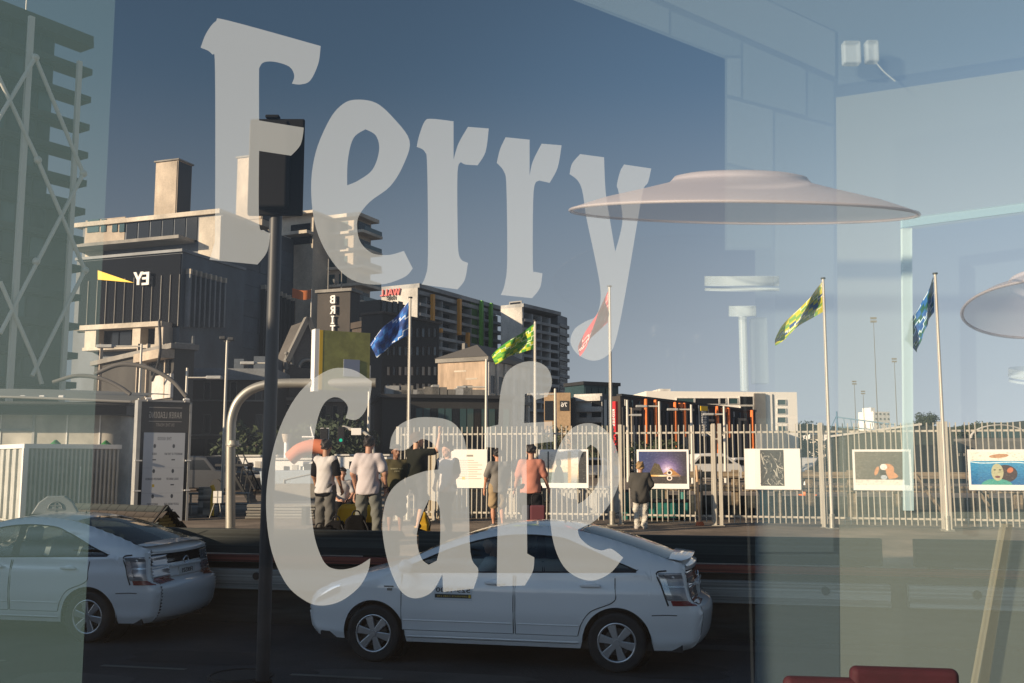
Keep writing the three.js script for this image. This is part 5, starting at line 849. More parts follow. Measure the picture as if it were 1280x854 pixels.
  part(car, 'wheel_housing', AX.flatMap(a => [1, -1].map(s => new THREE.CylinderGeometry(AR + 0.01, AR + 0.01, 0.34, 28, 1, true, 0, Math.PI).rotateX(Math.PI / 2).rotateZ(Math.PI / 2 * 0).translate(a, AY, s * 0.62))).concat(AX.flatMap(a => [1, -1].map(s => new THREE.CircleGeometry(AR + 0.01, 28).translate(a, AY, s * 0.46)))), new THREE.MeshStandardMaterial({ color: C(0.01, 0.01, 0.01), roughness: 0.9, side: THREE.DoubleSide }));
  const patch = (nu, nv, X0, X1, Y0, Y1, s, off) => grid(nu, nv, (u, v) => { const yy = Y0(0) + (Y1(0) - Y0(0)) * v, x = X0(yy) + (X1(yy) - X0(yy)) * u, lo = Y0(x), hi = Y1(x), y = lo + (hi - lo) * v; return V(x, y, s * (W(x, y) + off)); }, s < 0);
  const line = (pts, s, r, off = 0.001) => tube(pts.map(([x, y]) => V(x, y, s * (W(x, y) + off))), r, Math.max(12, pts.length * 5), 5);
  const k = v => () => v;
  for (const s of [1, -1]) {
    for (const [nm, X0, X1] of [['front', y => -1.0 + 0.06 * (y > 0.5 ? 0 : (0.5 - y) * 0.8), k(0.262)], ['rear', k(0.285), y => { const dx = y < AY + AR + 0.05 ? Math.sqrt(Math.max(0, (AR + 0.05) ** 2 - (y - AY) ** 2)) : 0; return y < 0.62 ? AX[1] - dx : Math.min(1.36, AX[1] - dx + (y - 0.62) * 0.55); }]]) {
      const door = part(car, 'door', patch(26, 22, X0, X1, k(0.365), x => belt(x) - 0.012, s, 0.0035), carPaint);
      const hx = nm === 'front' ? 0.06 : 1.10, hy = 0.895, hw = W(hx, hy);
      part(door, 'handle', [rbx(hx - 0.11, hx + 0.11, hy - 0.017, hy + 0.017, s > 0 ? hw + 0.02 : -hw - 0.042, s > 0 ? hw + 0.042 : -hw - 0.02, 0.012, 2), new THREE.SphereGeometry(0.05, 12, 6).scale(1.5, 0.8, 0.3).translate(hx, hy, s * hw)], carPaint);
      const yl = [0.37, 0.5, 0.62, 0.75, 0.87, 0.975];
      part(door, 'seam', [line(yl.map(y => [X0(y), y]), s, 0.005), line(yl.map(y => [X1(y), y]), s, 0.005), line([0, 0.25, 0.5, 0.75, 1].map(f => [X0(0.367) + (X1(0.367) - X0(0.367)) * f, 0.367]), s, 0.004)], carTrim);
      const a = nm === 'front' ? wx0 : 0.31, b = nm === 'front' ? 0.235 : wx1;
      part(door, 'window', grid(24, 8, (u, v) => { const x = a + (b - a) * u, y = belt(x) + (winTop(x) - belt(x)) * v; return V(x, y, s * (W(x, y) - 0.006)); }, s < 0), carGlass);
      part(door, 'moulding', line([0, 0.33, 0.66, 1].map(f => { const x0 = X0(0.47) + 0.02, x1 = X1(0.47) - 0.02; return [x0 + (x1 - x0) * f, 0.475]; }), s, 0.016, -0.006), carPaint);
    }
    part(car, 'pillar', grid(3, 8, (u, v) => { const x = 0.225 + 0.1 * u, y = belt(x) + (winTop(x) - belt(x)) * v; return V(x, y, s * (W(x, y) - 0.002)); }, s < 0), carTrim);
    const fr = []; for (let i = 0; i <= 24; i++) { const x = wx0 + 0.02 + (wx1 - wx0 - 0.04) * i / 24; fr.push([x, winTop(x)]); } const fb = []; for (let i = 0; i <= 10; i++) { const x = wx1 - 0.02 - (wx1 - wx0 - 0.04) * i / 10; fb.push([x, belt(x)]); }
    part(car, 'window_trim', [line(fr, s, 0.008), line(fb, s, 0.009)], carTrim);
    const q = patch(8, 8, k(-2.08), k(-1.74), x => 0.60 + (x + 2.08) * 0.42, x => Math.min(topY(x) - 0.045, 0.64 + (x + 2.08) * 0.75), s, 0.006); part(car, 'headlight', q, lampClear);
    part(car, 'fog_lamp', new THREE.SphereGeometry(0.05, 10, 8).scale(0.5, 0.8, 1).translate(-2.13, 0.40, s * 0.55), lampClear);
    // tail lamp: side flank and the part that wraps on to the tail
    const X0 = y => 1.80 + (1.02 - y) * 0.35, lamp = sub(car, 'tail_light');
    const flank = (y0, y1, e) => patch(10, 6, y => X0(y) + e, y => { let x = 2.03; for (let i = 200; i < 300; i++) if (prof[i].y < y) { x = prof[i].x; break; } return x - 0.035; }, k(y0), k(y1), s, 0.008);
    const wrap = (y0, y1, a, b) => strip(idR(y1), idR(y0), 0.010, s * a, s * b);
    part(lamp, 'lens', [flank(0.755, 0.885, 0.02), flank(0.905, 1.035, 0.01), wrap(0.755, 0.885, 0.985, 0.56), wrap(0.905, 1.03, 0.985, 0.60)], new THREE.MeshPhysicalMaterial({ color: C(0.33, 0.33, 0.35), roughness: 0.12, metalness: 0.4, clearcoat: 1, clearcoatRoughness: 0.03, side: THREE.DoubleSide }));
    part(lamp, 'reflector', [patch(3, 10, y => X0(y) + 0.012, y => X0(y) + 0.075, k(0.765), k(1.02), s, 0.013), patch(6, 2, y => X0(y) + 0.05, y => X0(y) + 0.23, k(0.887), k(0.903), s, 0.011)], lampClear);
    part(lamp, 'red_lens', [flank(0.70, 0.752, 0.045), wrap(0.70, 0.752, 0.985, 0.56)], new THREE.MeshPhysicalMaterial({ color: C(0.20, 0.012, 0.014), roughness: 0.2, clearcoat: 1, side: THREE.DoubleSide }));
    part(lamp, 'bezel', [line([[X0(0.70), 0.70], [X0(0.8), 0.8], [X0(0.9), 0.9], [X0(1.035), 1.035], [X0(1.035) + 0.1, 1.055]], s, 0.009)], carTrim);
    const mx = -0.93, mz = s * (W(mx, 1.0) + 0.12); part(car, 'mirror', [new THREE.SphereGeometry(0.1, 14, 10).scale(0.75, 0.75, 1.1).translate(mx, 1.06, mz), rod(V(mx, 1.0, s * W(mx, 1.0)), V(mx, 1.03, mz), 0.03)], carPaint);
    part(car, 'indicator', [rbx(-1.20, -1.09, 0.822, 0.838, s > 0 ? W(-1.15, 0.83) : -W(-1.15, 0.83) - 0.006, s > 0 ? W(-1.15, 0.83) + 0.006 : -W(-1.15, 0.83), 0.002, 1), rbx(-1.165, -1.105, 0.785, 0.812, s > 0 ? W(-1.13, 0.8) : -W(-1.13, 0.8) - 0.005, s > 0 ? W(-1.13, 0.8) + 0.005 : -W(-1.13, 0.8), 0.002, 1)], M(0.2, 0.19, 0.17, 0.4));
    part(car, 'bumper_line', [line([[1.74, 0.60], [1.9, 0.605], [2.0, 0.602]], s, 0.005)], carTrim);
    part(car, 'sill_trim', line([[-0.95, 0.30], [-0.4, 0.30], [0.3, 0.30], [0.96, 0.30]], s, 0.02, -0.012), carPaint);
  }
  // tail: plate, badge, spoiler, wiper, aerial
  const tailAt = (y, z) => { for (let i = 299; i > 200; i--) if (prof[i].y >= y) return prof[i].x + 0.075 * (1 - (z / 0.7) ** 2); };
  const plate = sub(car, 'number_plate'); part(plate, 'backing', rbx(tailAt(0.82, 0), tailAt(0.82, 0) + 0.02, 0.765, 0.87, -0.19, 0.19, 0.005, 1), M(0.62, 0.62, 0.60, 0.5)); part(plate, 'lettering', text('FRK521', 0.055, 0.003, true).rotateY(Math.PI / 2).translate(tailAt(0.82, 0) + 0.02, 0.818, 0), M(0.05, 0.05, 0.055, 0.5));
  part(car, 'tail_garnish', rbx(tailAt(0.9, 0) - 0.01, tailAt(0.9, 0) + 0.035, 0.878, 0.908, -0.34, 0.34, 0.01, 2), carPaint);
  part(car, 'badge', new THREE.TorusGeometry(0.045, 0.009, 6, 20).scale(1.3, 0.9, 1).rotateY(Math.PI / 2).translate(tailAt(0.95, 0) + 0.02, 0.945, 0), chrome);
  part(car, 'spoiler', grid(8, 20, (u, v) => { const z = (v * 2 - 1) * 0.68; return V(1.92 + u * 0.235 - 0.11 * (z / 0.68) ** 4 * u, 1.178 - u * 0.02 + 0.02 * (1 - (z / 0.68) ** 2), z); }, true), carPaint);
  part(car, 'wiper', rod(V(2.12, 1.04, 0.1), V(2.13, 0.99, -0.28), 0.008), carTrim);
  part(car, 'aerial', [rod(V(0.72, 1.50, 0), V(1.02, 1.60, 0), 0.004), new THREE.ConeGeometry(0.03, 0.07, 8).translate(0.7, 1.52, 0), new THREE.ConeGeometry(0.022, 0.06, 8).translate(0.98, 1.47, 0.1)], carTrim);
  part(car, 'exhaust', rod(V(1.9, 0.24, -0.4), V(2.2, 0.23, -0.4), 0.03), carTrim);
  // wheels
  const tyreP = [[0.205, -0.085], [0.27, -0.1], [0.298, -0.092], [0.308, -0.07], [0.31, 0], [0.308, 0.07], [0.298, 0.092], [0.27, 0.1], [0.205, 0.085]].map(p => new THREE.Vector2(...p));
  const tyreG = new THREE.LatheGeometry(tyreP, 40).rotateX(Math.PI / 2), spokeS = new THREE.Shape([[-0.022, 0.03], [0.022, 0.03], [0.040, 0.185], [-0.040, 0.185]].map(p => new THREE.Vector2(...p)));
  const spokes = []; for (let i = 0; i < 6; i++) spokes.push(new THREE.ExtrudeGeometry(spokeS, { depth: 0.018, bevelEnabled: true, bevelSize: 0.006, bevelThickness: 0.006, bevelSegments: 2 }).translate(0, 0, 0.058).rotateZ(i * Math.PI / 3 + 0.3));
  const rimG = join([...spokes, new THREE.TorusGeometry(0.198, 0.014, 8, 40).translate(0, 0, 0.075), new THREE.CylinderGeometry(0.205, 0.2, 0.12, 36, 1, true).rotateX(Math.PI / 2).translate(0, 0, 0.02), new THREE.CylinderGeometry(0.035, 0.04, 0.03, 18).rotateX(Math.PI / 2).translate(0, 0, 0.075)]), discG = new THREE.CylinderGeometry(0.14, 0.14, 0.02, 24).rotateX(Math.PI / 2).translate(0, 0, 0.02);
  for (const a of AX) for (const s of [1, -1]) { const w = sub(car, 'wheel', V(a, AY, s * 0.745)); if (s < 0) w.rotation.y = Math.PI; part(w, 'tyre', tyreG, MAT.rubber); part(w, 'rim', rimG, rimMat); part(w, 'brake_disc', discG, M(0.08, 0.08, 0.08, 0.5, { metalness: 0.6 })); }
  // seats
  const seat = (x, z) => [rbx(x - 0.25, x + 0.25, 0.45, 0.62, z - 0.25, z + 0.25, 0.06, 3), rbx(-0.07, 0.07, 0, 0.62, -0.24, 0.24, 0.05, 3).rotateZ(-0.28).translate(x + 0.24, 0.58, z), rbx(-0.05, 0.05, 0, 0.2, -0.13, 0.13, 0.045, 3).rotateZ(-0.2).translate(x + 0.42, 1.16, z)];
  part(car, 'front_seat', seat(-0.22, 0.36), seatMat); part(car, 'front_seat', seat(-0.22, -0.36), seatMat);
  part(car, 'rear_seat', [rbx(0.45, 0.95, 0.42, 0.6, -0.62, 0.62, 0.06, 3), rbx(-0.08, 0.08, 0, 0.6, -0.62, 0.62, 0.06, 3).rotateZ(-0.3).translate(0.98, 0.56, 0)], seatMat);
  part(car, 'steering_wheel', new THREE.TorusGeometry(0.18, 0.016, 8, 28).rotateY(Math.PI / 2).rotateZ(-0.4).translate(-0.66, 0.93, -0.36), carTrim);
  car.userData.side = W;
  return car;
}
const CAR_TURN = -12.5 * D2R;
const taxi = makeCar('white hatchback taxi with reversed phone number on its front door, in the middle');
const sideW = taxi.userData.side; delete taxi.userData.side;
const taxi2 = taxi.clone(); taxi2.name = numbered('white_taxi'); scene.add(taxi2);
tag(taxi2, 'white hatchback taxi with a roof sign, cut by the left edge of the picture');
{
  const d = 11.9, p = at(640, 700, d); taxi.position.set(p.x - 0.06, ROAD, -d); taxi.rotation.y = CAR_TURN;
  const dir = V(Math.cos(CAR_TURN), 0, -Math.sin(CAR_TURN)); taxi2.position.copy(taxi.position).addScaledVector(dir, -6.45).add(V(0, 0, -0.35)); taxi2.rotation.y = CAR_TURN;
  // door panel sign on the nearer taxi only
  const tx = canvasTex(256, 128, (g, w, h) => { g.fillStyle = '#cfd3d6'; g.fillRect(0, 0, w, h); g.fillStyle = '#15171a'; g.textAlign = 'center'; g.font = 'bold 56px sans-serif'; g.fillText('529-1000', w / 2, 58, w * 0.92); g.fillRect(6, 74, w - 12, 34); g.fillStyle = '#b9a13a'; g.font = 'bold 22px sans-serif'; g.fillText('CORPORATE CABS LTD', w / 2, 99, w * 0.86); g.fillStyle = '#d8b62a'; g.fillRect(10, 78, 14, 26); }, true);
  const door = taxi.children.filter(o => o.name === 'door')[0], x0 = -0.62, x1 = -0.19, y0 = 0.70, y1 = 0.855;
  part(door, 'door_sign', grid(10, 6, (u, v) => V(x0 + (x1 - x0) * u, y0 + (y1 - y0) * v, sideW(x0 + (x1 - x0) * u, y0 + (y1 - y0) * v) + 0.008)), new THREE.MeshStandardMaterial({ map: tx, roughness: 0.4 }), 'reversed phone number sign');
  // roof sign on the left taxi
  const rs = new THREE.Shape([[-0.28, 0], [0.28, 0], [0.20, 0.14], [0.1, 0.22], [-0.1, 0.22], [-0.20, 0.14]].map(q => new THREE.Vector2(...q)));
  const sg = sub(taxi2, 'roof_sign', V(0.24, 1.505, 0.0)); sg.rotation.y = 0.5;
  part(sg, 'housing', new THREE.ExtrudeGeometry(rs, { depth: 0.1, bevelEnabled: true, bevelSize: 0.015, bevelThickness: 0.015, bevelSegments: 2 }).translate(0, 0, -0.05), M(0.17, 0.19, 0.21, 0.5));
  part(sg, 'emblem', [bx(-0.1, 0.1, 0.05, 0.07, 0.066, 0.075), bx(-0.08, 0.08, 0.1, 0.115, 0.066, 0.075), bx(-0.01, 0.01, 0.03, 0.15, 0.066, 0.074), new THREE.TorusGeometry(0.085, 0.01, 5, 20, Math.PI).translate(0, 0.07, 0.07)], M(0.12, 0.13, 0.15, 0.5));
  part(sg, 'base', rbx(-0.32, 0.32, -0.03, 0.0, -0.1, 0.1, 0.012, 1), carTrim);
}

// ---------------------------------------------------------------- people
// surface of a field f(x, y, z) < 0, found on a grid with one vertex per crossed cell
function surface(f, lo, hi, h) {
  const nx = Math.ceil((hi[0] - lo[0]) / h) + 1, ny = Math.ceil((hi[1] - lo[1]) / h) + 1, nz = Math.ceil((hi[2] - lo[2]) / h) + 1, v = new Float32Array(nx * ny * nz);
  for (let k = 0, i = 0; k < nz; k++) for (let j = 0; j < ny; j++) for (let a = 0; a < nx; a++, i++) v[i] = f(lo[0] + a * h, lo[1] + j * h, lo[2] + k * h);
  const id = new Int32Array(nx * ny * nz).fill(-1), p = [], ix = [], sy = nx, sz = nx * ny;
  const co = [0, 1, sy, sy + 1, sz, sz + 1, sz + sy, sz + sy + 1], ed = [[0, 1], [2, 3], [4, 5], [6, 7], [0, 2], [1, 3], [4, 6], [5, 7], [0, 4], [1, 5], [2, 6], [3, 7]];
  for (let k = 0; k < nz - 1; k++) for (let j = 0; j < ny - 1; j++) for (let a = 0; a < nx - 1; a++) {
    const i = a + j * sy + k * sz; let neg = 0; for (const c of co) if (v[i + c] < 0) neg++; if (!neg || neg === 8) continue;
    let x = 0, y = 0, z = 0, n = 0;
    for (const [q, r] of ed) { const A = v[i + co[q]], B = v[i + co[r]]; if (A < 0 === B < 0) continue; const t = A / (A - B); x += (q & 1) + t * ((r & 1) - (q & 1)); y += (q >> 1 & 1) + t * ((r >> 1 & 1) - (q >> 1 & 1)); z += (q >> 2) + t * ((r >> 2) - (q >> 2)); n++; }
    id[i] = p.length / 3; p.push(lo[0] + (a + x / n) * h, lo[1] + (j + y / n) * h, lo[2] + (k + z / n) * h);
  }
  for (let k = 1; k < nz - 1; k++) for (let j = 1; j < ny - 1; j++) for (let a = 1; a < nx - 1; a++) {
    const i = a + j * sy + k * sz, A = v[i] < 0;
    for (const [st, o1, o2] of [[1, sy, sz], [sy, sz, 1], [sz, 1, sy]]) { const B = v[i + st] < 0; if (A === B) continue; const q = [id[i - o1 - o2], id[i - o2], id[i], id[i - o1]]; if (q.some(t => t < 0)) continue; if (A) ix.push(q[0], q[1], q[2], q[0], q[2], q[3]); else ix.push(q[0], q[2], q[1], q[0], q[3], q[2]); }
  }
  const g = new THREE.BufferGeometry(); g.setAttribute('position', new THREE.Float32BufferAttribute(p, 3)); g.setIndex(ix); g.computeVertexNormals(); return g;
}
const capsule = (a, b, ra, rb) => { const dx = b.x - a.x, dy = b.y - a.y, dz = b.z - a.z, L = dx * dx + dy * dy + dz * dz || 1e-9; return (x, y, z) => { const t = Math.max(0, Math.min(1, ((x - a.x) * dx + (y - a.y) * dy + (z - a.z) * dz) / L)); return Math.hypot(x - a.x - dx * t, y - a.y - dy * t, z - a.z - dz * t) - ra - (rb - ra) * t; }; };
function blend(list, k) { return (x, y, z) => { let d = 9; for (const f of list) { const e = f(x, y, z); if (e > d + k) continue; if (e < d - k) d = e; else { const h = Math.max(0, k - Math.abs(d - e)) / k; d = Math.min(d, e) - h * h * k * 0.25; } } return d; }; }
const bounds = (pts, m) => [['x', 'y', 'z'].map(k => Math.min(...pts.map(p => p[k])) - m), ['x', 'y', 'z'].map(k => Math.max(...pts.map(p => p[k])) + m)];
const flat = (cx, cy, cz, rx, ry, rz) => (x, y, z) => { const q = Math.hypot((x - cx) / rx, (y - cy) / ry, (z - cz) / rz); return (q - 1) * Math.min(rx, ry, rz); };
// one hand, fingers along -y, palm facing +x (towards the thigh), thumb towards +z
function handGeo(curl) {
  const f = [capsule(V(0, 0, 0), V(0, -0.035, 0.002), 0.024, 0.022), capsule(V(0, -0.03, -0.022), V(0, -0.075, -0.026), 0.016, 0.014), capsule(V(0, -0.03, 0.018), V(0, -0.08, 0.024), 0.017, 0.014), capsule(V(0, -0.03, 0), V(0, -0.08, 0), 0.016, 0.014)];
  const pts = [V(0, 0.02, 0), V(0, -0.19, 0)];
  [[-0.029, 0.052], [-0.010, 0.068], [0.010, 0.073], [0.029, 0.066]].forEach(([z, L], i) => { let a = V(0, -0.08 + Math.abs(z) * 0.2, z), ang = curl * 0.35; for (let s = 0; s < 3; s++) { const l = L * [0.45, 0.32, 0.25][s]; const b = a.clone().add(V(Math.sin(ang) * l, -Math.cos(ang) * l, z * 0.06)); f.push(capsule(a, b, 0.0095 - s * 0.0008, 0.0088 - s * 0.0008)); a = b; ang += curl * 0.6; pts.push(b); } });
  const t0 = V(0.004, -0.028, 0.022), t1 = V(0.018, -0.055, 0.046), t2 = V(0.024, -0.085, 0.052); f.push(capsule(t0, t1, 0.014, 0.011), capsule(t1, t2, 0.011, 0.009)); pts.push(t1, t2);
  const [lo, hi] = bounds(pts, 0.04); return surface(blend(f, 0.008), lo, hi, 0.0042);
}
const HANDS = [handGeo(0.35), handGeo(0.9), handGeo(1.5), handGeo(0.05)];
function headGeo(s) {   // face towards +z, chin down, centred on the middle of the head
  const f = blend([flat(0, 0.03 * s, -0.012, 0.077 * s, 0.092 * s, 0.096 * s), flat(0, -0.035 * s, 0.022, 0.058 * s, 0.078 * s, 0.066 * s), capsule(V(0, 0.012, 0.092 * s), V(0, -0.022 * s, 0.104 * s), 0.009, 0.013), capsule(V(0, -0.09 * s, 0.06 * s), V(0, -0.085 * s, 0.066 * s), 0.022, 0.02), capsule(V(-0.02, -0.058 * s, 0.082 * s), V(0.02, -0.058 * s, 0.082 * s), 0.008, 0.008), capsule(V(-0.04 * s, 0.028 * s, 0.078 * s), V(0.04 * s, 0.028 * s, 0.078 * s), 0.010, 0.010)], 0.03);
  const ears = blend([flat(0.081 * s, -0.005, -0.005, 0.012, 0.03 * s, 0.018 * s), flat(-0.081 * s, -0.005, -0.005, 0.012, 0.03 * s, 0.018 * s)], 0.001);
  const eye = [flat(0.031 * s, 0.008, 0.094 * s, 0.016, 0.010, 0.014), flat(-0.031 * s, 0.008, 0.094 * s, 0.016, 0.010, 0.014)];
  return surface((x, y, z) => Math.max(Math.min(f(x, y, z), ears(x, y, z)), -eye[0](x, y, z) - 0.002, -eye[1](x, y, z) - 0.002), [-0.12, -0.15, -0.15], [0.12, 0.16, 0.15], 0.0062);
}
function figure(o) {
  const H = (o.h || 1.74) / 1.74, J = { pelvis: [0, 0.95, 0], waist: [0, 1.1, 0.005], chest: [0, 1.29, 0.0], neck: [0, 1.47, -0.012], head: [0, 1.62, 0.015], ls: [0.172, 1.405, -0.01], rs: [-0.172, 1.405, -0.01], le: [0.225, 1.135, -0.03], re: [-0.225, 1.135, -0.03], lw: [0.235, 0.89, 0.05], rw: [-0.235, 0.89, 0.05], lh: [0.09, 0.92, 0], rh: [-0.09, 0.92, 0], lk: [0.1, 0.50, 0.02], rk: [-0.1, 0.50, 0.02], la: [0.105, 0.085, -0.03], ra: [-0.105, 0.085, -0.03], lt: [0.13, 0.03, 0.14], rt: [-0.13, 0.03, 0.14], ...(o.pose || {}) };
  const HS = H * 0.98 * (o.head || 1.05); const P = {}; for (const k in J) P[k] = V(...J[k]).multiplyScalar(H);
  const root = thing('person', o.label, 'person', o.at, o.turn || 0, null), w = (o.wide || 1) * H, fat = o.fat || 1, mid = (a, b, t) => P[a].clone().lerp(P[b], t);
  const all = Object.values(P);
  // body: one continuous surface
  const bones = e => [
    capsule(P.pelvis.clone().add(V(0.045 * w, 0, 0)), P.pelvis.clone().add(V(-0.045 * w, 0, 0)), 0.115 * w * fat + e, 0.115 * w * fat + e), capsule(P.pelvis, P.waist, 0.118 * w * fat + e, 0.112 * w * fat + e),
    capsule(P.waist.clone().add(V(0.03, 0, 0)), P.chest.clone().add(V(0.055, 0.02, 0)), 0.10 * w * fat + e, 0.105 * w + e), capsule(P.waist.clone().add(V(-0.03, 0, 0)), P.chest.clone().add(V(-0.055, 0.02, 0)), 0.10 * w * fat + e, 0.105 * w + e),
    ...['ls', 'rs'].map(q => capsule(P.neck.clone().add(V(0, -0.085 * H, 0.005)), P[q].clone().lerp(P.neck, 0.1).add(V(0, -0.012, 0)), 0.064 * w + e, 0.052 * w + e)), capsule(P.chest, P.neck.clone().add(V(0, -0.08, 0)), 0.1 * w + e, 0.068 * w + e)];
  const arms = (e, fu = 1, lo = 1) => ['l', 'r'].flatMap(s => [capsule(P[s + 's'], P[s + 's'].clone().lerp(P[s + 'e'], fu), 0.054 * w + e, 0.043 * w + (fu < 1 ? e * 1.1 + 0.004 : e)), ...(lo && fu >= 1 ? [capsule(P[s + 'e'], P[s + 'w'], 0.041 * w + e, 0.027 * w + e)] : [])]);
  const legs = (e, full = 1) => ['l', 'r'].flatMap(s => [capsule(P[s + 'h'], full < 0.5 ? P[s + 'h'].clone().lerp(P[s + 'k'], full * 2) : P[s + 'k'], 0.087 * w * fat + e, 0.057 * w + e * (full < 1 ? 1.5 : 1.1)), ...(full > 0.5 ? [capsule(P[s + 'k'], P[s + 'k'].clone().lerp(P[s + 'a'], (full - 0.5) * 2), 0.056 * w + e * 1.1, (full < 1 ? 0.05 : 0.037) * w + e * 1.3)] : [])]);
  const feet = e => ['l', 'r'].flatMap(s => [capsule(P[s + 'a'], P[s + 't'], 0.04 + e, 0.034 + e), capsule(P[s + 'a'].clone().add(V(0, -0.04, -0.015)), P[s + 't'], 0.037 + e, 0.03 + e)]);
  const calf = ['l', 'r'].map(s => { const m = P[s + 'k'].clone().lerp(P[s + 'a'], 0.3); return capsule(m, P[s + 'k'].clone().lerp(P[s + 'a'], 0.55), 0.052 * w, 0.042 * w); });
  const skin = M(...(o.skin || [0.46, 0.25, 0.16]), 0.55);
  const [lo, hi] = bounds(all, 0.2);
  const bf = blend([...bones(-0.012), ...arms(0), ...legs(-0.008), ...calf, ...feet(-0.012), capsule(P.neck.clone().add(V(0, -0.05, 0)), P.head.clone().add(V(0, -0.02, -0.02)), 0.056 * w, 0.053 * w)], 0.035);
  const gs = [surface(bf, lo, hi, 0.0165)];
  const look = new THREE.Euler(o.nod || 0, o.look || 0, o.tilt || 0, 'YXZ');
  gs.push(headGeo(HS).applyMatrix4(new THREE.Matrix4().compose(P.head, new THREE.Quaternion().setFromEuler(look), V(1, 1, 1))));
  for (const s of ['l', 'r']) { const d = P[s + 'w'].clone().sub(P[s + 'e']).normalize(), g = HANDS[(o.hands || [0, 0])[s === 'l' ? 0 : 1]].clone(), inward = V(s === 'l' ? -1 : 1, 0, 0), fwd = V(0, 0, 1); const y = d.clone().negate(), x = inward.clone().addScaledVector(y, -inward.dot(y)).normalize(), z = new THREE.Vector3().crossVectors(x, y); const m = new THREE.Matrix4().makeBasis(x, y, z); if (z.dot(fwd) < 0) { /* left hand mirrors the right */ const p = g.attributes.position; for (let i = 0; i < p.count; i++) p.setZ(i, -p.getZ(i)); const ii = g.index.array; for (let i = 0; i < ii.length; i += 3) { const t = ii[i]; ii[i] = ii[i + 1]; ii[i + 1] = t; } g.computeVertexNormals(); } g.applyMatrix4(m); g.translate(P[s + 'w'].x + d.x * 0.018, P[s + 'w'].y + d.y * 0.018, P[s + 'w'].z + d.z * 0.018); gs.push(g); }
  part(root, 'body', gs, skin);
  // clothes follow the body and end at neck, cuff, waist and hem
  const ph = (o.at.x * 7.3) % 6; const crease = (a, k) => (x, y, z) => a * (Math.sin(x * 17 * k + y * 9 + ph) * Math.sin(y * 13 * k - z * 15 + x * 6 + ph * 2) + 0.45 * Math.sin(y * 29 * k + x * 37 - z * 21 + 2 * Math.sin(x * 11 + ph)) * Math.sin(x * 8 + y * 5 + ph));
  const cloth = (name, fs, cut, mat, k, pts, label) => { const b = blend(fs, 0.045), c = crease(name === 'trousers' ? 0.011 : 0.007, k), [l, h] = bounds(pts, 0.32); return part(root, name, surface((x, y, z) => Math.max(b(x, y, z) + c(x, y, z), cut(x, y, z)), l, h, 0.0155), mat, label); };
  const fit = o.fit || 0.018, hem = (o.hem === undefined ? 0.83 : o.hem) * H + (P.pelvis.y - 0.95 * H);
  const collar = P.neck.y + 0.012 * H;
  const flare = (x, y, z) => 0;
  const neckCut = (x, y, z) => Math.max(hem + 0.008 * Math.sin(x * 21 + z * 17) - y, (y - collar) - 0.35 * Math.hypot(x - P.neck.x, z - P.neck.z) * 0 , 0.062 * w - Math.hypot(x - P.neck.x, (y - P.neck.y) * 0.7, z - P.neck.z - 0.01));
  const skirt = capsule(P.pelvis.clone().add(V(0.04, -0.1, 0)), P.waist.clone().add(V(-0.02, 0, 0)), 0.135 * w * fat + fit, 0.11 * w * fat + fit), skirt2 = capsule(P.pelvis.clone().add(V(-0.04, -0.1, 0)), P.waist.clone().add(V(0.02, 0, 0)), 0.135 * w * fat + fit, 0.11 * w * fat + fit);
  const sl = o.sleeve === undefined ? 0.72 : o.sleeve;
  const top = cloth('shirt', [...bones(fit), skirt, skirt2, ...(sl > 0 ? arms(fit * 0.75 + 0.006, sl >= 1 ? 1 : sl, sl > 1 ? 1 : 0) : [])], neckCut, o.shirt, 1, [P.pelvis, P.neck, P.ls, P.rs, P.le, P.re, ...(sl > 1 ? [P.lw, P.rw] : []), V(P.pelvis.x, hem, P.pelvis.z)], o.shirtLabel);
  if (o.extra) o.extra({ root, P, H, w, cloth, bones, arms, capsule, fit, collar, hem });
  const tl = o.legs === undefined ? 1 : o.legs;
  cloth('trousers', [capsule(P.pelvis.clone().add(V(0.045 * w, 0, 0)), P.pelvis.clone().add(V(-0.045 * w, 0, 0)), 0.122 * w * fat, 0.122 * w * fat), ...legs((o.baggy || 0.016), tl)], (x, y, z) => y - P.pelvis.y - 0.06, o.trousers, 1.3, [P.pelvis, P.lk, P.rk, ...(tl > 0.5 ? [P.la, P.ra] : [])], o.trouserLabel);
  const fp = [P.la, P.ra, P.lt, P.rt]; { const f = blend(feet(0.008), 0.02), [l, h] = bounds(fp, 0.1); part(root, 'shoes', surface((x, y, z) => Math.max(f(x, y, z), -0.003 - y + Math.min(P.lt.y, P.rt.y) * 0 - 0.0), l, h, 0.009), o.shoes || M(0.03, 0.03, 0.03, 0.7)); }
  // hair: a shell over the scalp, open at face and nape
  const hq = new THREE.Quaternion().setFromEuler(look).invert(), hs = HS, hl = o.hair || { back: -0.035 }, hm = o.hairMat || MAT.hair;
  { const sh = blend([flat(0, 0.040 * hs, -0.018, 0.094 * hs, 0.108 * hs, 0.113 * hs), ...(hl.long ? [flat(0, -0.03, -0.04, 0.088 * hs, 0.1 * hs, 0.08 * hs)] : []), ...(hl.top ? [flat(0, 0.085 * hs, 0.02, 0.075, 0.055 * hl.top, 0.085)] : [])], 0.03), wv = crease(0.011, 3.1); const q = V(0, 0, 0);
    const g = surface((x, y, z) => Math.max(sh(x, y, z) + wv(x, y, z), (z - 0.028) * 0.75 - (y - 0.05) * 1.0, hl.back - y - (z > -0.02 ? (z + 0.02) * 0.0 : 0), z > -0.03 && y < 0.012 ? Math.min(0.03, (z + 0.03)) : -1), [-0.14, -0.16, -0.17], [0.14, 0.19, 0.15], 0.0075); g.applyMatrix4(new THREE.Matrix4().compose(P.head, new THREE.Quaternion().setFromEuler(look), V(1, 1, 1))); part(root, 'hair', g, hm); }
  return { root, P };
}
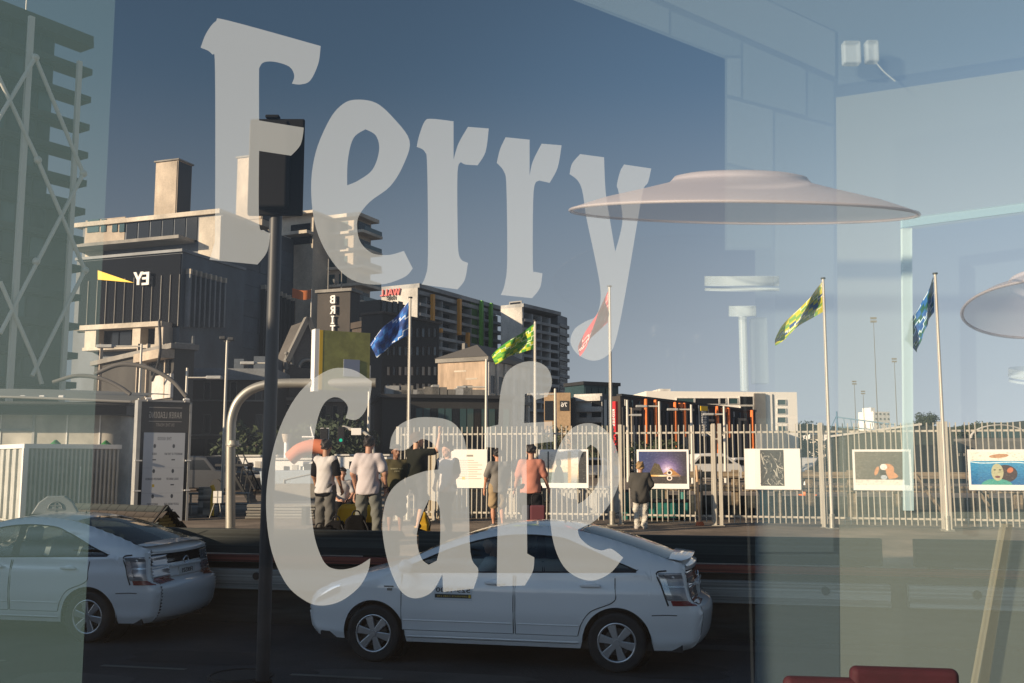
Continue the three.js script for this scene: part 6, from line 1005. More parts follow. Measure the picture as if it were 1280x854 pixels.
const cl = (r, g, b, o = {}) => new THREE.MeshPhysicalMaterial({ color: C(r, g, b), roughness: 0.95, specularIntensity: 0.25, map: TEX.fine, ...o });
// stands where the photo shows column px, d metres away, on the quay
const spot = (px, d, y = QUAY) => { const p = at(px, 640, d); return V(p.x, y, p.z); };
const white = cl(0.74, 0.71, 0.70), blackC = cl(0.014, 0.014, 0.016), jeans = cl(0.20, 0.21, 0.20);
{
  const BACK = Math.PI;
  // raglan shirt
  figure({ label: 'person in white and black raglan shirt, grey jeans, back turned, leftmost of the group', at: spot(406, 17.3), turn: BACK - 0.45, h: 1.73, shirt: white, trousers: cl(0.17, 0.165, 0.155), baggy: 0.024, sleeve: 0.01, hem: 0.84, skin: [0.34, 0.18, 0.11], look: 0.25, hands: [0, 1], pose: { le: [0.25, 1.14, 0.0], lw: [0.27, 0.92, 0.12], re: [-0.24, 1.14, 0.02], rw: [-0.23, 0.93, 0.14] }, hair: { back: -0.05, top: 0.7 },
    extra: ({ root, P, cloth, arms, collar, fit, hem, w }) => { cloth('sleeve', arms(fit * 0.75 + 0.007, 0.85, 0), (x, y, z) => collar - 0.02 < y ? y - collar + 0.02 : -1, blackC, 1, [P.ls, P.rs, P.le, P.re], 'black raglan sleeves'); cloth('undershirt', [capsule(P.pelvis.clone().add(V(0.04, -0.08, 0)), P.pelvis.clone().add(V(-0.04, -0.08, 0)), 0.13 * w + fit, 0.13 * w + fit)], (x, y, z) => Math.max(hem - 0.055 - y, y - hem - 0.01), blackC, 1, [P.pelvis.clone().add(V(0, -0.12, 0))], 'black hem below the shirt'); } });
  figure({ label: 'person in a plain white t-shirt and faded jeans, back turned, second in the group', at: spot(460, 17.1), turn: BACK - 0.1, h: 1.78, wide: 1.06, shirt: cl(0.72, 0.65, 0.66), trousers: cl(0.21, 0.215, 0.195), baggy: 0.026, hem: 0.80, sleeve: 0.75, skin: [0.40, 0.21, 0.14], fit: 0.024, hands: [1, 1], pose: { le: [0.27, 1.14, 0.01], lw: [0.24, 0.9, 0.10], re: [-0.28, 1.15, -0.02], rw: [-0.27, 0.9, 0.05], lk: [0.13, 0.5, 0.05], rk: [-0.14, 0.5, 0.02], la: [0.14, 0.085, -0.02], ra: [-0.17, 0.085, -0.03], lt: [0.17, 0.03, 0.15], rt: [-0.21, 0.03, 0.14] }, shoes: cl(0.55, 0.54, 0.5), hair: { back: -0.03, top: 1.0 },
    extra: ({ root, P }) => { const d = P.lw.clone().lerp(P.le, 0.06); part(root, 'watch', rod(P.rw.clone().lerp(P.re, 0.02), P.rw.clone().lerp(P.re, 0.1), 0.034, 0.036, 14), MAT.black); } });
  figure({ label: 'person in an olive printed t-shirt and dark shorts facing the camera, holding a basketball', at: spot(494, 18.4), turn: 0.25, h: 1.66, shirt: cl(0.115, 0.10, 0.05), trousers: cl(0.022, 0.026, 0.036), legs: 0.5, baggy: 0.035, hem: 0.80, fit: 0.026, skin: [0.22, 0.10, 0.055], look: 0.35, hands: [1, 2], pose: { le: [0.25, 1.13, -0.02], lw: [0.22, 0.92, 0.12], re: [-0.235, 1.12, 0.0], rw: [-0.16, 0.86, 0.13] }, shoes: cl(0.05, 0.05, 0.05), hair: { back: -0.02, top: 0.6 },
    extra: ({ root, P, H }) => { const g = canvasTex(256, 128, (c, w, h) => { c.clearRect(0, 0, w, h); c.fillStyle = '#a9a585'; c.textAlign = 'center'; c.font = 'bold 40px sans-serif'; c.fillText('SUMMER TOUR', w / 2, 48, 220); c.font = 'bold 34px sans-serif'; c.fillText('CREW', w / 2, 92, 130); }); const m = new THREE.MeshStandardMaterial({ map: g, transparent: true, roughness: 0.9 }); part(root, 'shirt_print', grid(12, 4, (u, v) => { const x = (u - 0.5) * 0.27; return V(x, (1.27 + (v - 0.5) * 0.13) * H, P.chest.z + 0.155 - x * x * 1.7); }), m); } });
  { // basketball in front of him
    const p = at(487, 638, 18.15), b = solo('basketball', new THREE.SphereGeometry(0.12, 28, 20), M(0.34, 0.12, 0.06, 0.8, { map: TEX.fine }), 'orange brown basketball held low in front of the olive shirted person', 'basketball'); b.position.copy(p);
    part(b, 'seam', [new THREE.TorusGeometry(0.1205, 0.003, 5, 40), new THREE.TorusGeometry(0.1205, 0.003, 5, 40).rotateY(Math.PI / 2), new THREE.TorusGeometry(0.1205, 0.003, 5, 40).rotateX(Math.PI / 2)], MAT.black);
  }
  figure({ label: 'person in a black t-shirt reaching one arm up the fence, one knee raised', at: spot(520, 18.2, QUAY + 0.07), turn: BACK - 0.85, h: 1.80, shirt: cl(0.02, 0.022, 0.016), trousers: cl(0.05, 0.055, 0.07), legs: 0.46, baggy: 0.034, hem: 0.80, fit: 0.026, skin: [0.52, 0.29, 0.18], look: -0.25, hands: [3, 1], pose: { le: [0.25, 1.22, 0.06], lw: [0.24, 1.04, 0.22], re: [-0.36, 1.45, 0.18], rw: [-0.40, 1.72, 0.20], lk: [0.11, 0.58, 0.26], la: [0.10, 0.26, 0.02], lt: [0.13, 0.13, 0.16], rk: [-0.1, 0.5, 0.05], ra: [-0.1, 0.085, -0.06], rt: [-0.12, 0.03, 0.1] }, shoes: cl(0.05, 0.05, 0.055), hairMat: cl(0.10, 0.055, 0.03), hair: { back: -0.03, top: 1.1 },
    extra: ({ root, P }) => { const m = P.lh.clone().lerp(P.lk, 0.85); part(root, 'knee_pad', rod(P.lh.clone().lerp(P.lk, 0.72), P.lh.clone().lerp(P.lk, 0.98), 0.088, 0.074, 14), MAT.cleanWhite, 'white band at the hem of the shorts'); } });
  figure({ label: 'person in a white t-shirt with dark sleeves and black trousers, walking and looking left', at: spot(559, 18.8), turn: -0.5, h: 1.69, shirt: cl(0.76, 0.71, 0.70), trousers: cl(0.025, 0.027, 0.033), baggy: 0.014, hem: 0.84, sleeve: 0.75, fit: 0.02, skin: [0.50, 0.27, 0.18], look: -0.45, nod: 0.15, hands: [1, 1], pose: { le: [0.25, 1.15, 0.06], lw: [0.17, 0.95, 0.22], re: [-0.25, 1.16, -0.03], rw: [-0.20, 0.96, 0.14], lk: [0.09, 0.5, 0.14], la: [0.09, 0.10, 0.06], lt: [0.10, 0.04, 0.24], rk: [-0.09, 0.51, -0.03], ra: [-0.09, 0.10, -0.22], rt: [-0.1, 0.03, -0.07] }, hair: { back: -0.02, top: 1.2 },
    extra: ({ root, P, cloth, arms, fit, bones, capsule, w }) => { cloth('sleeve', arms(fit * 0.75 + 0.012, 0.76, 0), (x, y, z) => -1, cl(0.03, 0.03, 0.036), 1, [P.ls, P.rs, P.le, P.re], 'dark sleeves'); part(root, 'watch', rod(P.lw.clone().lerp(P.le, 0.02), P.lw.clone().lerp(P.le, 0.12), 0.034, 0.037, 14), MAT.black); } });
  figure({ label: 'person in a grey t-shirt and tan shorts beside the notice board, back turned', at: spot(622, 20.6), turn: BACK + 0.35, h: 1.61, shirt: cl(0.27, 0.255, 0.235), trousers: cl(0.46, 0.34, 0.20), legs: 0.45, baggy: 0.032, hem: 0.80, fit: 0.024, sleeve: 0.85, skin: [0.48, 0.23, 0.14], look: -0.3, hands: [0, 0], pose: { le: [0.26, 1.13, 0.02], lw: [0.27, 0.9, 0.10], re: [-0.25, 1.13, 0.0], rw: [-0.24, 0.89, 0.08] }, shoes: cl(0.2, 0.2, 0.2), hair: { back: -0.03, top: 0.9 } });
  figure({ label: 'person in a salmon pink t-shirt and black shorts walking towards the picture boards', at: spot(664, 18.6), turn: BACK - 0.05, h: 1.66, wide: 1.04, shirt: cl(0.72, 0.30, 0.22), trousers: cl(0.018, 0.018, 0.022), legs: 0.52, baggy: 0.036, hem: 0.83, fit: 0.024, sleeve: 0.85, skin: [0.46, 0.24, 0.16], hands: [0, 0], pose: { le: [0.26, 1.15, 0.0], lw: [0.32, 0.91, 0.06], re: [-0.26, 1.15, 0.0], rw: [-0.33, 0.92, 0.08] }, hair: { back: -0.02, top: 0.8 } });
  { // the maroon and grey bag at his side, seen above the car roof
    const p = at(672, 640, 18.1), b = thing('shoulder_bag', 'maroon and dark shoulder bag below the pink shirt, above the taxi roof', 'bag', V(p.x, QUAY, p.z)), y = p.y - QUAY; part(b, 'body', rbx(-0.14, 0.14, y - 0.27, y + 0.12, -0.06, 0.06, 0.04, 3), M(0.10, 0.025, 0.035, 0.85)); part(b, 'panel', rbx(-0.28, -0.13, y - 0.27, y + 0.12, -0.055, 0.055, 0.04, 3), M(0.04, 0.04, 0.06, 0.85)); part(b, 'strap', tube([V(-0.1, y + 0.1, 0), V(-0.08, y + 0.3, -0.04), V(0.08, y + 0.3, -0.04), V(0.1, y + 0.1, 0)], 0.012), MAT.black);
  }
  // woman in a grey coat
  const spots = canvasTex(128, 128, (g, w, h) => { g.fillStyle = '#d8d2c6'; g.fillRect(0, 0, w, h); g.fillStyle = '#2b2a2a'; for (let i = 0; i < 6; i++) for (let j = 0; j < 6; j++) { g.beginPath(); g.ellipse(i * 22 + (j % 2) * 11 + 8, j * 22 + 9, 7, 5, i + j, 0, 7); g.fill(); } }); spots.wrapS = spots.wrapT = THREE.RepeatWrapping;
  const { root } = figure({ label: 'blonde person in a loose grey coat and patterned trousers looking at the picture boards', at: spot(801, 20.75), turn: BACK - 0.15, h: 1.36, head: 1.2, wide: 1.1, fat: 1.05, shirt: cl(0.095, 0.09, 0.082), trousers: new THREE.MeshStandardMaterial({ map: spots, roughness: 0.9 }), baggy: 0.02, hem: 0.66, fit: 0.034, sleeve: 1.01, skin: [0.48, 0.26, 0.17], nod: 0.2, hands: [1, 1], pose: { chest: [0, 1.28, 0.05], neck: [0, 1.45, 0.06], head: [0, 1.585, 0.10], ls: [0.17, 1.39, 0.04], rs: [-0.17, 1.39, 0.04], le: [0.24, 1.14, 0.06], lw: [0.12, 1.02, 0.24], re: [-0.27, 1.14, 0.05], rw: [-0.20, 1.03, 0.26] }, shoes: cl(0.62, 0.58, 0.54), hairMat: cl(0.46, 0.30, 0.15), hair: { back: -0.085, long: 1 } });
  const tr = root.children.find(o => o.name === 'trousers'), pp = tr.geometry.attributes.position, uv = new Float32Array(pp.count * 2); for (let i = 0; i < pp.count; i++) { uv[i * 2] = (pp.getX(i) + pp.getZ(i) * 0.8) * 6; uv[i * 2 + 1] = pp.getY(i) * 6; } tr.geometry.setAttribute('uv', new THREE.BufferAttribute(uv, 2));
  // driver of the nearer taxi
  const q = taxi.localToWorld(V(-0.06, 0.16, 0.36)); taxi.updateMatrixWorld(true);
  const dv = taxi.localToWorld(V(-0.16, -0.31, 0.36));
  figure({ label: 'driver in a white shirt sitting inside the nearer taxi', at: dv, turn: CAR_TURN - Math.PI / 2, h: 1.74, shirt: cl(0.75, 0.77, 0.8), trousers: blackC, hem: 0.86, sleeve: 0.95, skin: [0.30, 0.16, 0.10], hands: [2, 2], pose: { waist: [0, 1.09, -0.02], chest: [0, 1.27, -0.07], neck: [0, 1.44, -0.10], head: [0, 1.585, -0.08], ls: [0.178, 1.39, -0.09], rs: [-0.178, 1.39, -0.09], le: [0.24, 1.18, 0.09], lw: [0.20, 1.22, 0.36], re: [-0.24, 1.18, 0.09], rw: [-0.2, 1.22, 0.36], lk: [0.12, 0.97, 0.42], rk: [-0.12, 0.97, 0.42], la: [0.12, 0.6, 0.66], ra: [-0.12, 0.6, 0.66], lt: [0.13, 0.62, 0.82], rt: [-0.13, 0.62, 0.82] }, hair: { back: -0.03 } });
}

// ---------------------------------------------------------------- what stands on the quay behind the people
function leafCrown(n, rx, ry, rz, size, lumps = 7) {   // small leaf faces spread in clumps through the crown
  const c = []; for (let i = 0; i < lumps; i++) { const a = rr(0, 6.28), e = rr(-0.6, 0.9), q = rr(0.25, 0.72); c.push([Math.cos(a) * Math.cos(e) * rx * q, Math.sin(e) * ry * q, Math.sin(a) * Math.cos(e) * rz * q, rr(0.35, 0.6)]); }
  const p = []; for (let i = 0; i < n; i++) { const k = c[i % lumps], a = rr(0, 6.28), e = Math.asin(rr(-1, 1)), r = Math.pow(rnd(), 0.4) * k[3], o = V(k[0] + Math.cos(a) * Math.cos(e) * rx * r, k[1] + Math.sin(e) * ry * r, k[2] + Math.sin(a) * Math.cos(e) * rz * r), u = V(rr(-1, 1), rr(-1, 1), rr(-1, 1)).normalize().multiplyScalar(size * rr(0.6, 1.3)), v = V(rr(-1, 1), rr(-1, 1), rr(-1, 1)).cross(u).normalize().multiplyScalar(size * 0.5); const A = o.clone().add(u), B = o.clone().add(v), Cc = o.clone().sub(u), D = o.clone().sub(v); for (const q of [A, B, Cc, A, Cc, D]) p.push(q.x, q.y, q.z); }
  const g = new THREE.BufferGeometry(); g.setAttribute('position', new THREE.Float32BufferAttribute(p, 3)); g.computeVertexNormals(); return g;
}
const leaf = [[0.035, 0.05, 0.02], [0.05, 0.065, 0.03], [0.03, 0.045, 0.025]].map(c => new THREE.MeshStandardMaterial({ color: C(...c), roughness: 0.9, side: THREE.DoubleSide }));
{
  const T = [[321, 556, 46, 1.5, 1.1, 'dark rounded tree before the brown hotel', 0], [420, 553, 62, 1.9, 1.6, 'dark tree behind the dark traffic signal at the group of men', 2], [694, 560, 75, 1.0, 1.2, 'slim olive tree below the tan cube building', 1], [818, 566, 78, 1.6, 0.9, 'low tree before the orange framed terrace', 0], [745, 562, 80, 1.6, 1.4, 'small tree before the louvred office', 2],
    [1002, 563, 130, 3, 1.6, 'broad tree beside the white waterfront block', 1], [1062, 560, 140, 3, 1.6, 'dark tree rising left of the harbour shed', 0], [1158, 529, 300, 3, 2.4, 'lone tree on the skyline right of the white frame', 0], [1228, 539, 260, 3.6, 1.8, 'skyline tree above the grey shed', 1], [1246, 540, 280, 2.6, 1.9, 'skyline tree beside the arched shed', 2], [1204, 541, 270, 2.8, 1.6, 'low skyline tree right of the flagpole', 0], [1000, 537, 300, 3.4, 2, 'skyline tree right of the white block', 1], [1138, 537, 320, 4, 2, 'skyline tree behind the harbour shed roof', 2]];
  T.forEach(([x, y, d, w, h, label, k]) => { const p = at(x, y, d), t = thing('tree', label, 'tree', V(p.x, QUAY, p.z)), cy = p.y - QUAY; part(t, 'crown', leafCrown(1500, w * 1.5, h * 1.5, w * 1.3, w * 0.11, 11).translate(0, cy, 0), leaf[k]); part(t, 'trunk', [rod(V(0, 0, 0), V(0, cy, 0), w * 0.12, w * 0.05), rod(V(0, cy * 0.6, 0), V(w * 0.5, cy + h * 0.3, 0.2), w * 0.05, w * 0.02), rod(V(0, cy * 0.65, 0), V(-w * 0.5, cy + h * 0.3, -0.2), w * 0.05, w * 0.02)], MAT.brown); });
}
// simple parked cars far behind: body with cabin, windows, wheels
function farCar(x, y, d, turn, paint, label, name = 'parked_car', L = 4.3, tall = 1.5) {
  const p = ground(x, y, QUAY), t = thing(name, label, 'car', at(x, y, d).setY(QUAY), turn, null), s = new THREE.Shape(), h = tall, g = 0.28;
  s.moveTo(-L / 2, g); s.lineTo(-L / 2, h * 0.5); s.quadraticCurveTo(-L / 2 + 0.1, h * 0.6, -L * 0.28, h * 0.64); s.lineTo(-L * 0.14, h * 0.97); s.quadraticCurveTo(0, h * 1.03, L * 0.25, h * 0.98); s.lineTo(L * 0.42, h * 0.66); s.quadraticCurveTo(L / 2, h * 0.62, L / 2, h * 0.4); s.lineTo(L / 2, g); s.closePath();
  part(t, 'body', new THREE.ExtrudeGeometry(s, { depth: 1.56, bevelEnabled: true, bevelSize: 0.06, bevelThickness: 0.08, bevelSegments: 2 }).translate(0, 0, -0.78), paint);
  for (const q of [1, -1]) { const w = new THREE.Shape([[-L * 0.23, h * 0.66], [-L * 0.12, h * 0.93], [L * 0.24, h * 0.92], [L * 0.36, h * 0.67]].map(a => new THREE.Vector2(...a))); part(t, 'window', new THREE.ExtrudeGeometry(w, { depth: 0.02, bevelEnabled: false }).translate(0, 0, q > 0 ? 0.855 : -0.875), MAT.glassDark); for (const e of [-L * 0.31, L * 0.31]) part(t, 'wheel', new THREE.CylinderGeometry(0.32, 0.32, 0.2, 20).rotateX(Math.PI / 2).translate(e, 0.32, q * 0.8), MAT.rubber); }
  for (const q of [0.55, -0.55]) { part(t, 'headlight', rbx(-L / 2 - 0.08, -L / 2 + 0.05, h * 0.44, h * 0.54, q - 0.2, q + 0.2, 0.03), MAT.cleanWhite); part(t, 'tail_light', rbx(L / 2 - 0.03, L / 2 + 0.08, h * 0.44, h * 0.54, q - 0.18, q + 0.18, 0.03), MAT.red); }
  return t;
}
const carPaints = { red: M(0.42, 0.02, 0.02, 0.3), black: M(0.02, 0.021, 0.024, 0.25), white: M(0.72, 0.71, 0.69, 0.4), silver: M(0.40, 0.40, 0.40, 0.3), blue: M(0.03, 0.06, 0.16, 0.3) };
farCar(243, 612, 46, 0.8, carPaints.red, 'red car half hidden behind the listing board');
farCar(262, 612, 42, 2.6, carPaints.black, 'black car with bright lamps beside the red car');
farCar(276, 610, 50, 0.1, carPaints.silver, 'silver estate car behind the black car', 'parked_car', 4.6, 1.55);
farCar(880, 605, 64, 0.25, carPaints.white, 'white utility car behind the fence right of the night sky board', 'parked_car', 4.5, 1.75);
farCar(918, 602, 72, 0.5, carPaints.white, 'white car farther right behind the fence, beside the wide white board');
farCar(1012, 602, 68, 0.9, carPaints.silver, 'silver car behind the fence between the two white edged boards');
farCar(1030, 600, 76, 0.3, carPaints.blue, 'dark blue car behind the fence near the flagpole');
farCar(838, 600, 82, -0.5, carPaints.black, 'dark car behind the right edge of the night sky board');
farCar(735, 600, 78, 0.4, carPaints.white, 'white car behind the fence right of the shore picture');
{ // white cabins, boats
  const cab = (x0, x1, y0, y1, d, label, roofm) => { const a = at(x0, y1, d), b = at(x1, y0, d), t = thing('site_cabin', label, 'cabin', V((a.x + b.x) / 2, QUAY, -d)), w = (b.x - a.x) / 2, h = b.y - QUAY, y = Math.max(0.3, a.y - QUAY);
    part(t, 'body', rbx(-w, w, y, h, -2.4, 0, 0.08, 2), MAT.cleanWhite); part(t, 'roof', bx(-w - 0.08, w + 0.08, h + 0.003, h + 0.08, -2.5, 0.1), roofm || MAT.pale); part(t, 'pane', [bx(-w * 0.5, -w * 0.25, h - 0.85, h - 0.25, -0.02, 0.03)], MAT.glassDark); part(t, 'pane', bx(w * 0.35, w * 0.8, h - 0.8, h - 0.25, -0.02, 0.03), MAT.glassBlue); part(t, 'door', bx(-w * 0.1, w * 0.2, y + 0.05, h - 0.2, -0.02, 0.025), MAT.pale);
    for (const s of [-1, 1]) part(t, 'wheel', new THREE.CylinderGeometry(0.3, 0.3, 0.2, 16).rotateX(Math.PI / 2).translate(s * w * 0.5, 0.3, -0.1), MAT.rubber); return t; };
  cab(297, 345, 571, 606, 44, 'white caravan with a dark door window behind the gantry pole');
  cab(420, 485, 570, 600, 46, 'long white cabin behind the raglan shirted person');
  cab(342, 392, 575, 600, 40, 'white cabin with a curved canopy behind the big C');
  // boat with orange raft cover
  const p = ground(385, 612, QUAY), d = 36, o = at(385, 600, d), t = thing('work_boat', 'white work boat with an orange inflatable cover and mast lights', 'boat', V(o.x, QUAY, -d)), P = (x, y) => at(x, y, d).sub(V(o.x, QUAY, -d));
  part(t, 'hull', (() => { const s = new THREE.Shape([[-1.6, 0.3], [1.2, 0.3], [1.9, 1.05], [-1.7, 0.95]].map(q => new THREE.Vector2(...q))); return new THREE.ExtrudeGeometry(s, { depth: 1.4, bevelEnabled: true, bevelSize: 0.06, bevelThickness: 0.08, bevelSegments: 2 }).translate(0, 0, -1.5); })(), M(0.30, 0.36, 0.42, 0.5));
  const a = P(362, 574), b = P(375, 563), c = P(393, 558), e = P(408, 560); part(t, 'inflatable', tube([a, b, c, e], 0.26, 24, 12), M(0.58, 0.17, 0.08, 0.7));
  const w0 = P(377, 598), w1 = P(392, 577); part(t, 'wheelhouse', rbx(w0.x, w1.x, 1.0, w1.y, -1.0, -0.1, 0.05), MAT.cleanWhite); part(t, 'pane', bx(w0.x + 0.05, w1.x - 0.05, w1.y - 0.3, w1.y - 0.08, -0.12, -0.085), MAT.glassDark);
  const m0 = P(392, 590), m1 = P(388, 533); part(t, 'mast', [rod(V(m0.x, 1, -0.3), V(m0.x, P(392, 560).y, -0.3), 0.16, 0.1), rod(V(m0.x, P(392, 560).y, -0.3), V(m1.x - 0.05, m1.y, -0.3), 0.03)], MAT.cleanWhite); part(t, 'radar', [rbx(m0.x - 0.22, m0.x + 0.22, P(392, 556).y, P(392, 549).y, -0.5, -0.1, 0.04), rbx(m0.x - 0.5, m0.x - 0.05, P(0, 547).y, P(0, 545).y, -0.35, -0.2, 0.02)], MAT.cleanWhite);
  part(t, 'rail', [rod(P(355, 600), P(400, 590), 0.02), rod(P(355, 612), P(355, 600), 0.02), rod(P(400, 612), P(400, 590), 0.02)], MAT.steel);
}
{ // gangway, deck, rails and boards at left centre
  const d = 34, o = ground(312, 632, QUAY), t = thing('gangway', 'dark steel gangway with handrails sloping down beside the caravan', 'gangway', at(310, 620, d).setY(QUAY)), b = t.position, P = (x, y, z = 0) => at(x, y, d).sub(b).add(V(0, 0, z));
  part(t, 'deck', [barSq(P(297, 594), P(316, 628), 0.08, 0.9)], MAT.dark); for (const z of [0.4, -0.4]) part(t, 'handrail', [barSq(P(300, 568, z), P(322, 612, z), 0.04), ...[0, 1, 2, 3].map(i => barSq(P(298 + i * 5.5, 594 + i * 9, z), P(302 + i * 5.5, 572 + i * 10, z), 0.03))], MAT.dark); for (let i = 0; i < 7; i++) part(t, 'tread', barSq(P(299 + i * 2.6, 595 + i * 4.7, 0.42), P(299 + i * 2.6, 595 + i * 4.7, -0.42), 0.05, 0.2), MAT.greyRoof); part(t, 'landing', bx(P(296, 590).x - 0.6, P(312, 590).x, P(300, 583).y, P(300, 580).y, -0.5, 0.5), MAT.dark);
  const dk = thing('timber_deck', 'low pale timber step deck behind the big C', 'deck', at(345, 640, 24).setY(QUAY)), y1 = at(345, 632, 24).y - QUAY; const W0 = at(305, 640, 24).x - dk.position.x, W1 = at(392, 640, 24).x - dk.position.x;
  for (let i = 0; i < 5; i++) part(dk, 'plank', rbx(W0 + (i % 2) * 0.02, W1 - (i % 3) * 0.02, Math.max(0.02, y1) * (i / 5) + 0.01, Math.max(0.02, y1) * ((i + 1) / 5) - 0.005, -0.3 - i * 0.02, -0.1 - i * 0.03, 0.01, 1), i % 2 ? MAT.timber : MAT.stone);
  for (let i = 0; i < 6; i++) part(dk, 'plank', rbx(W0, W1, y1 - 0.02, y1 + 0.02, -0.55 - i * 0.32, -0.26 - i * 0.32, 0.01, 1), MAT.stone);
  part(dk, 'wall', bx(W0, W1, 0, y1 + 0.45, -2.8, -2.5), MAT.stone);
  const fr = thing('low_rail', 'low steel rail with timber bollard behind the gantry pole', 'rail', at(262, 640, 26).setY(QUAY)), y2 = at(262, 617, 26).y - QUAY, y3 = at(262, 630, 26).y - QUAY; const X = x => at(x, 630, 26).x - fr.position.x;
  part(fr, 'rail', [rod(V(X(236), y2, 0), V(X(312), y2, 0), 0.03), rod(V(X(236), y3, 0), V(X(312), y3, 0), 0.03)], MAT.steel); for (let i = 0; i < 5; i++) part(fr, 'post', rod(V(X(238 + i * 18), 0, 0), V(X(238 + i * 18), y2, 0), 0.03), MAT.steel);
  const bo = thing('timber_bollard', 'weathered timber bollard left of the yellow marker', 'bollard', at(256, 640, 25.5).setY(QUAY)); part(bo, 'post', new THREE.CylinderGeometry(0.17, 0.18, at(256, 609, 25.5).y - QUAY, 14).translate(0, (at(256, 609, 25.5).y - QUAY) / 2, 0), MAT.timber); part(bo, 'band', new THREE.CylinderGeometry(0.185, 0.185, 0.05, 14).translate(0, 0.4, 0), MAT.greyRoof);
  const ym = thing('yellow_marker', 'small bent yellow marker post beside the bollard', 'marker post', at(265, 640, 25).setY(QUAY)), yy = at(265, 607, 25).y - QUAY; part(ym, 'post', tube([V(0, 0, 0), V(0, yy * 0.6, 0), V(0.02, yy * 0.85, 0), V(-0.03, yy, 0)], 0.05), M(0.72, 0.46, 0.02, 0.6)); part(ym, 'base', bx(-0.1, 0.1, 0, 0.03, -0.1, 0.1), MAT.dark);
  const wb = thing('folding_sign', 'small white folding sign divided in four beside the yellow marker', 'sign board', at(271, 640, 24.6).setY(QUAY)), q0 = at(266, 629, 24.6), q1 = at(277, 614, 24.6); const bx0 = q0.x - wb.position.x, bx1 = q1.x - wb.position.x, b0 = q0.y - QUAY, b1 = q1.y - QUAY; part(wb, 'board', bx(bx0, bx1, b0, b1, -0.02, 0), MAT.cleanWhite); part(wb, 'divider', [bx((bx0 + bx1) / 2 - 0.01, (bx0 + bx1) / 2 + 0.01, b0, b1, 0, 0.008), bx(bx0, bx1, (b0 + b1) / 2 - 0.01, (b0 + b1) / 2 + 0.01, 0, 0.007)], MAT.slab); part(wb, 'leg', [rod(V(bx0 + 0.04, b0, 0), V(bx0 - 0.04, 0, 0.1), 0.012), rod(V(bx1 - 0.04, b0, 0), V(bx1 + 0.04, 0, 0.1), 0.012)], MAT.steel);
}
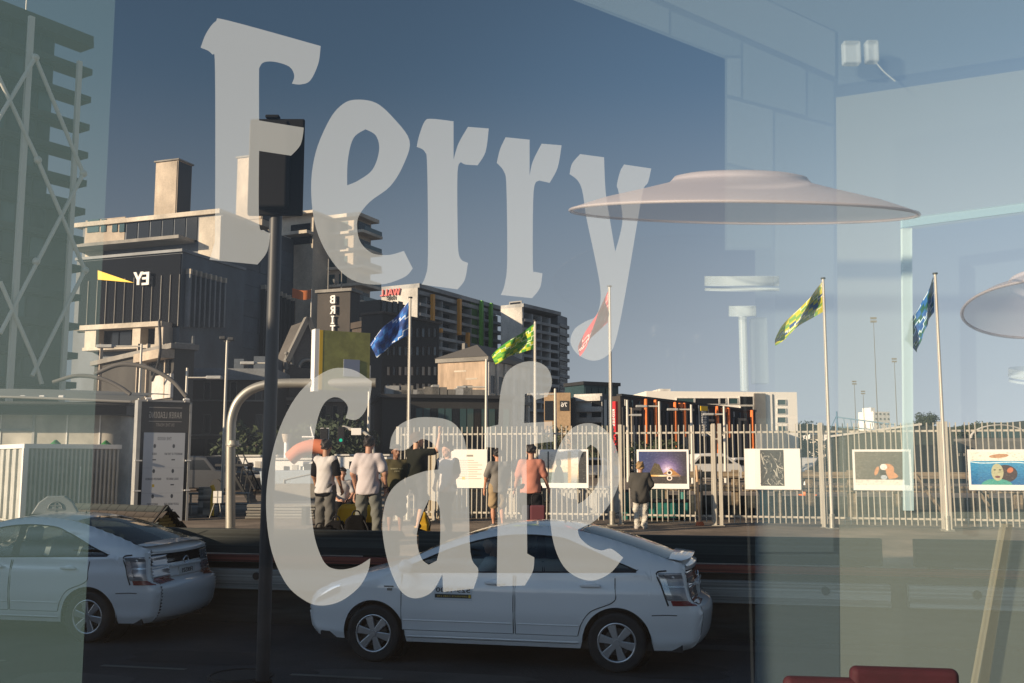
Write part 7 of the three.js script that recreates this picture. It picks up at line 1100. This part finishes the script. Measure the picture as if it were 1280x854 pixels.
{ // cream hoarding and stores behind the fence
  const wh = (x0, x1, y0, d, name, label, mat, rib) => { const a = at(x0, y0, d), b = at(x1, y0, d), t = thing(name, label, 'container', V((a.x + b.x) / 2, QUAY, -d), FENCE), w = (b.x - a.x) / 2, h = a.y - QUAY; part(t, 'body', bx(-w, w, 0, h, -1.8, 0), mat); for (let i = 0; i < rib; i++) part(t, 'rib', rbx(-w + 2 * w * (i + 0.2) / rib, -w + 2 * w * (i + 0.75) / rib, 0.06, h - 0.08, -0.01, 0.035, 0.012, 1), mat); part(t, 'top_rail', bx(-w - 0.02, w + 0.02, h, h + 0.05, -1.82, 0.045), mat); return t; };
  wh(535, 566, 562, 24.4, 'store_container', 'cream ribbed container behind the fence left of the notice board', M(0.64, 0.55, 0.40, 0.7, { map: TEX.fine }), 9);
  wh(570, 662, 613, 25, 'store_container', 'long low cream container behind the fence below the notice board', M(0.62, 0.56, 0.46, 0.7, { map: TEX.fine }), 18);
  wh(668, 760, 612, 26, 'store_container', 'low white container behind the fence below the shore picture', M(0.60, 0.58, 0.52, 0.7, { map: TEX.fine }), 16);
  // timber wharf frames and teal pipes
  const wf = thing('wharf_frame', 'timber wharf fender frames standing in a row behind the fence', 'timber frame', at(1000, 640, 25).setY(QUAY), FENCE), X = x => (at(x, 640, 25).x - wf.position.x) / Math.cos(FENCE);
  const wood = M(0.30, 0.23, 0.15, 0.85, { map: TEX.wood });
  for (const x of [838, 880, 925, 975, 1012, 1060, 1110, 1165, 1205, 1240, 1280]) part(wf, 'post', rbx(X(x) - 0.1, X(x) + 0.1, 0, 1.15, -0.1, 0.1, 0.02, 1), wood);
  for (const y of [0.62, 0.95]) for (let i = 0; i < 5; i++) part(wf, 'beam', rbx(X(838) + i * 1.95, X(838) + i * 1.95 + 1.9, y, y + 0.16, 0.1, 0.2, 0.02, 1), wood);
  for (const x of [940, 1130, 1185]) part(wf, 'brace', barSq(V(X(x), 1.05, 0.22), V(X(x + 28), 0.15, 0.22), 0.07), wood);
  part(wf, 'backing', bx(X(836), X(1285), 0.02, 0.5, -0.3, -0.12), MAT.timberDark);
  const tp = MAT.teal.clone(); tp.color = C(0.03, 0.26, 0.23);
  [[782, 'teal steel pile left of the blonde person'], [854, 'teal steel pile right of the blonde person'], [955, 'teal steel pile below the black and white print']].forEach(([x, l]) => { const p = at(x, 640, 24), t = thing('teal_pile', l, 'pile', V(p.x, QUAY, p.z), 0, 'teal piles behind the fence'); part(t, 'shaft', rod(V(0, 0, 0), V(0, at(x, 615, 24).y - QUAY, 0), 0.09, 0.09, 14), tp); part(t, 'cap', rod(V(0, at(x, 615, 24).y - QUAY, 0), V(0, at(x, 612, 24).y - QUAY, 0), 0.1, 0.08, 14), MAT.dark); });
  [[833, 'green equipment box behind the fence beside the blonde person'], [690, 'low dark equipment box behind the fence below the shore picture']].forEach(([x, l], i) => { const p = at(x, 645, 23.5), t = thing('equipment_box', l, 'box', V(p.x, QUAY, p.z)); part(t, 'body', rbx(-0.55, 0.55, 0.06, 0.42, -0.5, 0, 0.04), i ? MAT.dark : tp); part(t, 'lid', rbx(-0.58, 0.58, 0.42, 0.48, -0.53, 0.03, 0.02), MAT.dark); part(t, 'feet', [bx(-0.45, -0.3, 0, 0.06, -0.4, -0.1), bx(0.3, 0.45, 0, 0.06, -0.4, -0.1)], MAT.black); });
  [[817, 0.6], [826, 0.95]].forEach(([x, h], i) => { const p = at(x, 640, 24.2), t = thing('pale_post', ['shorter pale green post behind the night sky board', 'taller pale green post behind the night sky board'][i], 'post', V(p.x, QUAY, p.z)); part(t, 'shaft', rbx(-0.1, 0.1, 0, 0.55 + h * 0.3, -0.08, 0.08, 0.02), M(0.33, 0.36, 0.22, 0.8)); part(t, 'cap', rbx(-0.12, 0.12, 0.55 + h * 0.3, 0.6 + h * 0.3, -0.1, 0.1, 0.015), MAT.stone); });
  const cn = thing('marker_pole', 'slim pale orange pole leaning at the fence right of the night sky board', 'pole', ground(875, 657, QUAY)); part(cn, 'shaft', rod(V(0, 0, 0), V(-0.05, 1.28, 0), 0.025), M(0.62, 0.40, 0.24, 0.7)); part(cn, 'base', [new THREE.CylinderGeometry(0.07, 0.1, 0.08, 12).translate(0, 0.04, 0)], M(0.5, 0.13, 0.05, 0.7));
  const tc = at(1009, 600, 40), ck = thing('traffic_cone', 'small orange traffic cone behind the fence left of the flagpole', 'traffic cone', V(tc.x, QUAY, tc.z)); part(ck, 'cone', new THREE.ConeGeometry(0.22, 0.8, 16).translate(0, 0.44, 0), MAT.orange); part(ck, 'base', bx(-0.28, 0.28, 0, 0.05, -0.28, 0.28), MAT.orange); part(ck, 'band', new THREE.CylinderGeometry(0.115, 0.15, 0.14, 16).translate(0, 0.48, 0), MAT.cleanWhite);
}
{ // bags on the quay by the group
  const p = (x, d) => at(x, 650, d).setY(QUAY);
  const bag = (pos, label, m, w, h, yellow) => { const t = thing('rucksack', label, 'bag', pos, rr(-0.4, 0.4), null); part(t, 'body', (() => { const g = rbx(-w, w, 0.01, h, -0.14, 0.14, 0.09, 5), q = g.attributes.position; for (let i = 0; i < q.count; i++) { const y = q.getY(i) / h; q.setX(i, q.getX(i) * (1.05 - 0.45 * y * y) + 0.02 * Math.sin(y * 7)); q.setZ(i, q.getZ(i) * (1.1 - 0.4 * y)); } g.computeVertexNormals(); return g; })(), m); part(t, 'pocket', rbx(-w * 0.7, w * 0.7, 0.04, h * 0.5, 0.1, 0.2, 0.05, 3), yellow || m); part(t, 'strap', [tube([V(-0.08, h - 0.05, -0.02), V(-0.04, h + 0.06, 0), V(0.04, h + 0.06, 0), V(0.08, h - 0.05, -0.02)], 0.012), tube([V(w * 0.6, h * 0.85, 0.1), V(w * 0.95, h * 0.5, 0.16), V(w * 0.8, 0.08, 0.14)], 0.014)], MAT.black); return t; };
  bag(p(445, 16.6), 'black rucksack standing before the jeans of the white shirted person', cl(0.008, 0.008, 0.009), 0.22, 0.50);
  bag(p(420, 16.8), 'black and grey rucksack with a yellow pocket at the raglan person\'s feet', cl(0.012, 0.012, 0.014), 0.2, 0.4, M(0.6, 0.38, 0.02, 0.8));
  bag(p(436, 17.6), 'yellow bag slumped behind the black rucksack', M(0.72, 0.42, 0.02, 0.8), 0.25, 0.64);
  bag(p(400, 16.6), 'low black bag at the left end of the pile of bags', cl(0.007, 0.007, 0.008), 0.36, 0.30);
  bag(p(463, 17.9), 'small yellow and black bag right of the slumped bag', M(0.7, 0.42, 0.02, 0.8), 0.13, 0.62, MAT.black);
  bag(p(527, 19.2), 'small yellow bag on the ground behind the reaching person', M(0.72, 0.44, 0.03, 0.8), 0.14, 0.42);
}
{ // bench with two people sitting behind the group
  const o = at(434, 640, 22).setY(QUAY), t = thing('timber_bench', 'low timber bench with two people sitting on it behind the group', 'bench', o);
  for (let i = 0; i < 3; i++) part(t, 'slat', rbx(-1.1, 1.1, 0.40, 0.44, -0.25 + i * 0.17, -0.1 + i * 0.17, 0.01, 1), MAT.timber); for (const x of [-0.9, 0.9]) part(t, 'leg', bx(x - 0.05, x + 0.05, 0, 0.40, -0.2, 0.2), MAT.timberDark);
  const sit = { pelvis: [0, 0.93, 0], lk: [0.13, 0.93, 0.42], rk: [-0.13, 0.93, 0.42], la: [0.13, 0.52, 0.46], ra: [-0.13, 0.52, 0.46], lt: [0.14, 0.47, 0.62], rt: [-0.14, 0.47, 0.62], le: [0.25, 1.15, 0.08], lw: [0.12, 1.02, 0.32], re: [-0.25, 1.15, 0.08], rw: [-0.12, 1.02, 0.32] };
  figure({ label: 'seated person in a white top on the low bench, between the two standing backs', at: o.clone().add(V(-0.12, -0.41, 0.02)), turn: 0.3, h: 1.62, shirt: white, trousers: blackC, skin: [0.46, 0.25, 0.17], pose: sit, nod: 0.3, hands: [2, 2], hair: { back: -0.08, long: 1 } });
  figure({ label: 'seated person in a black top leaning on the low bench, right of the white top', at: o.clone().add(V(0.40, -0.41, 0.02)), turn: -0.4, h: 1.62, shirt: blackC, trousers: blackC, legs: 0.46, skin: [0.48, 0.27, 0.18], pose: sit, nod: 0.2, hands: [2, 2], hair: { back: -0.03 } });
}
renderer.render(scene, camera);
